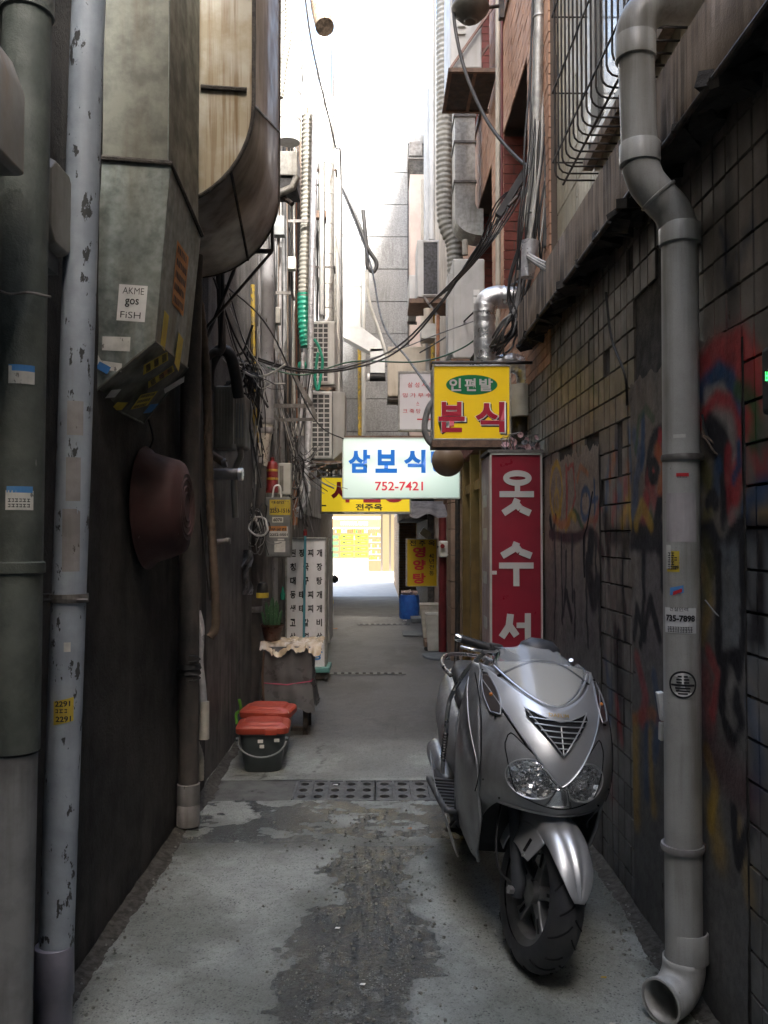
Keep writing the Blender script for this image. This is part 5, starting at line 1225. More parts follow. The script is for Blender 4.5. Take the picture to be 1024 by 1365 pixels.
q = thing('door_panel', 'pale half-open door leaf on the left beyond the menu sign', 'door', (-.75, 12.3, 0)); MB().bb(W(436, 0, 12).x - .03, W(440, 0, 12).x + .015, 12.0, 12.8, .1, W(0, 735, 12).z).build('leaf', M['pale_plastic'], q); MB().lathe([(.001, 0), (.05, .01), (.06, .04), (.03, .08), (.001, .09)], W(443, 772, 11.9), axis=(1, 0, 0), n=14).build('knob', M['black_rubber'], q, smooth=40)
q = thing('paint_can', 'small yellow and green tin at the foot of the left door', 'tin', W(440, 818, 13)); MB().bb(W(433, 0, 13).x, W(445, 0, 13).x, 13, 13.15, W(0, 817, 13).z, W(0, 799, 13).z).build('body', mat('green_tin', (.03, .2, .05), rough=.4, bump=0), q, bevel=.01); MB().bb(W(434, 0, 13).x, W(446, 0, 13).x, 12.995, 13.0, W(0, 805, 13).z, W(0, 800, 13).z).build('label_band', M['yellow_paper'], q)

# ---------------- hoses, pipes and air conditioners on the left facade
hose('ribbed_duct_hose', 'grey ribbed exhaust hose ending in green tape on the left facade', 'hose', [W(411, 155, 9.5), W(410, 260, 9.5), W(406, 380, 9.5), W(405, 400, 9.5)], .075, M['corr'], n=18, rings=.05)
gt = hose('taped_hose_end', 'green taped end of the ribbed hose above the first air conditioner', 'hose', [W(405, 392, 9.5), W(406, 430, 9.5), W(409, 462, 9.5)], .08, M['green_hose'], n=18, rings=.05)
hose('green_rope_tangle', 'green rope and net tangle hanging by the upper air conditioner', 'rope', [W(419, 452, 9.2), W(425, 462, 9.2), W(430, 480, 9.2), W(428, 500, 9.2), W(424, 520, 9.2), W(420, 505, 9.2), W(424, 470, 9.2)], .016, M['green_hose'], n=7)
q = thing('hose_knob', 'small green ball knob on the grey lagged pipe', 'knob', W(403, 488, 9.3)); MB().lathe([(.001, .06), (.04, .045), (.055, 0), (.04, -.03), (.02, -.04)], W(403, 488, 9.3), n=16).build('body', M['green_hose'], q, smooth=50)
hose('lagged_pipe', 'silver foil lagged pipe running down past the air conditioners', 'pipe', [W(421, 130, 9.3), W(418, 260, 9.3), W(415, 400, 9.3), W(413, 520, 9.3), W(409, 620, 9.2), W(403, 650, 9.1), W(405, 675, 9.1), W(398, 690, 9.1)], .035, M['insul'], n=12)
hose('lagged_pipe', 'second silver lagged pipe curling at sign height on the left', 'pipe', [W(404, 470, 9.0), W(402, 560, 9.0), W(404, 620, 9.0), W(412, 650, 9.0), W(407, 672, 9.0), W(395, 680, 9.0)], .022, M['insul'], n=10)
pipe('copper_pipe', 'orange brown painted pipe on the pale left wall', 'pipe', [W(394, 200, 10), W(394, 400, 10), W(395, 600, 10), W(393, 700, 10)], .032, M['copper_pipe'])
pipe('spiral_duct', 'round pale spiral duct high on the left facade', 'duct', [W(381, -40, 8.3), W(389, 0, 8.3), W(385, 190, 8.3)], .11, M['ac'], collars=[(W(0, y, 8.3).z, W(0, y, 8.3).z + .02) for y in (20, 55, 90, 125, 160)], cr=1.03)
pipe('spiral_duct', 'grey spiral duct stopping above the upper air conditioner', 'duct', [W(436, 130, 11.2), W(436, 425, 11.2), W(430, 436, 11.1), W(424, 446, 11.0)], .095, M['zinc'], collars=[(W(0, y, 11.2).z, W(0, y, 11.2).z + .02) for y in (180, 220, 260, 300, 340, 380, 412)], cr=1.03)
hose('ribbed_duct_hose', 'cream ribbed hose stub poking out near the roof on the left', 'hose', [W(424, -30, 8.6), W(426, 5, 8.5), W(433, 36, 8.3)], .095, M['fascia'], n=16, rings=.05)
hose('ribbed_duct_hose', 'thin ribbed conduit beside the curved duct near the top left', 'hose', [W(384, -20, 7.5), W(385, 40, 7.5), W(378, 90, 7.5), W(373, 130, 7.5)], .035, M['corr'], n=10, rings=.035)
q = thing('vent_box', 'grey vent box hanging behind the curved duct', 'vent', W(380, 250, 6.6)); MB().bb(W(366, 0, 6.6).x, W(397, 0, 6.6).x, 6.6, 6.9, W(0, 232, 6.6).z, W(0, 200, 6.6).z).build('housing', M['zinc'], q, bevel=.004); MB().bb(W(368, 0, 6.6).x, W(397, 0, 6.6).x, 6.62, 6.88, W(0, 250, 6.6).z, W(0, 233, 6.6).z).build('grille', M['ac_dark'], q)
MB().tube([W(372, 258, 6.6), W(390, 250, 6.6), W(396, 236, 6.6)], .03, 12).build('outlet', M['zinc'], q, smooth=50); MB().tube([W(376, 262, 6.65), W(390, 272, 6.6)], .02, 10).build('drain', M['iron'], q)
MB().tube([W(364, 140, 6.6), W(372, 215, 6.6)], .016, 4).build('hanger', M['iron'], q)

def ac_unit(x0, x1, y0, y1, z0, z1, label, m, grid_x=(0, 1), name='air_conditioner', rows=12, ncols=3, side=None, feet=True):
    a = thing(name, label, 'air conditioner', ((x0 + x1) / 2, (y0 + y1) / 2, z0))
    MB().bb(x0, x1, y0, y1, z0, z1).build('casing', m, a, bevel=.012)
    if grid_x is not None:
        gx0 = x0 + (x1 - x0) * grid_x[0]; gx1 = x0 + (x1 - x0) * grid_x[1]
        MB().bb(gx0 + .01, gx1 - .01, y0 - .006, y0 - .001, z0 + .04, z1 - .04).build('coil', M['ac_dark'], a)
        g = MB(); zz0, zz1 = z0 + .03, z1 - .03
        for i in range(rows + 1): z = zz0 + (zz1 - zz0) * i / rows; g.bb(gx0, gx1, y0 - .016, y0 - .008, z - .006, z + .006)
        for i in range(ncols + 1): x = gx0 + (gx1 - gx0) * i / ncols; g.bb(x - .006, x + .006, y0 - .018, y0 - .007, zz0, zz1)
        g.build('grille', m, a)
    if side is not None:   # fan side facing the alley
        s = side; X = x1 if s > 0 else x0; cy, cz = (y0 + y1) / 2, (z0 + z1) / 2; r_ = min(y1 - y0, z1 - z0) * .4
        for k in range(6): MB().lathe([(r_ * (k + 1) / 6, 0), (r_ * (k + 1) / 6 + .004, .006), (r_ * (k + 1) / 6 + .008, 0)], (X, cy, cz), axis=(s, 0, 0), n=24, cap=False).build('fan_ring', m, a)
        MB().cyl((X - s * .02, cy, cz), (X + s * .001, cy, cz), r_, 28).build('fan_well', M['ac_dark'], a)
    if feet:
        for yy in (y0 + .05, y1 - .05): MB().bb(x0 - .01, x1 + .02, yy - .02, yy + .02, z0 - .04, z0).build('foot', M['steel'], a)
    return a
a1 = ac_unit(W(418, 0, 10).x, W(447, 0, 10).x, 10.0, 10.8, W(0, 512, 10).z, W(0, 427, 10).z, 'upper white outdoor air conditioner on the left facade, beside green rope', M['ac'], (0, .72), rows=12)
a2 = ac_unit(W(417, 0, 9.4).x, W(444, 0, 9.4).x, 9.4, 10.2, W(0, 612, 9.4).z, W(0, 521, 9.4).z, 'lower white outdoor air conditioner on the left, just above the lit white sign', M['ac'], (0, .9), rows=13)
MB().prism([W(444, 521, 9.41), W(460, 523, 9.6), W(459, 600, 9.6), W(444, 613, 9.41)], (0, .6, 0)).build('side_cover', M['ac'], a2, bevel=.004)
for a_, zz in ((a1, W(0, 520, 10).z), (a2, W(0, 618, 9.4).z)):
    y0 = 9.95 if a_ is a1 else 9.35
    s_ = thing('ac_shelf', 'rusty steel shelf under the %s left air conditioner' % ('upper' if a_ is a1 else 'lower'), 'shelf', (-.9, y0, zz))
    for yy in (y0, y0 + .8): MB().bb(-1.14, W(448 if a_ is a1 else 458, 0, y0).x, yy, yy + .03, zz, zz + .03).build('arm', M['rust_steel'], s_); MB().tube([Vector((-1.13, yy, zz - .28)), Vector((W(440, 0, y0).x, yy, zz))], .012, 4).build('brace', M['rust_steel'], s_)
    MB().bb(W(447 if a_ is a1 else 458, 0, y0).x - .03, W(447 if a_ is a1 else 458, 0, y0).x, y0, y0 + .83, zz, zz + .03).build('front_rail', M['rust_steel'], s_)
# white folded-sheet duct with the outlet
wd = thing('white_duct', 'large bright white square duct with a slanting elbow in the middle distance', 'duct', W(495, 470, 15))
x0, x1 = W(458, 0, 15).x, W(481, 0, 15).x; m_ = mat('white_sheet_duct', (.74, .75, .74), (.66, .67, .66), rough=.45, bump=.02)
MB().bb(x0, x1, 15, 15.35, W(0, 436, 15).z, 9.0).build('vertical_run', m_, wd)
MB().prism([W(457, 436, 15), W(482, 436, 15), W(513, 459, 15), W(513, 467, 15), W(494, 469, 15), W(457, 449, 15)], (0, .35, 0)).build('slanted_elbow', m_, wd, bevel=.004)
MB().bb(W(494, 0, 15).x, W(513, 0, 15).x, 15, 15.35, W(0, 496, 15).z, W(0, 464, 15).z).build('outlet', m_, wd); MB().cyl(W(493, 502, 15.1), W(514, 502, 15.1), .085, 18).build('motor', M['black_rubber'], wd, smooth=40)
MB().cyl(W(490, 503, 15.1), W(493, 503, 15.1), .07, 18).build('motor_cap', M['white'], wd)
for yy in (380, 310, 240): MB().bb(x0 - .01, x1 + .01, 14.99, 15.36, W(0, yy, 15).z - .01, W(0, yy, 15).z + .01).build('flange', m_, wd)
# thin vertical pipes on the pale wall
for i, (px, y0, y1, d, r_, m_, lab) in enumerate(((428, -30, 420, 10.6, .03, 'ac', 'slim white pipe left of the grey spiral duct'), (449, 0, 600, 12.5, .04, 'ac', 'white downpipe right of the air conditioners'), (453, 60, 620, 12.8, .02, 'cable_grey', 'thin grey conduit beside the white downpipe'),
        (366, 380, 900, 9.2, .03, 'pvc_old', 'grey conduit on the pale wall behind the cabinet'), (378, 340, 620, 9.6, .02, 'cable', 'black conduit running down the pale wall'), (484, 130, 620, 16.5, .045, 'ac', 'white downpipe at the left edge of the grey panels'),
        (479, 420, 620, 16, .035, 'yellow_pipe', 'thin yellow pipe in front of the grey panels'), (372, 240, 560, 9.0, .016, 'cable_grey', 'fine grey conduit above the steel bracket'), (443, 220, 420, 12.0, .03, 'corr', 'ribbed beige conduit above the white downpipe'))):
    pipe('wall_pipe', lab, 'pipe', [W(px, y0, d), W(px + (1 if px > 400 else 1), y1, d)], r_, M[m_], n=10)
# ================================================================ RIGHT SIDE THINGS
# pvc downpipe
pv = thing('downpipe', 'tall grey plastic downpipe with stickers on the right, ending in an open elbow', 'downpipe', (1.04, 2.9, 0))
yP = 2.9; rP = .0615
X1 = W(911, 700, yP).x; zA = W(0, 300, yP).z; zlow = W(0, 1292, yP).z
Xu, yU = W(852, 150, 2.9).x, 2.9
lowtop = Vector((W(906, 295, yP).x, yP, zA)); lowbot = Vector((W(912, 1285, yP).x, yP, zlow))
MB().tube([lowbot, lowtop], rP, 32).build('shaft', M['pvc'], pv, smooth=50)
# kink: 45 degree pair
k0 = Vector((W(853, 215, yP).x, yP, W(0, 215, yP).z)); k1 = Vector((W(862, 240, yP).x, yP, W(0, 240, yP).z)); k2 = Vector((W(896, 280, yP).x, yP, W(0, 280, yP).z))
MB().tube(smoothpath([k0, k1, Vector((W(880, 262, yP).x, yP, W(0, 262, yP).z)), k2, lowtop + Vector((0, 0, -.02))], 6), rP * 1.03, 32).build('double_bend', M['pvc'], pv, smooth=50)
top = Vector((W(847, 45, yP).x, yP, W(0, 45, yP).z))
MB().tube([k0, top], rP, 32).build('shaft', M['pvc'], pv, smooth=50)
cxr = .12
el = [top + Vector((cxr * (1 - math.cos(a)), 0, cxr * math.sin(a))) for a in [k * math.pi / 2 / 8 for k in range(9)]]
MB().tube([top - Vector((0, 0, .03))] + el + [el[-1] + Vector((.04, 0, 0))], rP * 1.12, 32).build('top_elbow', M['pvc'], pv, smooth=50)
MB().tube([el[-1] + Vector((.02, 0, 0)), el[-1] + Vector((.36, 0.02, 0.01))], rP, 32).build('wall_branch', M['pvc'], pv, smooth=50)
def ringcol(p, d, r, h=.05, nm='socket', m=None):
    MB().lathe([(r, -h / 2), (r * 1.13, -h / 2 + .003), (r * 1.14, h / 2 - .004), (r * 1.1, h / 2), (r, h / 2)], p, axis=d, n=32, cap=False).build(nm, m or M['pvc'], pv, smooth=40)
ringcol(top - Vector((0, 0, .045)), (0, 0, 1), rP, .085); ringcol(k0 + Vector((0, 0, .03)), (0, 0, 1), rP, .075); ringcol(lowtop - Vector((0, 0, .03)), (0, 0, 1), rP, .07); ringcol(el[-1] + Vector((.06, 0, 0)), (1, 0, 0), rP, .07)
ringcol(k1 + (k2 - k1) * .45, (k2 - k1), rP * 1.0, .012)
ringcol(Vector((X1, yP, W(0, 1262, yP).z)), (0, 0, 1), rP, .1)
# bottom elbow, hollow, mouth towards the alley
b0 = lowbot; P = []; rr = .085
dirm = Vector((-.8, -.6, -.0)).normalized()
for k in range(9):
    a = k * math.pi / 2 / 8; P.append(b0 + Vector((0, 0, .0)) - Vector((0, 0, rr * math.sin(a))) + dirm * rr * (1 - math.cos(a)))
P = [b0 + Vector((0, 0, .02))] + P + [P[-1] + dirm * .045]
zmin = min(p.z for p in P); lift = max(0, .074 - zmin)
P = [p + Vector((0, 0, lift)) for p in P]
o = MB().tube(P, rP * 1.14, 36, cap=False).build('bottom_elbow', M['pvc'], pv, smooth=50); md = o.modifiers.new('t', 'SOLIDIFY'); md.thickness = .006; md.offset = -1
MB().lathe([(rP * 1.08, -.006), (rP * 1.2, -.006), (rP * 1.2, .006), (rP * 1.08, .006)], P[-1], axis=dirm, n=36, cap=False).build('rim', M['pvc'], pv, smooth=40)
MB().tube([P[2], P[5]], rP * .9, 20).build('dark_plug', M['soffit'], pv)  # near-black plug closing the inside of the open elbow
for py in (610, 1131):
    MB().lathe([(rP, -.011), (rP * 1.13, -.011), (rP * 1.18, 0), (rP * 1.13, .011), (rP, .011)], Vector((W(910, py, yP).x, yP, W(0, py, yP).z)), n=30, cap=False).build('clamp', M['steel'] if py < 700 else M['pvc_old'], pv, smooth=40)
    MB().bb(X1, 1.12, yP - .012, yP + .012, W(0, py, yP).z - .012, W(0, py, yP).z + .012).build('clamp_arm', M['rust_steel'], pv)
Cx = lambda py: Vector((W(906 + (py - 295) * .00606, py, yP).x, yP, W(0, py, yP).z))
va = -.32  # angle that faces the camera
pipe_sticker(pv, Cx(690), rP, va - .05, .105, .165, mat('pinkish_grey_paper', (.45, .42, .42), (.36, .33, .33), rough=.8, bump=.05, streak=(.2, .18, .18), samt=.8))
pipe_sticker(pv, Cx(826), rP, va - .15, .112, .085, M['paper_clean']); curved_text(pv, '735-7898', Cx(823), rP, va - .13, .098, .022, M['ink'], .045); curved_text(pv, '건설인력', Cx(811), rP, va - .2, .06, .013, M['ink'], .01); scribble(pv, Cx(838), rP, va - .1, .09, .02, 2, M['ink'], .007)
pipe_sticker(pv, Cx(748), rP, va - .5, .045, .07, M['yellow_paper']); scribble(pv, Cx(748), rP, va - .5, .035, .06, 4, M['ink'], .01); pipe_sticker(pv, Cx(742), rP * 1.01, va - .75, .02, .08, M['paper'])
curved_text(pv, '109', Cx(756), rP, va - .32, .018, .013, M['ink'])
pipe_sticker(pv, Cx(634), rP, va + .05, .04, .012, M['ink_red']); scribble(pv, Cx(637), rP, va + .05, .035, .006, 1, M['ink'], .004)
pipe_sticker(pv, Cx(786), rP, va - .3, .045, .025, M['blue_paper'], tilt=.01); pipe_sticker(pv, Cx(788), rP * 1.005, va - .25, .03, .012, M['ink_red'], tilt=.012)
pipe_sticker(pv, Cx(583), rP, va - .1, .04, .012, M['paper']); 
# round black emblem with bars
ec = Cx(910); rE = .046
def disc(r0, r1, m_, off):
    mb = MB(); N = 40
    def pt(r_, a): ang = va + r_ * math.cos(a) / rP; return (ec.x + math.sin(ang) * (rP + off), ec.y - math.cos(ang) * (rP + off), ec.z + r_ * math.sin(a))
    for k in range(N):
        a, b = 2 * math.pi * k / N, 2 * math.pi * (k + 1) / N
        mb.add([pt(r0, a), pt(r1, a), pt(r1, b), pt(r0, b)], [(0, 1, 2, 3)])
    mb.build('emblem', m_, pv, fix=False)
disc(.001, rE, M['white'], .001); disc(rE * .86, rE, M['ink'], .0018)
def ebar(u0, u1, v, h): 
    mb = MB(); pts = []
    for k in range(5):
        u = u0 + (u1 - u0) * k / 4; ang = va + u / rP
        for s in (-1, 1): pts.append((ec.x + math.sin(ang) * (rP + .0022), ec.y - math.cos(ang) * (rP + .0022), ec.z + v + s * h / 2))
    mb.add(pts, [(2 * k, 2 * k + 2, 2 * k + 3, 2 * k + 1) for k in range(4)]); mb.build('emblem_bar', M['ink'], pv, fix=False)
for v_ in (.027, .017, .007): ebar(-.02 if v_ < .02 else -.016, -.003, v_, .0055); ebar(.003, .02 if v_ < .02 else .016, v_, .0055)
ebar(-.038, .038, -.002, .007)
for v_, w_ in ((-.012, .024), (-.021, .022), (-.03, .015)): ebar(-w_, w_, v_, .0055)
# small white card boxes beside the pipe
q = thing('card_holder', 'two small off-white cards stuck to the wall behind the downpipe', 'cards', W(881, 950, 3.05))
MB().box(W(882, 941, 3.0), (.022, .03, .1), (0, R(-8), 0)).build('card', M['white'], q, bevel=.003); MB().box(W(883, 975, 3.0), (.02, .03, .062), (0, R(2), 0)).build('card', M['pale_plastic'], q, bevel=.003)
q = thing('control_box', 'dark rounded box with green lettering at the right edge', 'box', W(1022, 505, 2.35)); MB().bb(W(1018, 0, 2.35).x, 1.12, 2.22, 2.4, W(0, 550, 2.35).z, W(0, 458, 2.35).z).build('housing', M['black_rubber'], q, bevel=.02, seg=3)
text('비상', Vector((W(1023, 0, 2.2).x + .004, 2.218, W(0, 500, 2.2).z)), .035, .03, mat('green_led', (.02, .5, .06), rough=.5, bump=0, emit=(.05, 1, .15), estr=.5), q, bold=.02)

# ---------------- red sign
rs_ = thing('vertical_sign', 'tall dark red sign box with large white Korean letters behind the scooter', 'sign', (.95, 5.8, .7))
yR = 5.62; x0, x1 = W(653, 700, yR).x, W(723, 700, yR).x; z1, z0 = W(0, 603, yR).z, .72
M['sign_red'] = mat('dark_red_sign_face', (.25, .018, .034), (.21, .015, .028), rough=.4, scale=3, bump=0, chips=(.28, .05, .06), chipt=.72, chscale=12)
MB().bb(x0 + .01, x1 - .01, yR, yR + .42, z0 + .01, z1 - .012).build('face_panel', M['sign_red'], rs_)
fm = MB()
for a, b_, c, d in ((x0, x0 + .012, z0, z1), (x1 - .012, x1, z0, z1), (x0, x1, z1 - .014, z1), (x0, x1, z0, z0 + .014)): fm.bb(a, b_, yR - .01, yR + .0, c, d)
fm.build('frame', M['pale_plastic'], rs_)
MB().bb(x0 - .004, x0 + .009, yR + .012, yR + .41, z0, z1 - .02).build('side_panel', mat('faded_pinkish_side', (.34, .25, .24), (.28, .2, .2), rough=.5, bump=0, scale=3), rs_)
MB().bb(x0 - .012, x1 + .008, yR - .014, yR + .43, z1, z1 + .02).build('top_cap', M['steel'], rs_)
chh = (W(0, 688, yR).z - W(0, 628, yR).z) * -1
WL_ = M['letter_white'] = mat('greyish_white_letters', (.48, .48, .46), rough=.5, bump=0)
xc = (x0 + x1) / 2 - .002; cwd = .225
# thick letters built from bars
def bar(par, x, z, w_, h_, y, m_, t_=.004, rot=0): return MB().box((x, y - t_ / 2, z), (w_, t_, h_), (0, rot, 0)).build('letter_stroke', m_, par)
def ringz(par, x, z, rx, rz, th, y, m_, t_=.004):
    mb = MB(); N = 36; vs = []
    for k in range(N):
        a = 2 * math.pi * k / N
        for (ax, az) in ((rx, rz), (rx - th, rz - th)):
            for yy in (y - t_, y): vs.append((x + ax * math.cos(a), yy, z + az * math.sin(a)))
    fs = []
    for k in range(N): n_ = (k + 1) % N; A, B = 4 * k, 4 * n_; fs += [(A, B, B + 2, A + 2), (A, A + 1, B + 1, B), (A + 2, B + 2, B + 3, A + 3)]
    return mb.add(vs, fs).build('letter_stroke', m_, par)
px2 = yR / 1130
def zz_(py): return W(0, py, yR).z
def xx_(px): return W(px, 700, yR).x
ringz(rs_, xx_(690), zz_(637), 19 * px2, 10.5 * px2, 8 * px2, yR - .001, WL_); bar(rs_, xx_(690), zz_(652), 7 * px2, 9 * px2, yR - .001, WL_); bar(rs_, xx_(689), zz_(658.5), 46 * px2, 8 * px2, yR - .0015, WL_)
def fat(par, pts, th, y, m_):
    for (a, b) in zip(pts[:-1], pts[1:]):
        p = Vector((xx_(a[0]), 0, zz_(a[1]))); q_ = Vector((xx_(b[0]), 0, zz_(b[1]))); d = q_ - p; n_ = Vector((-d.z, 0, d.x)).normalized() * th / 2
        MB().prism([(p + n_) + Vector((0, y, 0)), (p - n_) + Vector((0, y, 0)), (q_ - n_) + Vector((0, y, 0)), (q_ + n_) + Vector((0, y, 0))], (0, -.004, 0)).build('letter_stroke', m_, par)
t9 = 9 * px2
fat(rs_, [(690, 665), (686, 674), (671, 684)], t9, yR - .0012, WL_); fat(rs_, [(688, 671), (694, 678), (707, 684)], t9, yR - .002, WL_)
fat(rs_, [(689, 723), (686, 731), (669, 741)], t9, yR - .0012, WL_); fat(rs_, [(687, 728), (693, 735), (708, 741)], t9, yR - .002, WL_)
bar(rs_, xx_(688), zz_(754), 46 * px2, 8 * px2, yR - .001, WL_); bar(rs_, xx_(688), zz_(769), 8 * px2, 25 * px2, yR - .0015, WL_)
fat(rs_, [(680, 819), (678, 835), (668, 850)], t9, yR - .0012, WL_); fat(rs_, [(679, 835), (688, 848)], t9, yR - .002, WL_); bar(rs_, xx_(703), zz_(838), 8 * px2, 40 * px2, yR - .001, WL_); bar(rs_, xx_(695), zz_(834), 14 * px2, 7 * px2, yR - .0015, WL_)
bar(rs_, xx_(690), zz_(868), 38 * px2, 8 * px2, yR - .001, WL_)
MB().bb(xx_(655), xx_(662), yR - .002, yR - .001, zz_(766), zz_(761)).build('sticker', M['paper'], rs_)
# ghost letters on the side
for k, py in enumerate((668, 712, 770, 830)): MB().bb(x0 - .006, x0 - .004, yR + .12, yR + .3, W(0, py + 8, yR + .2).z, W(0, py - 8, yR + .2).z).build('faded_letter', M['pale_plastic'], rs_)
# flowers on the sign
fl = thing('dried_flowers', 'dusty bunch of pale pink artificial flowers lying on top of the red sign', 'flowers', (x0 + .28, yR + .15, z1))
for k in range(26):
    p = Vector((rnd.uniform(x0 + .12, x1 - .02), yR + rnd.uniform(.02, .25), z1 + .03 + abs(rnd.gauss(0, .045)))); rr_ = rnd.uniform(.014, .034)
    MB().lathe([(.001, -rr_ * .5), (rr_ * .6, -.2 * rr_), (rr_, .3 * rr_), (rr_ * .5, .2 * rr_), (.001, 0)], p, axis=(rnd.uniform(-1, 1), -1, rnd.uniform(-.3, 1)), n=7).build('petal', mat('dusty_pink_petal', (.42, .26, .27), (.3, .2, .2), rough=.8, bump=0) if k % 3 else M['black_rubber'], fl)
for k in range(9):
    a = Vector((rnd.uniform(x0 + .12, x1 - .03), yR + .1, z1 + .02)); MB().tube(smoothpath([a, a + Vector((rnd.uniform(-.04, .04), -.02, .09)), a + Vector((rnd.uniform(-.09, .09), -.03, .06 + rnd.uniform(0, .09)))]), .0025, 5).build('stem', M['cable_grey'] if k % 2 else M['cable'], fl)

# ---------------- yellow snack sign
ys_ = thing('hanging_sign', 'square yellow hanging sign with green oval and red Korean letters', 'sign', W(628, 590, 5.9))
yY = 5.9; x0, x1 = W(579, 540, yY).x, W(679, 540, yY).x; z0, z1 = W(0, 584, yY).z, W(0, 488, yY).z; py_ = yY / 1130
def X_(px): return W(px, 540, yY).x
def Z_(py): return W(600, py, yY).z
M['sign_yel'] = mat('yellow_sign_face', (.62, .42, .008), (.56, .37, .008), rough=.4, bump=0, scale=3, emit=(.7, .45, .01), estr=.04)
MB().bb(x0, x1, yY, yY + .2, z0, z1).build('face_panel', M['sign_yel'], ys_)
fm = MB(); g_ = .012
for a, b_, c, d in ((x0 - g_, x0, z0 - g_, z1 + g_), (x1, x1 + g_, z0 - g_, z1 + g_), (x0, x1, z1, z1 + g_), (x0, x1, z0 - g_, z0)): fm.bb(a, b_, yY - .012, yY + .22, c, d)
fm.build('frame', M['zinc'], ys_, bevel=.002)
MB().bb(x0 - .016, x1 + .012, yY - .01, yY + .23, z0 - .06, z0 - g_).build('bottom_tray', M['rust_steel'], ys_)
N = 40; cxo, czo, rxo, rzo = X_(629), Z_(513), 34.5 * py_, 13.5 * py_
MB().add([(cxo + rxo * math.cos(2 * math.pi * k / N), yY - .002, czo + rzo * math.sin(2 * math.pi * k / N)) for k in range(N)], [tuple(range(N))]).build('oval', mat('sign_green', (.005, .17, .06), rough=.4, bump=0), ys_)
for ch, px, w_ in (('인', 607, 16), ('편', 627, 15), ('발', 648, 18)): text(ch, (X_(px), yY - .003, Z_(513)), .1, w_ * py_, WL_, ys_, bold=.03, height=17 * py_)
for ch, px, w_ in (('분', 602, 36), ('식', 653, 40)):
    for m_, bd, dx, dz, dy in ((M['ink'], .05, 2.2, -2.2, -.0025), (M['white'], .05, .6, -.3, -.004), (mat('sign_crimson', (.42, .02, .045), rough=.4, bump=0), .035, 0, 0, -.0055)):
        text(ch, (X_(px) + dx * py_, yY + dy, Z_(556) + dz * py_), .2, (w_ + (bd - .03) * 200 - 2) * py_, m_, ys_, bold=bd, height=(40 + (bd - .03) * 160) * py_, depth=0)
MB().tube([(x0 - .012, yY + .1, z1), (x0 - .012, yY + .1, z1 + .05), (1.1, yY + .1, z1 + .05)], .012, 6).build('hanger', M['iron'], ys_)
MB().tube(smoothpath([W(580, 532, 6.0), W(571, 545, 6.0), W(566, 570, 6.0), W(572, 588, 6.0), W(585, 597, 6.0)]), .022, 10).build('feed_cable', M['cable_grey'], ys_, smooth=50)
# lamp globe
q = thing('globe_lamp', 'dusty unlit beige globe lamp under the yellow hanging sign', 'lamp', W(598, 614, 6.6)); c = W(597, 614, 6.6); r_ = 21.5 * 6.6 / 1130
MB().lathe([(r_ * math.sin(math.pi * k / 16) + .0005, -r_ * math.cos(math.pi * k / 16)) for k in range(17)], c, n=28).build('globe', mat('dusty_globe', (.38, .29, .21), (.28, .2, .14), rough=.45, scale=5, bump=.05), q, smooth=60)
MB().bb(c.x - .03, c.x + .26, 6.55, 6.65, c.z + r_ * .9, c.z + r_ * 1.15).build('arm', M['brown_wood'], q)

# ---------------- lit white restaurant sign
ls = thing('lit_sign', 'glowing white sign box with big blue Korean letters and a red phone number', 'sign', W(534, 665, 8.5))
yL = 8.5; pl_ = yL / 1130; XL = lambda px: W(px, 625, yL).x; ZL = lambda py: W(534, py, yL).z
x0, x1, z0, z1 = XL(458), XL(612), ZL(663), ZL(585)
m, t, b = nodes('backlit_acrylic'); 
b.inputs['Base Color'].default_value = (.75, .82, .78, 1); b.inputs['Roughness'].default_value = .35; b.inputs['Emission Strength'].default_value = 1
tcx = t.nodes.new('ShaderNodeTexCoord'); sx_ = t.nodes.new('ShaderNodeSeparateXYZ'); t.links.new(tcx.outputs['Generated'], sx_.inputs[0])
# two fluorescent tubes inside: brighter along their height
def bump_(o, c, w_): 
    d = _math(t, 'ABSOLUTE', _math(t, 'SUBTRACT', o, c)); return _ramp(t, d, 0, w_, True)
g1 = _math(t, 'MAXIMUM', _math(t, 'MULTIPLY', bump_(sx_.outputs[2], .84, .34), .9), _math(t, 'MULTIPLY', bump_(sx_.outputs[2], .4, .42), .9))
hz = _math(t, 'MULTIPLY', bump_(sx_.outputs[0], .48, .75), 1.4)
e_ = _mix(t, _math(t, 'MULTIPLY', g1, hz), (.018, .032, .026), (.07, .088, .077)); t.links.new(e_, b.inputs['Emission Color']); M['backlit'] = m
MB().bb(x0, x1, yL, yL + .16, z0, z1).build('face_panel', M['backlit'], ls)
fm = MB(); g_ = .012
for a, b_, c, d in ((x0 - g_, x0, z0 - g_, z1 + g_), (x1, x1 + g_, z0 - g_, z1 + g_), (x0, x1, z1, z1 + g_), (x0, x1, z0 - g_, z0)): fm.bb(a, b_, yL - .004, yL + .17, c, d)
fm.build('frame', mat('greenish_white_frame', (.55, .62, .58), rough=.4, bump=0), ls)
M['sign_blue'] = mat('sign_blue', (.015, .17, .62), rough=.4, bump=0, emit=(.015, .16, .6), estr=.05); M['sign_redlit'] = mat('sign_red_digits', (.45, .02, .04), rough=.4, bump=0, emit=(.45, .02, .04), estr=.12)
for ch, px in (('삼', 479), ('보', 515), ('식', 553), ('당', 589)): text(ch, (XL(px), yL - .002, ZL(615)), .2, 29 * pl_, M['sign_blue'], ls, bold=.042, height=31 * pl_)
text('752-7421', (XL(532), yL - .002, ZL(648)), .1, 64 * pl_, M['sign_redlit'], ls, bold=.015, height=12 * pl_)
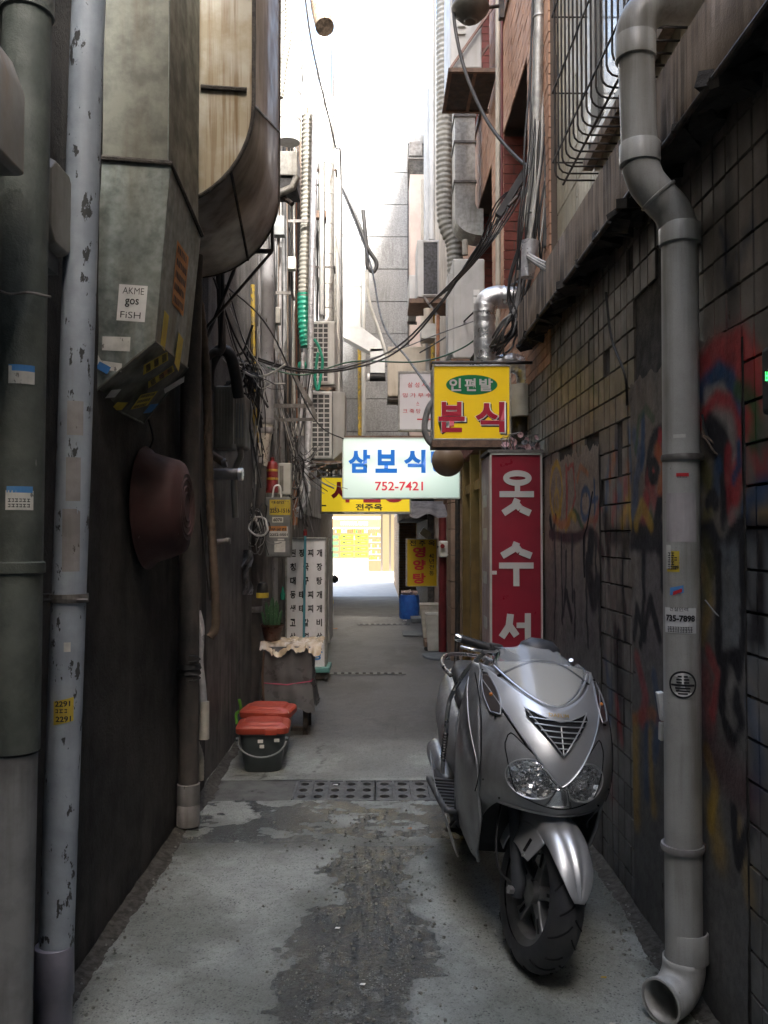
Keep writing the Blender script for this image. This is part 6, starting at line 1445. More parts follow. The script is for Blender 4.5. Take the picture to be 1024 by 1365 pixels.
MB().bb(XL(459), XL(600), yL + .02, yL + .12, z1 + g_, z1 + .035).build('top_rail', M['rust_steel'], ls); MB().tube([(x1, yL + .08, z1 + .02), (1.15, yL + .08, z1 + .02)], .014, 6).build('arm', M['iron'], ls)
# yellow sign behind
y2 = thing('hanging_sign', 'long yellow sign with red letters partly hidden behind the lit white sign', 'sign', W(487, 685, 10.6))
yQ = 10.6; XQ = lambda px: W(px, 660, yQ).x; ZQ = lambda py: W(500, py, yQ).z; pq = yQ / 1130
MB().bb(XQ(429), XQ(546), yQ, yQ + .18, ZQ(682), ZQ(637)).build('face_panel', mat('yellow_sign_lit', (.62, .45, .01), rough=.4, bump=0, emit=(.7, .5, .02), estr=.08), y2)
fm = MB()
for a, b_, c, d in ((XQ(427), XQ(429), ZQ(685), ZQ(635)), (XQ(546), XQ(548.5), ZQ(685), ZQ(635)), (XQ(429), XQ(546), ZQ(637), ZQ(635)), (XQ(429), XQ(546), ZQ(685), ZQ(682))): fm.bb(a, b_, yQ - .01, yQ + .19, c, d)
fm.build('frame', M['zinc'], y2)
for ch, px in (('사', 456), ('철', 493), ('탕', 526)): text(ch, (XQ(px), yQ - .002, ZQ(655)), .2, 29 * pq, MATS['sign_crimson'], y2, bold=.05, height=30 * pq)
text('전주옥', (XQ(492), yQ - .002, ZQ(676)), .1, 36 * pq, M['ink'], y2, bold=.03, height=9 * pq); bar(y2, XQ(432), ZQ(674), 6 * pq, 2 * pq, yQ - .001, M['ink'])
# white tailor sign
y3 = thing('hanging_sign', 'small white sign board with thin red Korean writing beneath the condenser', 'sign', W(555, 573, 8.9)); yS = 8.9; ps = yS / 1130
XS = lambda px: W(px, 540, yS).x; ZS = lambda py: W(555, py, yS).z
MB().bb(XS(533), XS(585), yS, yS + .1, ZS(572), ZS(497)).build('face_panel', mat('pinkish_white_face', (.62, .60, .62), rough=.45, bump=0), y3)
fm = MB()
for a, b_, c, d in ((XS(531), XS(533), ZS(574), ZS(495)), (XS(585), XS(587), ZS(574), ZS(495)), (XS(533), XS(585), ZS(497), ZS(495)), (XS(533), XS(585), ZS(574), ZS(572))): fm.bb(a, b_, yS - .008, yS + .11, c, d)
fm.build('frame', M['zinc'], y3)
for s_, cx_, cy_, w_, h_ in (('삼성사옷', 561, 513, 35, 7), ('밍가무수', 556, 527, 38, 6), ('스 ', 557, 538, 4, 5), ('크죽탕', 549, 548, 24, 6)): text(s_.strip(), (XS(cx_), yS - .002, ZS(cy_)), .06, w_ * ps, M['ink_red'], y3, bold=.0, height=h_ * ps, spacing=1.5)
bar(y3, XS(567), ZS(559), 22 * ps, 1.6 * ps, yS - .001, M['ink_red'])
# yellow vertical sign far
y4 = thing('vertical_sign', 'upright yellow sign board with stacked red Korean letters near the alley end', 'sign', W(562, 782, 13.5)); yV = 13.5; pv_ = yV / 1130
XV = lambda px: W(px, 750, yV).x; ZV = lambda py: W(562, py, yV).z
MB().bb(XV(543), XV(582), yV, yV + .15, ZV(781), ZV(719)).build('face_panel', mat('yellow_sign_far', (.55, .36, .01), rough=.4, bump=0), y4)
fm = MB()
for a, b_, c, d in ((XV(541.5), XV(543), ZV(782), ZV(718)), (XV(582), XV(583), ZV(782), ZV(718)), (XV(543), XV(582), ZV(719), ZV(718)), (XV(543), XV(582), ZV(782), ZV(781))): fm.bb(a, b_, yV - .01, yV + .16, c, d)
fm.build('frame', M['zinc'], y4)
for ch, py in (('영', 736), ('양', 753), ('탕', 771)): text(ch, (XV(559), yV - .002, ZV(py)), .15, 17 * pv_, M['ink_red'], y4, bold=.04, height=14 * pv_)
text('전 주 옥', (XV(563), yV - .002, ZV(724)), .08, 34 * pv_, M['ink'], y4, bold=.02, height=7.5 * pv_)
for ch, py in (('40', 741), ('년', 748), ('전', 756), ('통', 764)): text(ch, (XV(575.5), yV - .002, ZV(py)), .06, 6.5 * pv_, M['ink'], y4, bold=.01, height=6.2 * pv_)
MB().bb(XV(582), 1.13, yV + .04, yV + .08, ZV(730), ZV(728)).build('arm', M['iron'], y4)

# ---------------- silver round duct
sd_ = thing('foil_duct', 'shiny crinkled silver round duct bending behind the yellow hanging sign', 'duct', W(645, 500, 6.4)); yD = 6.4; rD = 14.5 * yD / 1130
def ribbed(pts, r, n, amp=.035, step=.02):
    P = smoothpath(pts, 8); L = [0]
    for a, b in zip(P[:-1], P[1:]): L.append(L[-1] + (b - a).length)
    nr = int(L[-1] / step); Q = []; rr = []
    for i in range(nr + 1):
        s = L[-1] * i / nr; j = min(max(int(np.searchsorted(L, s)) - 1, 0), len(P) - 2); Q.append(P[j].lerp(P[j + 1], (s - L[j]) / max(L[j + 1] - L[j], 1e-9))); rr.append(r * (1 + amp * (rnd.random() - .5) + (amp * .6 if i % 3 == 0 else 0)))
    return Q, rr
Q, rr = ribbed([W(647, 500, yD), W(646, 450, yD), W(646, 415, yD)], rD, 24); MB().tube(Q, rr, 26).build('vertical_run', M['alu'], sd_, smooth=60)
Q, rr = ribbed([W(646, 418, yD), W(648, 404, yD), W(658, 397, yD), W(672, 396, yD)], rD * 1.04, 24, .05, .015); MB().tube(Q, rr, 26).build('elbow', M['alu'], sd_, smooth=60)
Q, rr = ribbed([W(664, 397, yD), W(700, 396, yD), W(730, 396, yD)], rD * .98, 24); MB().tube(Q, rr, 26).build('wall_run', M['alu'], sd_, smooth=60)
Q, rr = ribbed([W(648, 500, yD), W(664, 488, yD), W(684, 484, yD), W(699, 494, yD), W(703, 520, yD)], rD * .9, 24, .06, .015); MB().tube(Q, rr, 24).build('lower_elbow', M['alu'], sd_, smooth=60)
q = thing('duct_box', 'off-white plastic collar box under the silver duct above the red sign', 'box', W(697, 555, 6.4)); MB().tube([W(696, 556, 6.35), W(696, 514, 6.35)], 18 * yD / 1130, 20).build('body', M['pale_plastic'], q, smooth=40); MB().tube([W(696, 590, 6.4), W(696, 556, 6.4)], 15 * yD / 1130, 16).build('black_stub', M['black_rubber'], q, smooth=40)  # black stub hangs below the collar box

# ---------------- ribbed duct and rectangular duct on the brick facade
hose('ribbed_duct_hose', 'thick grey-brown ribbed duct running down beside the brick facade on the right', 'hose', [W(592, -60, 9.6), W(593, 100, 9.6), W(593, 270, 9.6), W(597, 305, 9.6), W(606, 330, 9.6), W(607, 400, 9.6), W(605, 500, 9.6)], 11.5 * 9.6 / 1130, M['corr'], n=22, rings=.06)
rd = thing('metal_duct', 'grey rectangular duct with a rounded elbow entering the brick wall', 'duct', W(620, 310, 8.9)); yK = 8.9
x0, x1 = W(606, 0, yK).x, W(633, 0, yK).x
MB().bb(x0, x1, yK, yK + .35, W(0, 245, yK).z, W(0, 60, yK).z).build('vertical_run', M['zinc'], rd, bevel=.003)
for py in (152, 187, 240): MB().bb(x0 - .012, x1 + .012, yK - .012, yK + .36, W(0, py, yK).z - .012, W(0, py, yK).z + .012).build('flange', M['steel'], rd)
zE = W(0, 245, yK).z; w_ = x1 - x0; prof = [(x0, zE)] + [(x0 + .3 * (1 - math.cos(a)), zE - .34 - .2 * math.sin(a)) for a in [k * math.pi / 2 / 6 for k in range(7)]] + [(1.12, zE - .54), (1.12, zE - .25), (x1 + .02, zE - .25), (x1, zE - .2), (x1, zE)]
MB().prism([(x, yK, z) for x, z in prof], (0, .35, 0)).build('elbow', M['zinc'], rd, bevel=.006)
# high air conditioner
hx0, hx1 = W(597, 0, 8.2).x, W(633, 0, 8.2).x
a3 = ac_unit(W(600, 0, 7.6).x, W(642, 0, 7.6).x, 7.6, 8.3, W(0, 88, 7.6).z, W(0, -60, 7.6).z, 'white outdoor air conditioner on a shelf high on the brick facade', M['ac'], None)
for k, py in enumerate((30, 40)): MB().bb(W(610, 0, 7.6).x, W(620, 0, 7.6).x, 7.58, 7.6, W(0, py + 4, 7.6).z, W(0, py, 7.6).z).build('port_cover', M['pale_plastic'], a3)
sh_ = thing('ac_shelf', 'brown steel shelf seen from below under the highest air conditioner', 'shelf', W(622, 95, 7.6)); zz = W(0, 92, 7.6).z
x0, x1 = W(597, 0, 7.6).x, 1.1
for yy in (7.55, 8.28): MB().bb(x0, x1, yy, yy + .035, zz - .035, zz).build('rail', M['rust_steel'], sh_)
MB().bb(x0 - .0, x0 + .035, 7.55, 8.31, zz - .035, zz - .001).build('rail', M['rust_steel'], sh_); MB().bb(x0 + .03, x1 - .02, 7.585, 8.28, zz - .02, zz - .004).build('tray', M['iron'], sh_); MB().bb((x0 + x1) / 2, (x0 + x1) / 2 + .03, 7.585, 8.28, zz - .035, zz - .02).build('rail', M['rust_steel'], sh_)
MB().tube([(x0 + .02, 7.56, zz), (x1, 7.56, zz + .65)], .014, 4).build('brace', mat('brown_paint', (.2, .11, .08), rough=.6, bump=0), sh_); MB().tube([(x0 + .02, 8.3, zz), (x1, 8.3, zz + .65)], .014, 4).build('brace', MATS['brown_paint'], sh_)
# round street lamp at the top
lp = thing('dome_lamp', 'dark dome lamp on a bracket at the top above the alley', 'lamp', W(627, 12, 6.6)); c = W(627, 10, 6.6)
MB().lathe([(.001, .12), (.06, .11), (.13, .06), (.152, .0), (.15, -.02), (.13, -.05), (.08, -.1), (.05, -.11)], c, n=28).build('dome', mat('dull_lamp_metal', (.13, .125, .11), (.08, .08, .07), rough=.5, metal=.3, bump=.05), lp, smooth=50)
MB().lathe([(.001, -.125), (.045, -.12), (.055, -.105)], c, n=20).build('glass', MATS['dark_glass'], lp, smooth=50); MB().tube([c + Vector((.13, 0, 0)), c + Vector((.26, .02, .03))], .014, 8).build('arm', M['iron'], lp); MB().box(c + Vector((.25, .02, .0)), (.04, .05, .16)).build('bracket', M['iron'], lp)
# white back panel of an AC
wp = thing('air_conditioner', 'tall pale grey cased air conditioner beside the silver duct', 'air conditioner', W(623, 478, 7.6))
MB().bb(W(603, 0, 7.6).x, W(645, 0, 7.6).x, 7.6, 7.95, W(0, 477, 7.6).z, W(0, 343, 7.6).z).build('casing', M['ac'], wp, bevel=.015); MB().bb(W(597, 0, 7.6).x, W(603, 0, 7.6).x, 7.63, 7.9, W(0, 470, 7.6).z, W(0, 362, 7.6).z).build('side_grille', M['ac'], wp)
for py, h_ in ((385, 8), (395, 8), (408, 10)): MB().bb(W(630, 0, 7.6).x, W(638, 0, 7.6).x, 7.594, 7.6, W(0, py + h_, 7.6).z, W(0, py, 7.6).z).build('label_plate', M['white'], wp)
MB().bb(W(612, 0, 7.6).x, W(613, 0, 7.6).x, 7.596, 7.6, W(0, 474, 7.6).z, W(0, 346, 7.6).z).build('seam', M['pale_plastic'], wp)
MB().bb(W(600, 0, 7.6).x, 1.1, 7.6, 7.64, W(0, 482, 7.6).z, W(0, 477, 7.6).z).build('shelf_rail', M['rust_steel'], wp)
# condensers in the right background
ac_unit(W(517, 0, 11.5).x, W(570, 0, 11.5).x, 11.5, 12.0, W(0, 528, 11.5).z, W(0, 461, 11.5).z, 'yellowed outdoor air conditioner above the small white sign', M['ac_beige'], None)
mb = MB()
for k in range(4): mb.bb(W(517 + k * 6, 0, 11.5).x, W(518.5 + k * 6, 0, 11.5).x, 11.46, 11.5, W(0, 526, 11.5).z, W(0, 487, 11.5).z)
tag(mb.build('guard_bars', M['ac_beige'], [o for o in C.objects if o.get('label', '').startswith('yellowed outdoor')][0]))
ac_unit(W(556, 0, 11).x, W(585, 0, 11).x, 11.0, 11.6, W(0, 395, 11).z, W(0, 318, 11).z, 'dark-fronted outdoor air conditioner high in the right background', M['ac'], (.25, .95), rows=1, ncols=1)
ac_unit(W(545, 0, 12).x, W(556, 0, 12).x, 12.0, 12.6, W(0, 415, 12).z, W(0, 365, 12).z, 'small cream air conditioner left of the dark-fronted one', M['ac'], None)
ac_unit(W(545, 0, 16).x, W(563, 0, 16).x, 16.0, 16.15, W(0, 206, 16).z, W(0, 186, 16).z, 'tiny dark condenser on the roof edge of the pink wall', M['steel'], None)
q = thing('ac_shelf', 'dark rusty shelf under the dark-fronted air conditioner', 'shelf', W(570, 400, 11)); MB().bb(W(545, 0, 11).x, 1.0, 10.95, 11.6, W(0, 404, 11).z, W(0, 398, 11).z).build('tray', M['rust_steel'], q); MB().tube([W(565, 395, 10.9), W(586, 425, 10.9)], .02, 4).build('brace', M['steel'], q)
q = thing('vent_hood', 'small white vent hood with a chimney stub in the right background', 'vent', W(572, 450, 10.5)); MB().bb(W(561, 0, 10.5).x, W(580, 0, 10.5).x, 10.5, 10.8, W(0, 450, 10.5).z, W(0, 430, 10.5).z).build('box', M['pale_plastic'], q, bevel=.005); MB().tube([W(571, 432, 10.6), W(571, 412, 10.6)], .06, 14).build('stub', M['ac_beige'], q, smooth=50)
for i, (px, y0, y1, d, r_, m_, lab) in enumerate(((570, 120, 420, 13, .06, 'ac', 'white downpipe beside the pinkish wall'), (576, 0, 320, 12.6, .05, 'ac', 'pale downpipe left of the ribbed duct'), (564, 240, 560, 13.2, .035, 'ac_beige', 'cream pipe above the small white sign'), (577, 420, 560, 11.2, .03, 'yellow_pipe', 'yellow pipe behind the feed cable'),
        (584, 420, 520, 10.4, .022, 'copper_pipe', 'thin brown pipe next to the ribbed duct'), (571, 455, 540, 10.9, .035, 'ac', 'short white pipe under the vent hood'), (664, -30, 440, 7.0, .022, 'ac_beige', 'cream painted conduit running down the brick corner'), (669, -30, 300, 6.9, .012, 'maroon', 'thin dark red conduit beside the cream one'), (620, 320, 340, 8.4, .03, 'corr', 'short ribbed stub behind the pale grey air conditioner'))):
    pipe('wall_pipe', lab, 'pipe', [W(px, y0, d), W(px, y1, d)], r_, M[m_], n=10)
# two metal pipes and bundle next to the ledge end
q = pipe('metal_conduit', 'dented zinc conduit rising beside the grilled window', 'pipe', [W(720, -30, 5.6), W(716, 150, 5.6), W(709, 300, 5.6), W(705, 350, 5.6)], .038, M['zinc'], collars=[(W(0, 22, 5.6).z, W(0, 22, 5.6).z + .02), (W(0, 285, 5.6).z, W(0, 285, 5.6).z + .02)])
MB().tube([W(707, 322, 5.55), W(703, 370, 5.55)], [.06, .045], 10).build('taped_end', M['insul'], q, smooth=50)
pipe('metal_conduit', 'darker grey conduit immediately left of the cream tiles', 'pipe', [W(737, -30, 5.55), W(733, 330, 5.55)], .042, mat('dark_zinc', (.17, .17, .165), (.12, .12, .115), rough=.5, metal=.4, bump=.05))
q = thing('floodlight', 'slim dark floodlight bracket angled out from the brick corner', 'floodlight', W(680, 260, 6.1)); MB().tube([W(664, 288, 6.1), W(702, 226, 6.1)], .035, 4).build('housing', M['black_rubber'], q); MB().tube([W(690, 262, 6.0), W(678, 275, 6.0)], .015, 6).build('arm', M['iron'], q)
# ground level things on the right, far
q = pipe('maroon_pole', 'maroon painted pole standing behind the pale baskets', 'pole', [W(590, 690, 11.6), W(590, 869, 11.6)], .055, M['maroon'], n=14)
q = thing('gas_meter', 'pale gas meter on the dark wall above the baskets', 'meter', W(591, 735, 11.7)); MB().bb(W(584, 0, 11.5).x, W(597, 0, 11.5).x, 11.45, 11.6, W(0, 743, 11.5).z, W(0, 721, 11.5).z).build('body', M['pale_plastic'], q, bevel=.02, seg=3); MB().cyl(W(590, 728, 11.44), W(590, 728, 11.4), .03, 12).build('dial', M['red_ext'], q)
pipe('black_downpipe', 'thin black pipe with a kicked foot beside the ochre shop frames', 'pipe', [W(610, 660, 10.1), W(610, 850, 10.1), W(608, 888, 10.0), W(606, 893, 9.95)], .03, M['iron'], n=12)
def basket(c, w0, w1, h_, lab, m_):
    b = thing('woven_basket', lab, 'basket', c, 'pale baskets by the maroon pole')
    rs = []
    for i in range(13):
        t_ = i / 12; w_ = w0 + (w1 - w0) * t_ + (.006 if i % 2 else 0); rs.append([Vector((c[0] + sx * w_ / 2, c[1] + sy * w_ / 2 * .85, c[2] + h_ * t_)) for sx, sy in ((-1, -1), (1, -1), (1, 1), (-1, 1))])
    MB().rings(rs, cap=False).build('body', m_, b, solid=.008); w_ = w1 + .02
    MB().tube([rs[-1][0], rs[-1][1], rs[-1][2], rs[-1][3], rs[-1][0]], .012, 6).build('rim', m_, b); return b
basket((W(573, 0, 12.2).x, 12.3, .14), .2, .3, .48, 'taller pale woven basket behind, wide at the rim', M['weave'])
basket((W(578, 0, 11.7).x, 11.75, .03), .18, .24, .50, 'narrower off-white basket standing in front of the maroon pole', M['pale_plastic'])
q = thing('crate_foot', 'low reddish crate with wheels under the baskets', 'crate', (W(575, 0, 12).x, 12, 0)); MB().bb(W(565, 0, 12).x, W(588, 0, 12).x, 11.9, 12.3, .03, .13).build('tray', M['tan_stone'], q)
for px in (567, 586): MB().cyl((W(px, 0, 11.9).x, 11.88, .03), (W(px, 0, 11.9).x, 11.92, .03), .03, 12).build('wheel', M['black_rubber'], q)
def mat_disc(c, rx, ry, lab):
    o = MB().lathe([(.001, 0), (1, 0), (1.02, .012), (.97, .028), (.001, .03)], (0, 0, 0), n=30, sx=rx, sy=ry); o.v = [(p[0] + c[0], p[1] + c[1], p[2]) for p in o.v]
    q = o.build('doormat', M['mat_grey'], smooth=40); tag(q, lab, 'mat'); return q
mat_disc((W(582, 0, 11.3).x, 11.3, 0), .2, .32, 'oval grey rubber mat at the foot of the baskets')
q = MB().bb(W(536, 0, 13.9).x, W(563, 0, 13.9).x, 13.6, 14.3, .002, .018).build('doormat', M['mat_grey'], bevel=.004); tag(q, 'flat rectangular grey mat further along the alley floor', 'mat')
q = MB().bb(W(547, 0, 16).x, W(562, 0, 16).x, 15.7, 16.3, 0, .08).build('doorstep', M['mat_grey'], bevel=.01); tag(q, 'small dark step block beyond the rectangular mat', 'step')
bg_ = thing('rubbish_sack', 'bright blue rubbish sack overflowing with scraps near the alley end', 'sack', (W(545, 0, 16.8).x, 16.8, 0)); c = Vector((W(545, 0, 16.6).x, 16.6, 0))
rs = []
for i in range(14):
    t_ = i / 13; r0 = .17 + .015 * math.sin(t_ * 3.1); rs.append([Vector((c.x + (r0 + .012 * math.sin(k * 2.1 + i * .8)) * math.cos(2 * math.pi * k / 24) * 1.05, c.y + (r0 + .012 * math.sin(k * 3.1 + i)) * math.sin(2 * math.pi * k / 24), .46 * t_)) for k in range(24)])
MB().rings(rs).build('sack_body', M['blue_bag'], bg_, smooth=60)
mb = MB()
for k in range(40): mb.box((c.x + rnd.uniform(-.14, .14), c.y + rnd.uniform(-.14, .14), .47 + rnd.uniform(0, .06)), (rnd.uniform(.03, .08), .05, rnd.uniform(.02, .05)), (rnd.uniform(0, 3), rnd.uniform(0, 3), 0))
tag(mb.build('scraps', M['rubbish'], bg_), kind='stuff')
# awning scraps, dark door
aw = thing('torn_awning', 'dark torn awning sagging above the yellow upright sign', 'awning', W(575, 690, 12.5))
def awf(u, v): p = W(546 + 58 * u, 668 + 20 * v + 3 * math.sin(u * 11) * v, 13.4 - .9 * v + .04 * math.sin(u * 23)); return p
MB().grid(awf, 20, 8).build('cloth', mat('dark_grey_cloth', (.10, .09, .085), (.2, .18, .17), rough=.8, scale=6, bump=.3), aw, smooth=60)
q = thing('cardboard_scrap', 'folded grey scrap hanging over the yellow upright sign', 'scrap', W(567, 712, 13.3)); MB().box(W(567, 711, 13.3), (.16, .03, .12), (0, R(35), .4)).build('sheet', M['ac'], q)
q = MB().bb(W(597, 0, 11.3).x, W(605, 0, 11.3).x, 11.3, 11.4, W(0, 692, 11.3).z, W(0, 665, 11.3).z).build('wall_box', M['pale_plastic']); tag(q, 'beige box mounted on the wall under the lit sign right end', 'box')
dr = thing('wooden_door', 'dark reddish brown door in the shade behind the gas meter', 'door', (1.1, 13, 0)); MB().bb(1.04, 1.12, 12.3, 13.2, 0, 2.1).build('leaf', mat('dark_red_door', (.12, .035, .02), rough=.5, bump=.05), dr); MB().bb(1.02, 1.12, 12.2, 12.3, 0, 2.2).build('jamb', M['brown_wood'], dr); MB().bb(1.02, 1.12, 13.2, 13.3, 0, 2.2).build('jamb', M['brown_wood'], dr)
tc = thing('stone_pilaster', 'tan stone clad pilaster right of the maroon pole', 'pilaster', (1.05, 11.3, 0)); 
for k in range(7): MB().bb(.94, 1.14, 10.95, 11.5, k * .34, k * .34 + .33).build('stone', M['tan_stone'], tc, bevel=.006)

# ================================================================ CABLES
def cab(name, label, pts, r, m, n=7, k=8): o = MB().tube(smoothpath(pts, k), r, n).build(name, M[m], smooth=60); tag(o, label, 'cable'); return o
c1 = thing('overhead_cable', 'thick black twin cable sagging right across the alley above the signs', 'cable', W(500, 480, 6.5))
for dy in (0, 3): MB().tube(smoothpath([W(330, 470 + dy, 6.3), W(345, 478 + dy, 6.4), W(400, 492 + dy, 6.6), W(460, 490 + dy, 6.8), W(530, 462 + dy * 2, 6.9), W(590, 400 + dy, 6.8), W(636, 330, 6.6), W(700, 250, 6.2)]), .008, 8).build('strand', M['cable'], c1, smooth=60)
cab('overhead_cable', 'black cable hanging from the dome lamp to the brick corner', [W(607, -20, 6.6), W(606, 30, 6.6), W(622, 100, 6.5), W(655, 170, 6.3), W(704, 222, 6.0), W(716, 200, 5.9), W(724, 100, 5.8), W(722, 0, 5.8)], .014, 'cable')
cab('overhead_cable', 'thin green cable sagging from the left tangle to the silver duct', [W(330, 480, 7), W(400, 500, 7), W(470, 482, 7), W(560, 482, 6.9), W(620, 462, 6.8), W(655, 430, 6.6)], .007, 'cable_green')
cab('overhead_cable', 'thin dark cable from the wall bracket to the white sign corner', [W(300, 380, 5.6), W(360, 440, 6.5), W(420, 560, 8), W(458, 585, 8.5)], .006, 'cable')
cab('overhead_cable', 'thin black line from the roof loop down to the yellow hanging sign', [W(455, 252, 13), W(492, 345, 12), W(510, 430, 10), W(545, 480, 8), W(580, 530, 6.2)], .012, 'cable')
cab('hanging_loop', 'thick black hose loop hanging against the grey panels', [W(457, 250, 14), W(475, 290, 14), W(490, 330, 14), W(502, 350, 14), W(498, 362, 14), W(490, 355, 14), W(489, 335, 14), W(484, 280, 14)], .035, 'cable')
cab('overhead_cable', 'white conduit curving down in front of the grey panels', [W(489, 360, 14), W(492, 400, 14), W(505, 440, 14), W(514, 470, 14), W(518, 485, 14)], .03, 'cable_white')
cab('overhead_cable', 'dark line running steeply from high left towards the white duct', [W(406, -10, 9), W(418, 70, 9.5), W(446, 190, 10.5), W(455, 240, 12), W(456, 600, 13)], .012, 'cable_grey')
cab('overhead_cable', 'thin line from the pale air conditioner top to the ledge corner', [W(560, 470, 9), W(600, 445, 8), W(650, 400, 7), W(700, 370, 6.1)], .008, 'cable')
cab('overhead_cable', 'second thin line just above the sagging twin cable', [W(640, 425, 7), W(580, 447, 7.2), W(520, 470, 7.4), W(450, 490, 7.4)], .005, 'cable_grey')
cab('wall_cable', 'thin cable dropping down the graffiti wall above the first plaster panel', [W(808, 390, 3.9), W(815, 450, 3.85), W(833, 500, 3.7), W(836, 540, 3.75)], .006, 'cable')
cab('wall_cable', 'single dark wire hanging on the first graffiti panel', [onx(790, 655, 1.09), onx(783, 700, 1.09), onx(778, 720, 1.09), onx(779, 770, 1.09)], .003, 'cable')
lc = thing('cable_bundle', 'pale cables sagging along the underside of the concrete ledge', 'cables', W(760, 350, 4.2))
for k in range(7):
    o_ = rnd.uniform(-3, 3); s_ = k * 3
    MB().tube(smoothpath([W(704 + o_, 338 + k, 5.5), W(735, 352 + s_ * .7, 4.9), W(775, 352 + s_, 4.5), W(820, 300 + s_ * .8, 4.0), W(845, 270 + o_, 3.8)]), .006, 6).build('wire', M['cable_grey' if k % 2 else 'cable_white'] if k < 5 else M['cable'], lc, smooth=60)
lc2 = thing('cable_bundle', 'thin wires clipped under the near end of the concrete ledge', 'cables', W(930, 170, 3.0))
for k in range(4): MB().tube(smoothpath([W(900, 225 + k * 5, 3.3), W(928, 178 + k * 5, 3.0), W(975, 125 + k * 4, 2.7), W(1030, 50 + k * 6, 2.4)]), .004, 6).build('wire', M['cable_grey' if k % 2 else 'cable'], lc2, smooth=60)
cab('ledge_hose', 'dark blue hose hanging over the ledge at the top right corner', [W(957, -20, 2.6), W(955, 30, 2.6), W(960, 70, 2.62), W(972, 92, 2.65)], .012, 'cable')
vb = thing('cable_bundle', 'vertical bundle of black and white cables beside the zinc conduit on the brick corner', 'cables', W(705, 380, 5.7))
for k in range(15):
    x = 700 + k * 2.6 + rnd.uniform(-3, 3)
    P = [W(x + 8, -20, 5.6), W(x + 4 + rnd.uniform(-3, 3), 100, 5.6), W(x + rnd.uniform(-5, 5), 200, 5.55), W(x - 8 + rnd.uniform(-5, 5), 290, 5.55), W(x - 14 + rnd.uniform(-7, 4), 360, 5.6)]
    MB().tube(smoothpath(P), rnd.uniform(.004, .009), 6).build('wire', M[rnd.choice(['cable', 'cable', 'cable_grey', 'cable_white'])], vb, smooth=60)
vb = thing('cable_bundle', 'heavy black cables drooping behind the silver duct at the ledge end', 'cables', W(690, 430, 6.2))
for k in range(16):
    x = 680 + k * 1.8
    P = [W(x + 10 + rnd.uniform(-6, 6), 330, 6.0), W(x + rnd.uniform(-4, 6), 390 + rnd.uniform(-20, 20), 6.05), W(680 + rnd.uniform(-14, 14), 440 + rnd.uniform(-10, 10), 6.1), W(650 + rnd.uniform(-20, 30), 475 + rnd.uniform(-10, 12), 6.6), W(622 + rnd.uniform(-12, 30), 500, 6.8)]
    MB().tube(smoothpath(P), rnd.uniform(.006, .011), 7).build('wire', M[rnd.choice(['cable', 'cable', 'cable', 'cable_grey'])], vb, smooth=60)
vb = thing('cable_bundle', 'thin wires slanting down from the brick recess past the pale grey air conditioner', 'cables', W(660, 330, 6.4))
for k in range(8): MB().tube(smoothpath([W(703 - k, 226 + k * 3, 6.1), W(690 - k * 4, 270, 6.2), W(650 - k * 3, 330 + k * 2, 6.5), W(600 - k * 4, 385 + k * 3, 7.0)]), .006, 5).build('wire', M['cable' if k % 2 else 'cable_grey'], vb, smooth=60)
# left tangles: slack wires and loops gathered at a knot
def tangle(label, c, sx, sy, d, n, ends, loose=.6):
    tg = thing('cable_tangle', label, 'cables', W(c[0], c[1], d))
    for k in range(n):
        kx, ky = c[0] + rnd.gauss(0, sx * .3), c[1] + rnd.gauss(0, sy * .3); dd = d + rnd.uniform(-.12, .12)
        if rnd.random() < loose:      # a drooping run through the knot
            ex0, ey0, ex1, ey1 = ends[rnd.randrange(len(ends))]; ex0 += rnd.uniform(-8, 8); ex1 += rnd.uniform(-10, 10); ey0 += rnd.uniform(-12, 12); ey1 += rnd.uniform(-25, 25)
            P = [W(ex0, ey0, dd), W((ex0 + kx) / 2, (ey0 + ky) / 2 + rnd.uniform(3, 14), dd), W(kx, ky, dd), W((ex1 + kx) / 2 + rnd.uniform(-6, 6), (ey1 + ky) / 2 + rnd.uniform(0, 14), dd), W(ex1, ey1, dd)]
        else:                         # a hanging loop
            rx, ry = rnd.uniform(.2, .6) * sx, rnd.uniform(.3, 1.0) * sy; ph = rnd.uniform(0, 6.28)
            P = [W(kx + rx * math.cos(a + ph) * (1 + .15 * math.sin(3 * a)), ky + ry * .8 + ry * math.sin(a + ph), dd + .05 * math.sin(a)) for a in [q * .6 for q in range(rnd.randint(7, 12))]]
        MB().tube(smoothpath(P, 7), rnd.choice([.003, .004, .005, .009]), 5).build('wire', M[rnd.choice(['cable', 'cable', 'cable', 'cable_grey', 'cable_grey', 'cable_white'])], tg, smooth=60)
    return tg
tangle('messy knot of thin cables on the left wall above the meter boxes', (334, 490), 24, 26, 6.2, 40, [(285, 450, 372, 500), (290, 520, 350, 560), (300, 400, 345, 600), (336, 440, 342, 640)])
tangle('second knot of wires hanging around the grey cabinet', (338, 690), 22, 26, 7.4, 26, [(322, 650, 372, 700), (345, 600, 325, 760), (330, 640, 350, 730)])
tangle('web of slack wires between the steel bracket and the lower air conditioner', (398, 612), 20, 26, 8.5, 34, [(372, 560, 440, 640), (365, 470, 400, 690), (410, 500, 412, 690), (425, 600, 380, 690), (390, 540, 455, 640)], .75)
tg = thing('cable_bundle', 'long vertical wires running down the pale left facade', 'cables', W(385, 400, 9))
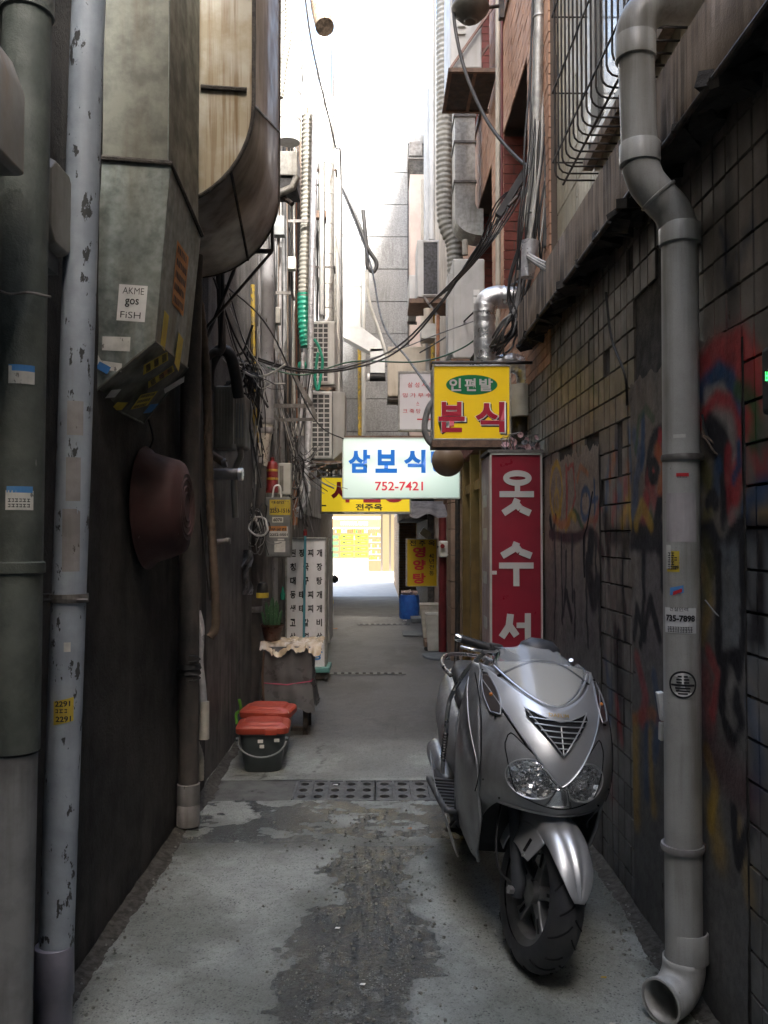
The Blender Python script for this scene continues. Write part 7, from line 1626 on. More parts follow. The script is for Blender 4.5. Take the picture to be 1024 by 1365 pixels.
for k in range(56):
    x = rnd.uniform(360, 456); d = 8.3 + (x - 364) / 88 * 4.5; top_ = rnd.uniform(-20, 330); P = [W(x, top_, d)]
    for j in range(1, 5): P.append(W(x + rnd.uniform(-2.5, 2.5), top_ + (640 - top_) * j / 4, d))
    MB().tube(smoothpath(P, 4), rnd.choice([.005, .008, .014, .02]), 6).build('wire', M[rnd.choice(['cable', 'cable', 'cable_grey', 'cable_grey', 'cable_white', 'brown_hose'])], tg, smooth=60)
for i, (P, r_, m_, lab) in enumerate((([W(243, 360, 5.2), W(243, 455, 5.2), W(240, 470, 5.2)], .012, 'cable', 'black cable dropping behind the slanted duct mouth'), ([W(318, 345, 5.3), W(280, 440, 5.3), W(268, 460, 5.2)], .012, 'cable', 'black rod slanting down from the duct bracket'),
        ([W(296, 330, 5.5), W(297, 400, 5.5), W(293, 470, 5.6)], .014, 'cable', 'stiff black cable hanging over the bent rubber pipe'), ([W(285, 370, 5.5), W(310, 440, 5.9), W(334, 485, 6.2)], .008, 'cable', 'black cable slanting into the cable tangle'),
        ([W(248, 560, 5), W(262, 640, 5), W(275, 760, 5), W(280, 800, 5)], .006, 'cable', 'slack black cable beside the wrapped hose'))): cab('wall_cable', lab, P, r_, m_)
wr = thing('cable_bundle', 'loose brown wires hanging on the graffiti wall right of the downpipe', 'cables', W(975, 560, 2.75))
for k in range(12):
    P = [W(985 + rnd.uniform(-14, 4), 405 + rnd.uniform(-15, 15), 2.66), W(996 + rnd.uniform(-10, 6), 480, 2.66), W(984 + rnd.uniform(-8, 10), 550, 2.7), W(965 + rnd.uniform(-5, 5), 605, 2.74), W(945 + rnd.uniform(-5, 5), 600 + rnd.uniform(-20, 8), 2.8), W(936, 560 + rnd.uniform(-10, 30), 2.82)]
    MB().tube(smoothpath(P, 6), rnd.choice([.002, .0035]), 5).build('wire', M[rnd.choice(['cable', 'brown_hose', 'cable'])], wr, smooth=60)
cab('wall_cable', 'long thin wire looping down the wall right of the downpipe', [W(955, 585, 2.78), W(978, 640, 2.7), W(980, 740, 2.7), W(965, 820, 2.74), W(940, 800, 2.82)], .0025, 'cable_grey')

# brackets and small boxes crowding the pale left facade
for i, (px, py, d, w_, h_, m_, lab) in enumerate(((370, 300, 8.6, .14, .2, 'box_grey', 'small grey terminal box high on the pale left facade'), (388, 350, 9.3, .1, .14, 'pale_plastic', 'pale junction box beside the orange brown pipe'), (427, 285, 11, .16, .1, 'rust_steel', 'rusty bracket box beside the grey spiral duct'),
        (438, 245, 11.5, .12, .3, 'brown_wood', 'brown wooden board fixed beside the grey spiral duct'), (368, 420, 8.4, .08, .16, 'meter', 'grimy little meter above the triangle bracket'), (398, 572, 8.9, .1, .12, 'pale_plastic', 'cream switch box among the web of slack wires'))):
    c = W(px, py, d); o = thing('wall_box', lab, 'box', c); MB().bb(c.x - w_ / 2, c.x + w_ / 2, d, d + .1, c.z - h_ / 2, c.z + h_ / 2).build('housing', M[m_], o, bevel=.006); MB().bb(-1.14, c.x, d + .03, d + .06, c.z - .012, c.z + .012).build('bracket', M['steel'], o)
for i, (px, y0, y1, d, r_, m_, lab) in enumerate(((373, 330, 640, 8.9, .022, 'pvc_old', 'grey stained conduit left of the orange brown pipe'), (388, 120, 560, 9.6, .028, 'zinc', 'zinc pipe right of the round pale spiral duct'), (400, 60, 420, 10.2, .02, 'pvc_mid', 'mid grey pipe left of the ribbed exhaust hose'), (431, 40, 425, 11.0, .014, 'cable', 'black conduit left of the grey spiral duct'), (446, 200, 600, 11.8, .022, 'zinc', 'zinc conduit right of the stacked air conditioners'), (397, 180, 640, 9.8, .01, 'cable', 'thin black conduit beside the orange brown pipe'))):
    pipe('wall_pipe', lab, 'pipe', [W(px, y0, d), W(px + 1, y1, d)], r_, M[m_], n=10)
for k, (x0, x1, py, d) in enumerate(((362, 392, 395, 8.6), (385, 418, 300, 9.5), (420, 447, 360, 11), (424, 450, 232, 11.5))):
    a, b = W(x0, py, d), W(x1, py, d); o = thing('pipe_bracket', ['steel strap bracket across the pipes above the triangle bracket', 'steel strap bracket holding the ribbed exhaust hose', 'steel strap bracket across the grey spiral duct', 'rusty strap bracket near the top of the grey spiral duct'][k], 'bracket', a)
    MB().bb(-1.14, b.x, d - .13, d - .115, a.z - .015, a.z + .015).build('strap', M['rust_steel' if k == 3 else 'steel'], o); MB().bb(b.x - .02, b.x, d - .13, d + .1, a.z - .015, a.z + .015).build('end_tab', M['steel'], o)

# ================================================================ LITTER
def leaf(p, s, m_, lab, cat='litter'):
    o = MB().add([Vector(p) + Vector(v) * s for v in ((-1, -.2, .1), (-.3, -.6, .3), (.6, -.4, .1), (1, .2, .4), (.3, .6, .1), (-.6, .5, .3))], [(0, 1, 2, 3, 4, 5)]).build('litter', m_, fix=False); return tag(o, lab, cat)
def G(px, py): x, y = gp(px, py); return (x, y, hgt(np.array([x]), np.array([y]))[0] + .004)
leaf(G(801, 1297), .012, M['yellow_pipe'], 'small yellow leaf on the ground right of the front wheel')
leaf(G(451, 1232), .012, M['white'], 'white torn scrap on the damp strip in the foreground'); leaf(G(484, 1302), .011, M['white'], 'tiny pale paper scrap left in the foreground damp patch')
leaf(G(812, 1356), .012, M['weave'], 'pale crumb of litter near the downpipe elbow'); leaf(G(546, 1101), .014, M['orange_paper'], 'tiny orange scrap just in front of the drain grate')
leaf(G(447, 838), .05, M['orange_paper'], 'red and white wrapper on the far alley floor'); leaf(G(540, 827), .04, M['white'], 'white scrap on the far alley floor near the yellow sign'); leaf(G(448, 1045), .02, M['white'], 'white scrap caught on the drain grate')
pb = MB(); 
for k in range(900):
    y = rnd.uniform(2.3, 5.0); s_ = rnd.choice([-1, 1]); x = rnd.gauss(-.05, .18) if rnd.random() < .6 else s_ * (1.08 - abs(rnd.gauss(0, .07))); r_ = rnd.uniform(.0025, .007)
    z = float(hgt(np.array([x]), np.array([y]))[0]); pb.box((x, y, z + r_ * .3), (r_ * 2, r_ * 1.6, r_ * 1.4), (rnd.uniform(0, 3), rnd.uniform(0, 3), rnd.uniform(0, 3)))
tag(pb.build('grit', mat('pale_grit', (.22, .22, .19), (.12, .12, .11), rough=.9, scale=60, bump=0, kind='Position')), 'loose grit scattered over the damp concrete', 'grit', kind='stuff')
# ================================================================ SCOOTER
sk = thing('scooter', 'large silver scooter with broken windscreen parked leaning by the graffiti wall', 'scooter', (.575, 3.2, 0))
sk.rotation_euler = Euler((0, R(6.0), R(5.0)), 'XYZ')
def sm(name, c, rough, metal=.0, coat=0, **k): return mat(name, c, rough=rough, metal=metal, coat=coat, bump=k.pop('bump', 0), **k)
M['silver'] = mat('silver_metallic_paint', (.55, .56, .57), (.48, .49, .50), rough=.36, metal=.6, scale=3, bump=0, coat=.5, rvar=.07)
M['silver_dark'] = mat('grey_metallic_paint', (.36, .365, .37), (.28, .282, .285), rough=.40, metal=.55, scale=6, coat=.4, rvar=.1, streak=(.14, .135, .13), samt=.5, sscale=20)
M['blackp'] = mat('black_textured_plastic', (.02, .02, .022), (.032, .032, .034), rough=.5, scale=12, bump=.1, bscale=300)
M['greyp'] = mat('dark_grey_plastic', (.06, .065, .072), (.045, .048, .055), rough=.45, scale=8, bump=.05, bscale=200)
M['chrome'] = mat('chrome', (.8, .8, .8), rough=.08, metal=1, bump=0, rvar=.03)
M['reflector'] = mat('headlight_reflector', (.85, .86, .87), rough=.1, metal=.85, bump=0)
M['satin'] = mat('satin_aluminium', (.55, .55, .55), rough=.3, metal=.9, bump=0)
M['rubber_t'] = mat('tyre_rubber', (.028, .029, .033), (.045, .045, .045), rough=.62, scale=7, bump=.12, bscale=160)
M['groove'] = mat('groove_shade', (.004, .004, .005), rough=.9, bump=0)  # near-black drawn as shade in grooves, gaps and slots; also gasket, screws
M['rim'] = mat('worn_grey_rim', (.22, .225, .225), (.15, .15, .15), rough=.4, metal=.6, scale=10, bump=.05)
m, t, b = nodes('clear_glass'); b.inputs['Transmission Weight'].default_value = 1; b.inputs['Roughness'].default_value = .03; b.inputs['IOR'].default_value = 1.3; b.inputs['Base Color'].default_value = (.93, .95, .95, 1)
wv = t.nodes.new('ShaderNodeTexWave'); wv.inputs['Scale'].default_value = 22; wv.inputs['Distortion'].default_value = .6; tc = t.nodes.new('ShaderNodeTexCoord'); t.links.new(tc.outputs['Object'], wv.inputs['Vector'])
bn = t.nodes.new('ShaderNodeBump'); bn.inputs['Strength'].default_value = .25; bn.inputs['Distance'].default_value = .01; t.links.new(wv.outputs[0], bn.inputs['Height']); t.links.new(bn.outputs[0], b.inputs['Normal']); M['lens_bulb'] = m
m, t, b = nodes('headlight_lens'); b.inputs['Alpha'].default_value = .05; b.inputs['Roughness'].default_value = .04; b.inputs['Base Color'].default_value = (.8, .85, .88, 1); b.inputs['Coat Weight'].default_value = 1; M['lens'] = m
m, t, b = nodes('scratched_clear_screen'); b.inputs['Roughness'].default_value = .16; b.inputs['Base Color'].default_value = (.52, .55, .57, 1); b.inputs['Alpha'].default_value = .32; b.inputs['Coat Weight'].default_value = 1; M['screen'] = m
m, t, b = nodes('milky_screen_sheen'); b.inputs['Roughness'].default_value = .25; b.inputs['Base Color'].default_value = (.72, .67, .56, 1); b.inputs['Coat Weight'].default_value = .8; M['screen_sheen'] = m
m, t, b = nodes('smoked_indicator'); b.inputs['Roughness'].default_value = .12; b.inputs['Base Color'].default_value = (.06, .052, .05, 1); b.inputs['Coat Weight'].default_value = 1; M['ind'] = m

def P_(name, mb, m_, smooth=45, **k): return mb.build(name, m_, k.pop('parent', sk), smooth=smooth, local=True, **k)
# steering transform about the raked head axis
ax = Vector((0, .5, .87)).normalized(); STEER = R(11)
SR = Matrix.Rotation(STEER, 3, ax)
def st(mb): mb.v = [tuple(SR @ (Vector(p) - Vector((0, 0, .275))) + Vector((0, 0, .275))) for p in mb.v]; return mb
TZ = [.50, .56, .62, .70, .78, .86, .92, .97, 1.02, 1.07]
TY = [-.03, -.085, -.12, -.135, -.118, -.075, -.025, .03, .095, .165]
TW = [.215, .24, .25, .258, .262, .264, .262, .255, .243, .225]
def yc_(z): return float(np.interp(z, TZ, TY))
def w_(z): return float(np.interp(z, TZ, TW))
def smooth_tab(T):
    zz = np.linspace(.5, 1.07, 115); v = np.interp(zz, TZ, T); k = np.ones(13) / 13; vp = np.pad(v, 6, mode='edge'); return zz, np.convolve(vp, k, 'valid')
_zy, _yy = smooth_tab(TY); _zw, _ww = smooth_tab(TW)
def yc_(z): return float(np.interp(z, _zy, _yy))
def w_(z): return float(np.interp(z, _zw, _ww))
def S(x, z, off=0.0):
    u = min(abs(x) / w_(z), 1.15); y = yc_(z) + .19 * u ** 2.1
    # crease that runs from indicator to the arch corner
    return Vector((x * (1 + off * .8), y - off, z + off * .15))
LX, LZ, LRX, LRZ = .099, .712, .084, .068
def in_lamp(x, z, g=0): return any(((x - s * LX) / (LRX - g)) ** 2 + ((z - LZ - (.0)) / (LRZ - g)) ** 2 < 1 for s in (-1, 1))
def surf(name, fn, nu, nv, m_, off, hole=None, solid=.004, smooth=50, **k):
    mb = MB(); mb.grid(fn, nu, nv)
    vs = [S(x, z, off) for (x, z) in mb.v]
    if hole:
        mb.f = [f for f in mb.f if not hole(sum(mb.v[i][0] for i in f) / 4, sum(mb.v[i][1] for i in f) / 4)]; mb.mi = [0] * len(mb.f)
    mb.v = vs
    return P_(name, mb, m_, smooth, solid=solid, **k)
# main fairing front
def fair(u, v):
    s = 2 * u - 1; a = abs(s)
    zb = .592 + .012 * a - .13 * max(0, (a - .72) / .28) ** 1.5; zt = .955 + .10 * min(1, a * 1.15) ** 1.3
    z = zb + (zt - zb) * v; return (s * w_(z), z)
surf('front_fairing', fair, 64, 56, M['silver_dark'], 0, hole=lambda x, z: in_lamp(x, z, .004))
# V-shaped nose panel, raised
def vpan(u, v):
    s = 2 * u - 1; a = abs(s)
    top = .955 + .105 * a ** 1.5; 
    x = s * .238; zlow = .702 + (a ** 1.25) * .30; zlow = min(zlow, top - .002)
    return (x, zlow + (top - zlow) * v)
surf('nose_panel', vpan, 60, 18, M['silver'], .012, solid=.010)
# thin raised ridges of the V
for s in (-1, 1):
    pts = [S(s * .238 * a, .702 + a ** 1.25 * .30, .014) for a in [k / 16 for k in range(17)]]
    P_('nose_ridge', MB().tube(pts, .0026, 6), M['silver'])
# grille
def gri(u, v):
    s = 2 * u - 1; a = abs(s); top = .914 + .030 * a ** 1.4; x = s * .117; low = .808 + a * .112 * 1.0; low = min(low, top - .001); return (x, low + (top - low) * v)
surf('grille_shade', gri, 30, 10, M['groove'], .0225, solid=.0)  # flat black patch painted as the shade of a recessed grille
for i in range(6):
    z0 = .828 + i * .0175; hx = min(.117, (z0 - .806) / .112 * .117 + .006) - .010
    P_('grille_slat', MB().tube([S(hx * q, z0 + .002, .0275) for q in [k / 8 - 1 for k in range(17)]], .0028, 6), M['silver'])
P_('grille_bar', MB().tube([S(0, .812, .0275), S(0, .90, .0275)], .0025, 6), M['silver'])
P_('grille_frame', MB().tube([S(.119 * q, .914 + .031 * abs(q) ** 1.4, .0265) for q in [k / 8 - 1 for k in range(17)]] + [S(.119 * (1 - k / 8), .806 + .14 * (1 - k / 8), .0265) for k in range(1, 9)] + [S(-.119 * (k / 8), .806 + .14 * (k / 8), .0265) for k in range(1, 9)], .003, 6), M['silver'])
# logo
lo = text('DAELIM', (0, 0, 0), .011, .075, mat('gold_badge', (.6, .42, .16), rough=.3, metal=.8, bump=0), None, depth=0, bold=.02, name='badge')
me = lo.data; n = len(me.vertices); co = np.empty(n * 3); me.vertices.foreach_get('co', co); co = co.reshape(-1, 3)
for i in range(n): p = S(co[i, 0], .934 + co[i, 2] + .0, .0245); co[i] = p
me.vertices.foreach_set('co', co.ravel()); me.update(); lo.parent = sk
# headlight surround
def rec(u, v):
    s = 2 * u - 1; a = abs(s); x = s * .188
    top = .715 + .150 * min(1, a * 1.05) ** .95; top -= .05 * max(0, (a - .86) / .14) ** 2; low = .618 + .05 * a ** 1.7 + .13 * max(0, (a - .72) / .28) ** 2; return (x, low + (top - low) * v)
surf('headlight_surround', rec, 64, 30, M['silver_dark'], .005, hole=lambda x, z: in_lamp(x, z, .003), solid=.003)
edge = [S(*(lambda q: (q[0], q[1]))(rec(k / 40, 0)), .007) for k in range(41)]
P_('headlight_gasket', MB().tube(edge + [S(*rec(1 - k / 40, 1), .007) for k in range(41)] + [edge[0]], .0024, 5), M['groove'])
for s in (-1, 1):
    cx = s * LX; cpos = S(cx, LZ, .004); n_ = Vector((s * .30, -1, .12)).normalized()
    def ell(r_, d):   # ellipse ring following the surface, pushed in by d
        return [S(cx + LRX * r_ * math.cos(a), LZ + LRZ * r_ * math.sin(a), .006) - n_ * d for a in [2 * math.pi * k / 32 for k in range(32)]]
    hl = P_('headlight', MB().rings([ell(1.02, 0), ell(1.0, .006), ell(.97, .03), ell(.8, .05), ell(.5, .062), ell(.2, .066), ell(.02, .067)], cap=False), M['reflector'], fix=False)
    P_('bulb', MB().tube([cpos - n_ * .06, cpos - n_ * .03, cpos - n_ * .02], [.012, .013, .006], 12), M['lens'], parent=hl)
    # faceted reflector: small flat mirrors at slightly different tilts
    mb = MB(); 
    for a in range(24):
        for q in range(5):
            a0, a1 = 2 * math.pi * a / 24, 2 * math.pi * (a + .94) / 24; r0, r1 = .2 + q * .155, .2 + (q + .93) * .155
            dj = [.058 - .045 * r ** 2 + rnd.uniform(-.005, .005) for r in (r0, r1)]; tw = rnd.uniform(-.006, .006)
            vs = []
            for r_, aa, d in ((r0, a0, dj[0]), (r1, a0, dj[1]), (r1, a1, dj[1] + tw), (r0, a1, dj[0] + tw)):
                vs.append(S(cx + LRX * r_ * math.cos(aa), LZ + LRZ * r_ * math.sin(aa), .006) - n_ * d)
            mb.add(vs, [(0, 1, 2, 3)])
    P_('reflector_facets', mb, M['chrome'], None, parent=hl, fix=False)
    P_('headlight_rim', MB().tube(ell(1.02, -.001) + [ell(1.02, -.001)[0]], .003, 6), M['silver'], parent=hl)
    P_('lens', MB().rings([ell(1.01, -.001), ell(.85, -.007), ell(.6, -.012), ell(.3, -.0145), ell(.05, -.015)], cap=False), M['lens'], parent=hl)
pl2 = P_('position_lamp', MB().grid(lambda u, v: S((2 * u - 1) * (.020 + .030 * (1 - v)), .625 + .07 * v, .010 + .004 * math.sin(u * math.pi)), 8, 8), M['chrome'], 60, solid=.003)
P_('position_lamp_glass', MB().lathe([(.014, 0), (.013, .006), (.008, .011), (.001, .013)], S(0, .645, .012), axis=(0, -1, 0), n=18, cap=False), M['lens'])
P_('headlight_cover', (lambda mb: (mb.grid(rec, 40, 16), setattr(mb, 'v', [S(p[0], p[1], .0165) for p in mb.v]), mb)[2])(MB()), M['lens'], 60)
for s in (-1, 1):   # screws, and dark tubes painted as shade along the panel gaps
    P_('gap_shade', MB().tube([S(s * .256, z, .0) + Vector((s * .003, -.001, 0)) for z in [.60 + k * .03 for k in range(15)]], .0022, 5), M['groove'])
    P_('gap_shade', MB().tube([S(s * (.238 * a + .004), .702 + a ** 1.25 * .30 - .004, .0025) for a in [k / 16 for k in range(17)]], .0022, 5), M['groove'])
    for (x, z) in ((.215, .897), (.232, 1.035), (.245, .66), (.19, .61)): P_('screw', MB().cyl(S(s * x, z, .004), S(s * x, z, .018 if z > .8 else .007), .004, 8), M['groove'])
# indicators
for s in (-1, 1):
    def ind(u, v, s=s):
        x0_, x1_ = (.185, .242); z = .905 + .125 * v; wd = .35 + .65 * math.sin(math.pi * min(v * .9 + .12, 1)); xc_ = .226 - .012 * (1 - v); return (s * (xc_ + (u - .5) * .05 * wd), z)
    i_ = surf('indicator', ind, 10, 12, M['ind'], .016, solid=.006)
    P_('indicator_rim', MB().tube([S(*ind(0, k / 12), .017) for k in range(13)] + [S(*ind(1, 1 - k / 12), .017) for k in range(13)] + [S(*ind(0, 0), .017)], .003, 6), M['silver_dark'], parent=i_)
    P_('amber_bulb', MB().lathe([(.001, .006), (.006, .004), (.008, 0)], S(s * .220, .962, .018), axis=(s * .4, -1, 0), n=12), mat('amber', (.6, .2, .03), rough=.3, bump=0), parent=i_)
# windscreen
def yscr(x, z): return .03 + (z - .955) * 1.15 + .12 * min(1.2, abs(x) / .2) ** 2.2
jag = [(-1, 1.118), (-.93, 1.13), (-.6, 1.142), (-.42, 1.158), (-.2, 1.152), (0, 1.148), (.12, 1.150), (.2, 1.138), (.3, 1.146), (.38, 1.130), (.55, 1.110), (.62, 1.092), (.7, 1.094), (.78, 1.104), (.9, 1.09), (1, 1.08)]
def scr(u, v, wd=.192, off=0, tz=None):
    s = 2 * u - 1; a = abs(s); low = .957 + .105 * a ** 1.7
    top = tz if tz is not None else float(np.interp(s, [p[0] for p in jag], [p[1] for p in jag]))
    if tz is not None: top = tz + .02 * (1 - a * a) 
    z = low + (max(top, low + .003) - low) * v; x = s * wd * (1 - .0 * v); return (x, yscr(x, z) - off, z)
P_('sheen_panel', MB().grid(lambda u, v: scr(u, v, .180, -.006, 1.078), 40, 16), M['screen_sheen'], 60, solid=.003)  # opaque cream panel painted for reflections and the tan dash behind
P_('windscreen', MB().grid(lambda u, v: scr(u, v, .194, .006), 96, 20), M['screen'], 60, solid=.003)
for s in (-1, 1): P_('screen_trim', MB().tube([Vector(scr(.5 + s * .5 * (k / 14) ** .8, 0, .196, .012)) for k in range(15)] , .005, 6), M['silver'])
# cowl sides beside the screen
for s in ():
    P_('screen_cowl', MB().grid(lambda u, v: Vector((s * (.194 + .052 * u), yscr(.194, 1.062) - .0 + .05 * u + (v - .5) * .06 - .02 * (1 - v), 1.0 + .085 * v - .05 * u * v)), 8, 8), M['silver'], 60, solid=.006)
# side panels (leg shields) wrapping back
zs2 = [.27, .33, .40, .48, .56, .64, .72, .80, .88, .95, 1.01, 1.06]
for s in (-1, 1):
    def side_p(u, v, s=s):
        z = .265 + (1.055 - .265) * v
        ztab = [.265, .34, .42, .50, .58, .70, .85, .95, 1.055]
        yf = float(np.interp(z, ztab, [.30, .20, .13, .09, .10, .06, .12, .20, .32])); xf = float(np.interp(z, ztab, [.17, .205, .222, .228, .243, .258, .264, .258, .236]))
        yb = float(np.interp(z, ztab, [.56, .60, .58, .54, .50, .47, .45, .46, .48])); xb_ = float(np.interp(z, ztab, [.15, .20, .235, .25, .262, .275, .275, .26, .225]))
        bul = .022 * math.sin(math.pi * u) - .03 * math.exp(-((z - .66 - .25 * u) / .05) ** 2) * math.sin(math.pi * u)
        return (s * (xf + (xb_ - xf) * u + bul), yf + (yb - yf) * u, z)
    P_('leg_shield', MB().grid(side_p, 20, 40), M['silver_dark'], 60, solid=.005)
    P_('arch_lip', MB().tube([Vector(side_p(0, k / 20)) - Vector((0, .002, 0)) for k in range(0, 11)], .007, 8), M['silver_dark'])
    P_('crease', MB().tube([Vector(side_p(.04 + .5 * (k / 12) ** 1.5, .42 + .5 * k / 12)) + Vector((s * .001, 0, 0)) for k in range(13)], .003, 6), M['silver'])
    # rear end of shield, knee board
P_('arch_lip', MB().tube([S(.19 * (k / 8 - 1), .592 + .003 * abs(k / 8 - 1), -.004) for k in range(17)], .007, 8), M['silver_dark'])
P_('wheel_arch_liner', MB().grid(lambda u, v: Vector(((2 * u - 1) * .20, .02 + .30 * math.sin(v * math.pi / 2) + .0, .30 + .31 * math.cos((v) * math.pi / 2) * 1.0 if v < 1 else .30)), 12, 12), M['blackp'], 60, solid=.004)
P_('knee_board', MB().grid(lambda u, v: Vector(((2 * u - 1) * .25, .50 - .04 * math.cos((2 * u - 1) * 1.5) - .05 * v, .36 + .66 * v)), 10, 10), M['greyp'], 60, solid=.01)
P_('dash_panel', MB().grid(lambda u, v: Vector(((2 * u - 1) * (.22 - .03 * v), .20 + .27 * (1 - v) + .0, 1.00 + .08 * math.sin(u * math.pi) + .03 * v)), 12, 8), M['blackp'], 60, solid=.006)
# handlebar (steered)
hb = Vector((0, .40, 1.08))
def h(*p): return Vector(p)
ha = MB().tube(smoothpath([h(-.20, .37, 1.10), h(-.10, .36, 1.075), h(0, .37, 1.07), h(.10, .38, 1.06), h(.16, .42, 1.045)]), .022, 12)
P_('handlebar', st(ha), M['blackp'])
P_('handlebar_cowl', st(MB().lathe([(.001, .075), (.05, .07), (.085, .045), (.10, .0), (.095, -.03), (.06, -.045), (.001, -.05)], (0, .37, 1.105), n=24, sx=1.0, sy=.8)), M['greyp'])
for s in (-1, 1):
    g0, g1 = (h(-.20, .375, 1.10), h(-.335, .42, 1.115)) if s < 0 else (h(.15, .42, 1.045), h(.265, .47, 1.02))
    d = (g1 - g0); Q = [g0 + d * (k / 24) for k in range(25)]; rr = [.0165 + (.0015 if k % 2 else 0) for k in range(25)]
    gp_ = P_('grip', st(MB().tube(Q, rr, 14)), M['blackp'])
    P_('bar_end', st(MB().tube([g1, g1 + d.normalized() * .018, g1 + d.normalized() * .028], [.0165, .0165, .011], 14)), M['chrome'])
    P_('switch_box', st(MB().box(g0 + d * -.02, (.055, .05, .05), (0, 0, 0))), M['blackp'], bevel=.008)
    P_('brake_lever', st(MB().tube(smoothpath([g0 + h(0, -.03, .0), g0 + h(s * .03, -.065, -.006), g0 + h(s * .11, -.062, -.012), g0 + h(s * .16, -.03, -.012)]), [.008] * 19 if False else .0065, 8)), M['satin'])
    P_('lever_mount', st(MB().box(g0 + h(-s * .01, -.03, .0), (.05, .03, .03), (0, 0, s * .3))), M['blackp'], bevel=.005)
for k in range(3): P_('brake_cable', st(MB().tube(smoothpath([h(-.19 + .01 * k, .34, 1.10), h(-.20 - .01 * k, .31, 1.085 - k * .01), h(-.19, .32, 1.03), h(-.10, .34, .98)]), .004, 6)), M['cable_green' if k == 1 else 'cable'])
# silver guard bar on the left flank with ribbed rubber boot
for s in (-1, 1):
    P_('side_guard', MB().tube(smoothpath([h(s * .19, .46, 1.09), h(s * .245, .55, .99), h(s * .285, .62, .87), h(s * .295, .62, .80), h(s * .295, .62, .70)]), .010, 10), M['satin'])
    P_('rubber_boot', MB().tube([h(s * .295, .62, .70 - k * .006) for k in range(20)], [.014 if k % 2 else .010 for k in range(20)], 10), M['blackp'])
    P_('guard_foot', MB().tube([h(s * .295, .62, .59), h(s * .29, .62, .52)], .010, 10), M['satin'])
    P_('silver_trim', MB().tube(smoothpath([h(s * .17, .47, 1.06), h(s * .215, .50, .96), h(s * .268, .48, .80), h(s * .276, .46, .70)]), [.012, .012, .012, .012, .014, .014, .014, .014, .014, .014, .013, .012, .011, .01, .009, .007, .006, .004, .002][:19], 8), M['silver'])
    # foot board and under body
    P_('footboard', MB().grid(lambda u, v: Vector((s * (.12 + .17 * u), .48 + .55 * v, .385 + .012 * u + .06 * max(0, .25 - v))), 8, 20), M['greyp'], 60, solid=.02)
    for k in range(9): P_('footboard_rib', MB().box((s * .215, .53 + k * .05, .405), (.12, .008, .008)), M['blackp'])
    def under(u, v, s=s): return (s * (.292 - .07 * u - .05 * (v) ** 2 * (1 if u > .5 else .6)), .46 + .72 * v, .385 - .17 * u + .10 * v * v)
    P_('lower_panel', MB().grid(under, 8, 16), M['silver_dark'], 60, solid=.005)
# central tunnel, body, tail, seat
def sup(y, zc, hw, hh, e=2.6, n=28): 
    o = []
    for k in range(n):
        a = 2 * math.pi * k / n; ca, sa = math.cos(a), math.sin(a); o.append(Vector((hw * math.copysign(abs(ca) ** (2 / e), ca), y, zc + hh * math.copysign(abs(sa) ** (2 / e), sa))))
    return o
P_('centre_tunnel', MB().rings([sup(.46, .60, .10, .22), sup(.6, .52, .11, .16), sup(.8, .50, .12, .14), sup(.95, .55, .14, .16)]), M['greyp'], 60)
P_('rear_body', MB().rings([sup(.88, .52, .15, .14), sup(.98, .54, .20, .17), sup(1.15, .58, .225, .15), sup(1.4, .66, .215, .12), sup(1.6, .74, .17, .09), sup(1.74, .79, .11, .055), sup(1.80, .80, .05, .025)]), M['silver_dark'], 60)
P_('seat', MB().rings([sup(.86, .72, .09, .035, 3), sup(.93, .735, .135, .05, 3), sup(1.1, .745, .155, .05, 3), sup(1.24, .76, .15, .055, 3), sup(1.32, .82, .14, .06, 3), sup(1.5, .85, .13, .045, 3), sup(1.64, .87, .09, .03, 3)]), M['blackp'], 60)
P_('grab_rail', MB().tube(smoothpath([h(-.15, 1.4, .84), h(-.17, 1.6, .88), h(-.09, 1.76, .91), h(.09, 1.76, .91), h(.17, 1.6, .88), h(.15, 1.4, .84)]), .012, 8), M['satin'])
P_('tail_light', MB().rings([sup(1.76, .80, .08, .03), sup(1.82, .80, .07, .025)]), mat('red_lens', (.35, .01, .01), rough=.1, bump=0), 60)
P_('engine', MB().bb(-.10, .08, 1.0, 1.42, .22, .40).bb(-.16, -.10, 1.02, 1.5, .20, .34), M['iron'], None, bevel=.02)
P_('exhaust', MB().tube(smoothpath([h(-.08, 1.0, .24), h(-.12, 1.12, .24), h(-.13, 1.3, .30), h(-.14, 1.62, .38), h(-.14, 1.68, .39)]), [.02, .02, .02, .02, .02, .025, .03, .04, .05, .055, .058, .06, .062, .062, .062, .062, .062, .062, .06, .058, .055, .05, .045, .04, .03][:25], 16), M['silver_dark'])
P_('side_stand', MB().tube([h(.10, .75, .30), h(.24, .70, .035)], .010, 8).box((.245, .70, .028), (.05, .035, .008)), M['iron'])
P_('centre_stand', MB().tube([h(-.12, .98, .24), h(-.15, 1.1, .12), h(.15, 1.1, .12), h(.12, .98, .24)], .012, 8), M['iron'])
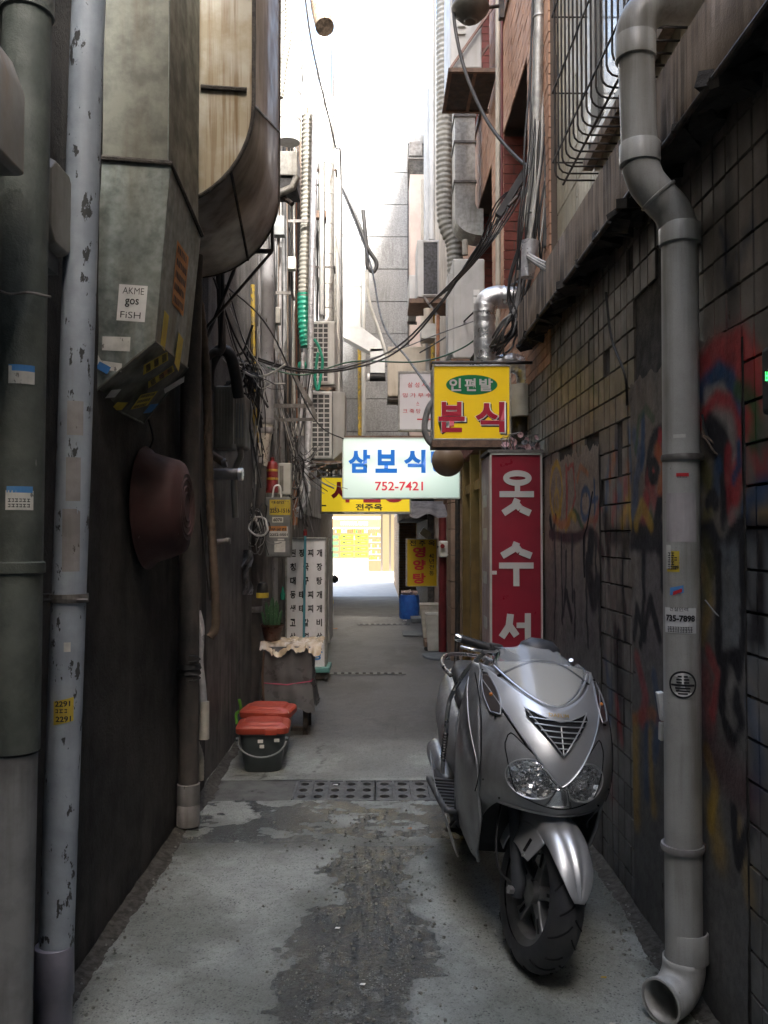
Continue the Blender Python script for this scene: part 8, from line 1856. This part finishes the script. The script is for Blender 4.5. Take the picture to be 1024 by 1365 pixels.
# wheels
def wheel(yc2, steer, rad=.272, wd=.060):
    f = st if steer else (lambda q: q)
    c = Vector((0, yc2, rad)); prof = []
    for k in range(17):
        a = -math.pi * .62 + math.pi * 1.24 * k / 16; prof.append((rad - .062 + .062 * math.cos(a) if abs(a) < 1.6 else rad - .062 + .07 * math.cos(a), wd * math.sin(a) * (1 if abs(a) < 1.57 else 1.0)))
    whl = P_('front_wheel' if steer else 'rear_wheel', f(MB().lathe([(rad - .085, -.042), (rad - .078, -.044), (rad - .082, -.036), (rad - .10, -.03), (rad - .105, 0), (rad - .10, .03), (rad - .082, .036), (rad - .078, .044), (rad - .085, .042), (rad - .112, .034), (rad - .12, 0), (rad - .112, -.034), (rad - .085, -.042)], c, axis=(1, 0, 0), n=56, cap=False)), M['rim'], 40)
    P_('tyre', f(MB().lathe(prof, c, axis=(1, 0, 0), n=72, cap=False)), M['rubber_t'], 60, parent=whl)
    mb = MB()
    for s in (-1, 1):
        for k in range(18):
            pts = []
            for j in range(7):
                q = j / 6; a = (.06 + 1.22 * q) * s; th = 2 * math.pi * (k + (.5 if s > 0 else 0)) / 18 + (.30 * q ** .8) * (1 if k % 2 else .75) + (.0 if k % 2 else .1)
                if k % 2 == 0 and j > 4: continue
                r_ = rad - .062 + .0624 * math.cos(a); pts.append(Vector((wd * 1.004 * math.sin(a), yc2 + r_ * math.cos(th), rad + r_ * math.sin(th))))
            mb.tube(pts, .0034, 5)
    P_('groove_shade', f(mb), M['groove'], 60, parent=whl)  # raised black tubes drawn as the shade inside tread grooves
    P_('hub', f(MB().cyl(c - Vector((.045, 0, 0)), c + Vector((.045, 0, 0)), .042, 24)), M['rim'], 40, parent=whl)
    for k in range(5):
        a = 2 * math.pi * k / 5 + .35; d = Vector((0, math.cos(a), math.sin(a))); n2 = Vector((0, -math.sin(a), math.cos(a)))
        mb = MB()
        rs = []
        for r_, hw2, hx in ((.03, .026, .022), (.08, .019, .018), (.13, .022, .016), (rad - .105, .034, .02)):
            p = c + d * r_; rs.append([p + n2 * hw2 + Vector((hx, 0, 0)), p - n2 * hw2 + Vector((hx, 0, 0)), p - n2 * hw2 - Vector((hx, 0, 0)), p + n2 * hw2 - Vector((hx, 0, 0))])
        P_('spoke', f(mb.rings(rs)), M['rim'], 30, parent=whl, bevel=.005)
        sl = MB(); p = c + d * .118
        for sx in (-1, 1): sl.box(p + Vector((sx * .0175, 0, 0)), (.003, .012, .05), Matrix((Vector((1, 0, 0)), n2, d)).transposed())
        P_('spoke_slot', f(sl), M['groove'], None, parent=whl)
    return whl
wheel(0, True); wheel(1.42, False, .25, .062)
c = Vector((0, 0, .272))
P_('brake_disc', st(MB().lathe([(.06, 0), (.11, 0), (.11, .004), (.06, .004)], c + Vector((.058, 0, 0)), axis=(1, 0, 0), n=40, cap=False)), M['satin'])
P_('brake_caliper', st(MB().box(c + Vector((.075, .085, .06)), (.05, .09, .06), (.5, 0, 0))), M['iron'], None, bevel=.012)
for s in (-1, 1):
    a0 = Vector((s * .088, 0, .272)); u_ = ax
    P_('fork_leg', st(MB().tube([a0 - u_ * .02 + Vector((0, .02, 0)), a0 + Vector((0, .0, .02)), a0 + u_ * .30], [.026, .027, .026], 18)), M['greyp'])
    P_('fork_tube', st(MB().tube([a0 + u_ * .29, a0 + u_ * .52], .016, 16)), M['chrome'])
    P_('axle_nut', st(MB().cyl(a0 + Vector((s * .02, 0, 0)), a0 + Vector((s * .04, 0, 0)), .016, 6)), M['satin'])
P_('fork_crown', st(MB().box(Vector((0, .24, .69)), (.24, .06, .04), (R(-30), 0, 0))), M['iron'], None, bevel=.01)
P_('speedo_cable', st(MB().tube(smoothpath([Vector((-.11, .02, .29)), Vector((-.16, .04, .33)), Vector((-.17, .10, .45)), Vector((-.12, .2, .62))]), .005, 8)), M['cable'])
P_('wire_loop', st(MB().tube(smoothpath([Vector((.09, -.02, .33)), Vector((.13, -.05, .36)), Vector((.15, -.05, .385)), Vector((.135, -.04, .40)), Vector((.11, -.03, .37))]), .003, 6)), M['cable'])
P_('tie_strap', st(MB().tube(smoothpath([Vector((.10, .0, .30)), Vector((.15, -.01, .285)), Vector((.18, -.01, .28))]), .005, 6)), M['cable'])
# fender
def fend(u, v):
    th = R(16) + R(142) * v; s = 2 * u - 1; a = abs(s)
    k = min(1, .05 + 2.1 * v) if v < .7 else 1; k = k ** .75
    q = a * k * 1.45     # 0..1 over the crown, beyond 1 down the flank
    hw = .080; r_ = .296 + .012 * math.sin(v * math.pi)
    if q < 1: x = hw * math.sin(q * math.pi / 2); rad_ = r_ - .045 * (1 - math.cos(q * math.pi / 2))
    else: x = hw + .004 * (q - 1); rad_ = r_ - .045 - (q - 1) * .085
    rad_ += .006 * max(0, 1 - a / .16) - .003 * math.exp(-((a - .22) / .05) ** 2)
    return Vector((math.copysign(x, s), -rad_ * math.cos(th), .272 + rad_ * math.sin(th)))
P_('front_fender', st(MB().grid(fend, 30, 44)), M['silver'], 60, solid=.004)
for s in (-1, 1):
    # side skirt with slot beside the fork
    def skirt(u, v, s=s):
        th = R(62) + R(50) * u; r0 = .245; r1 = .135 + .05 * abs(u - .35); r_ = r0 + (r1 - r0) * v; return Vector((s * (.082 + .03 * v ** 1.2), -r_ * math.cos(th), .272 + r_ * math.sin(th)))
    P_('fender_skirt', st(MB().grid(skirt, 10, 10)), M['silver'], 60, solid=.004)
    q0, q1 = Vector(skirt(.35, .35)) + Vector((s * .003, 0, 0)), Vector(skirt(.35, .8)) + Vector((s * .003, 0, 0)); P_('skirt_slot', st(MB().tube([q0, q1], .006, 8)), M['groove'])
    P_('skirt_bolt', st(MB().cyl(q1 + Vector((0, 0, -.015)), q1 + Vector((s * .006, 0, -.015)), .006, 8)), M['satin'])
P_('rear_fender', MB().grid(lambda u, v: Vector(((2 * u - 1) * .075, 1.42 + .27 * math.cos(R(-15 + 110 * v)), .25 + .275 * math.sin(R(-15 + 110 * v)) + .02 * math.cos((2 * u - 1) * 1.2))), 8, 16), M['blackp'], 60, solid=.004)
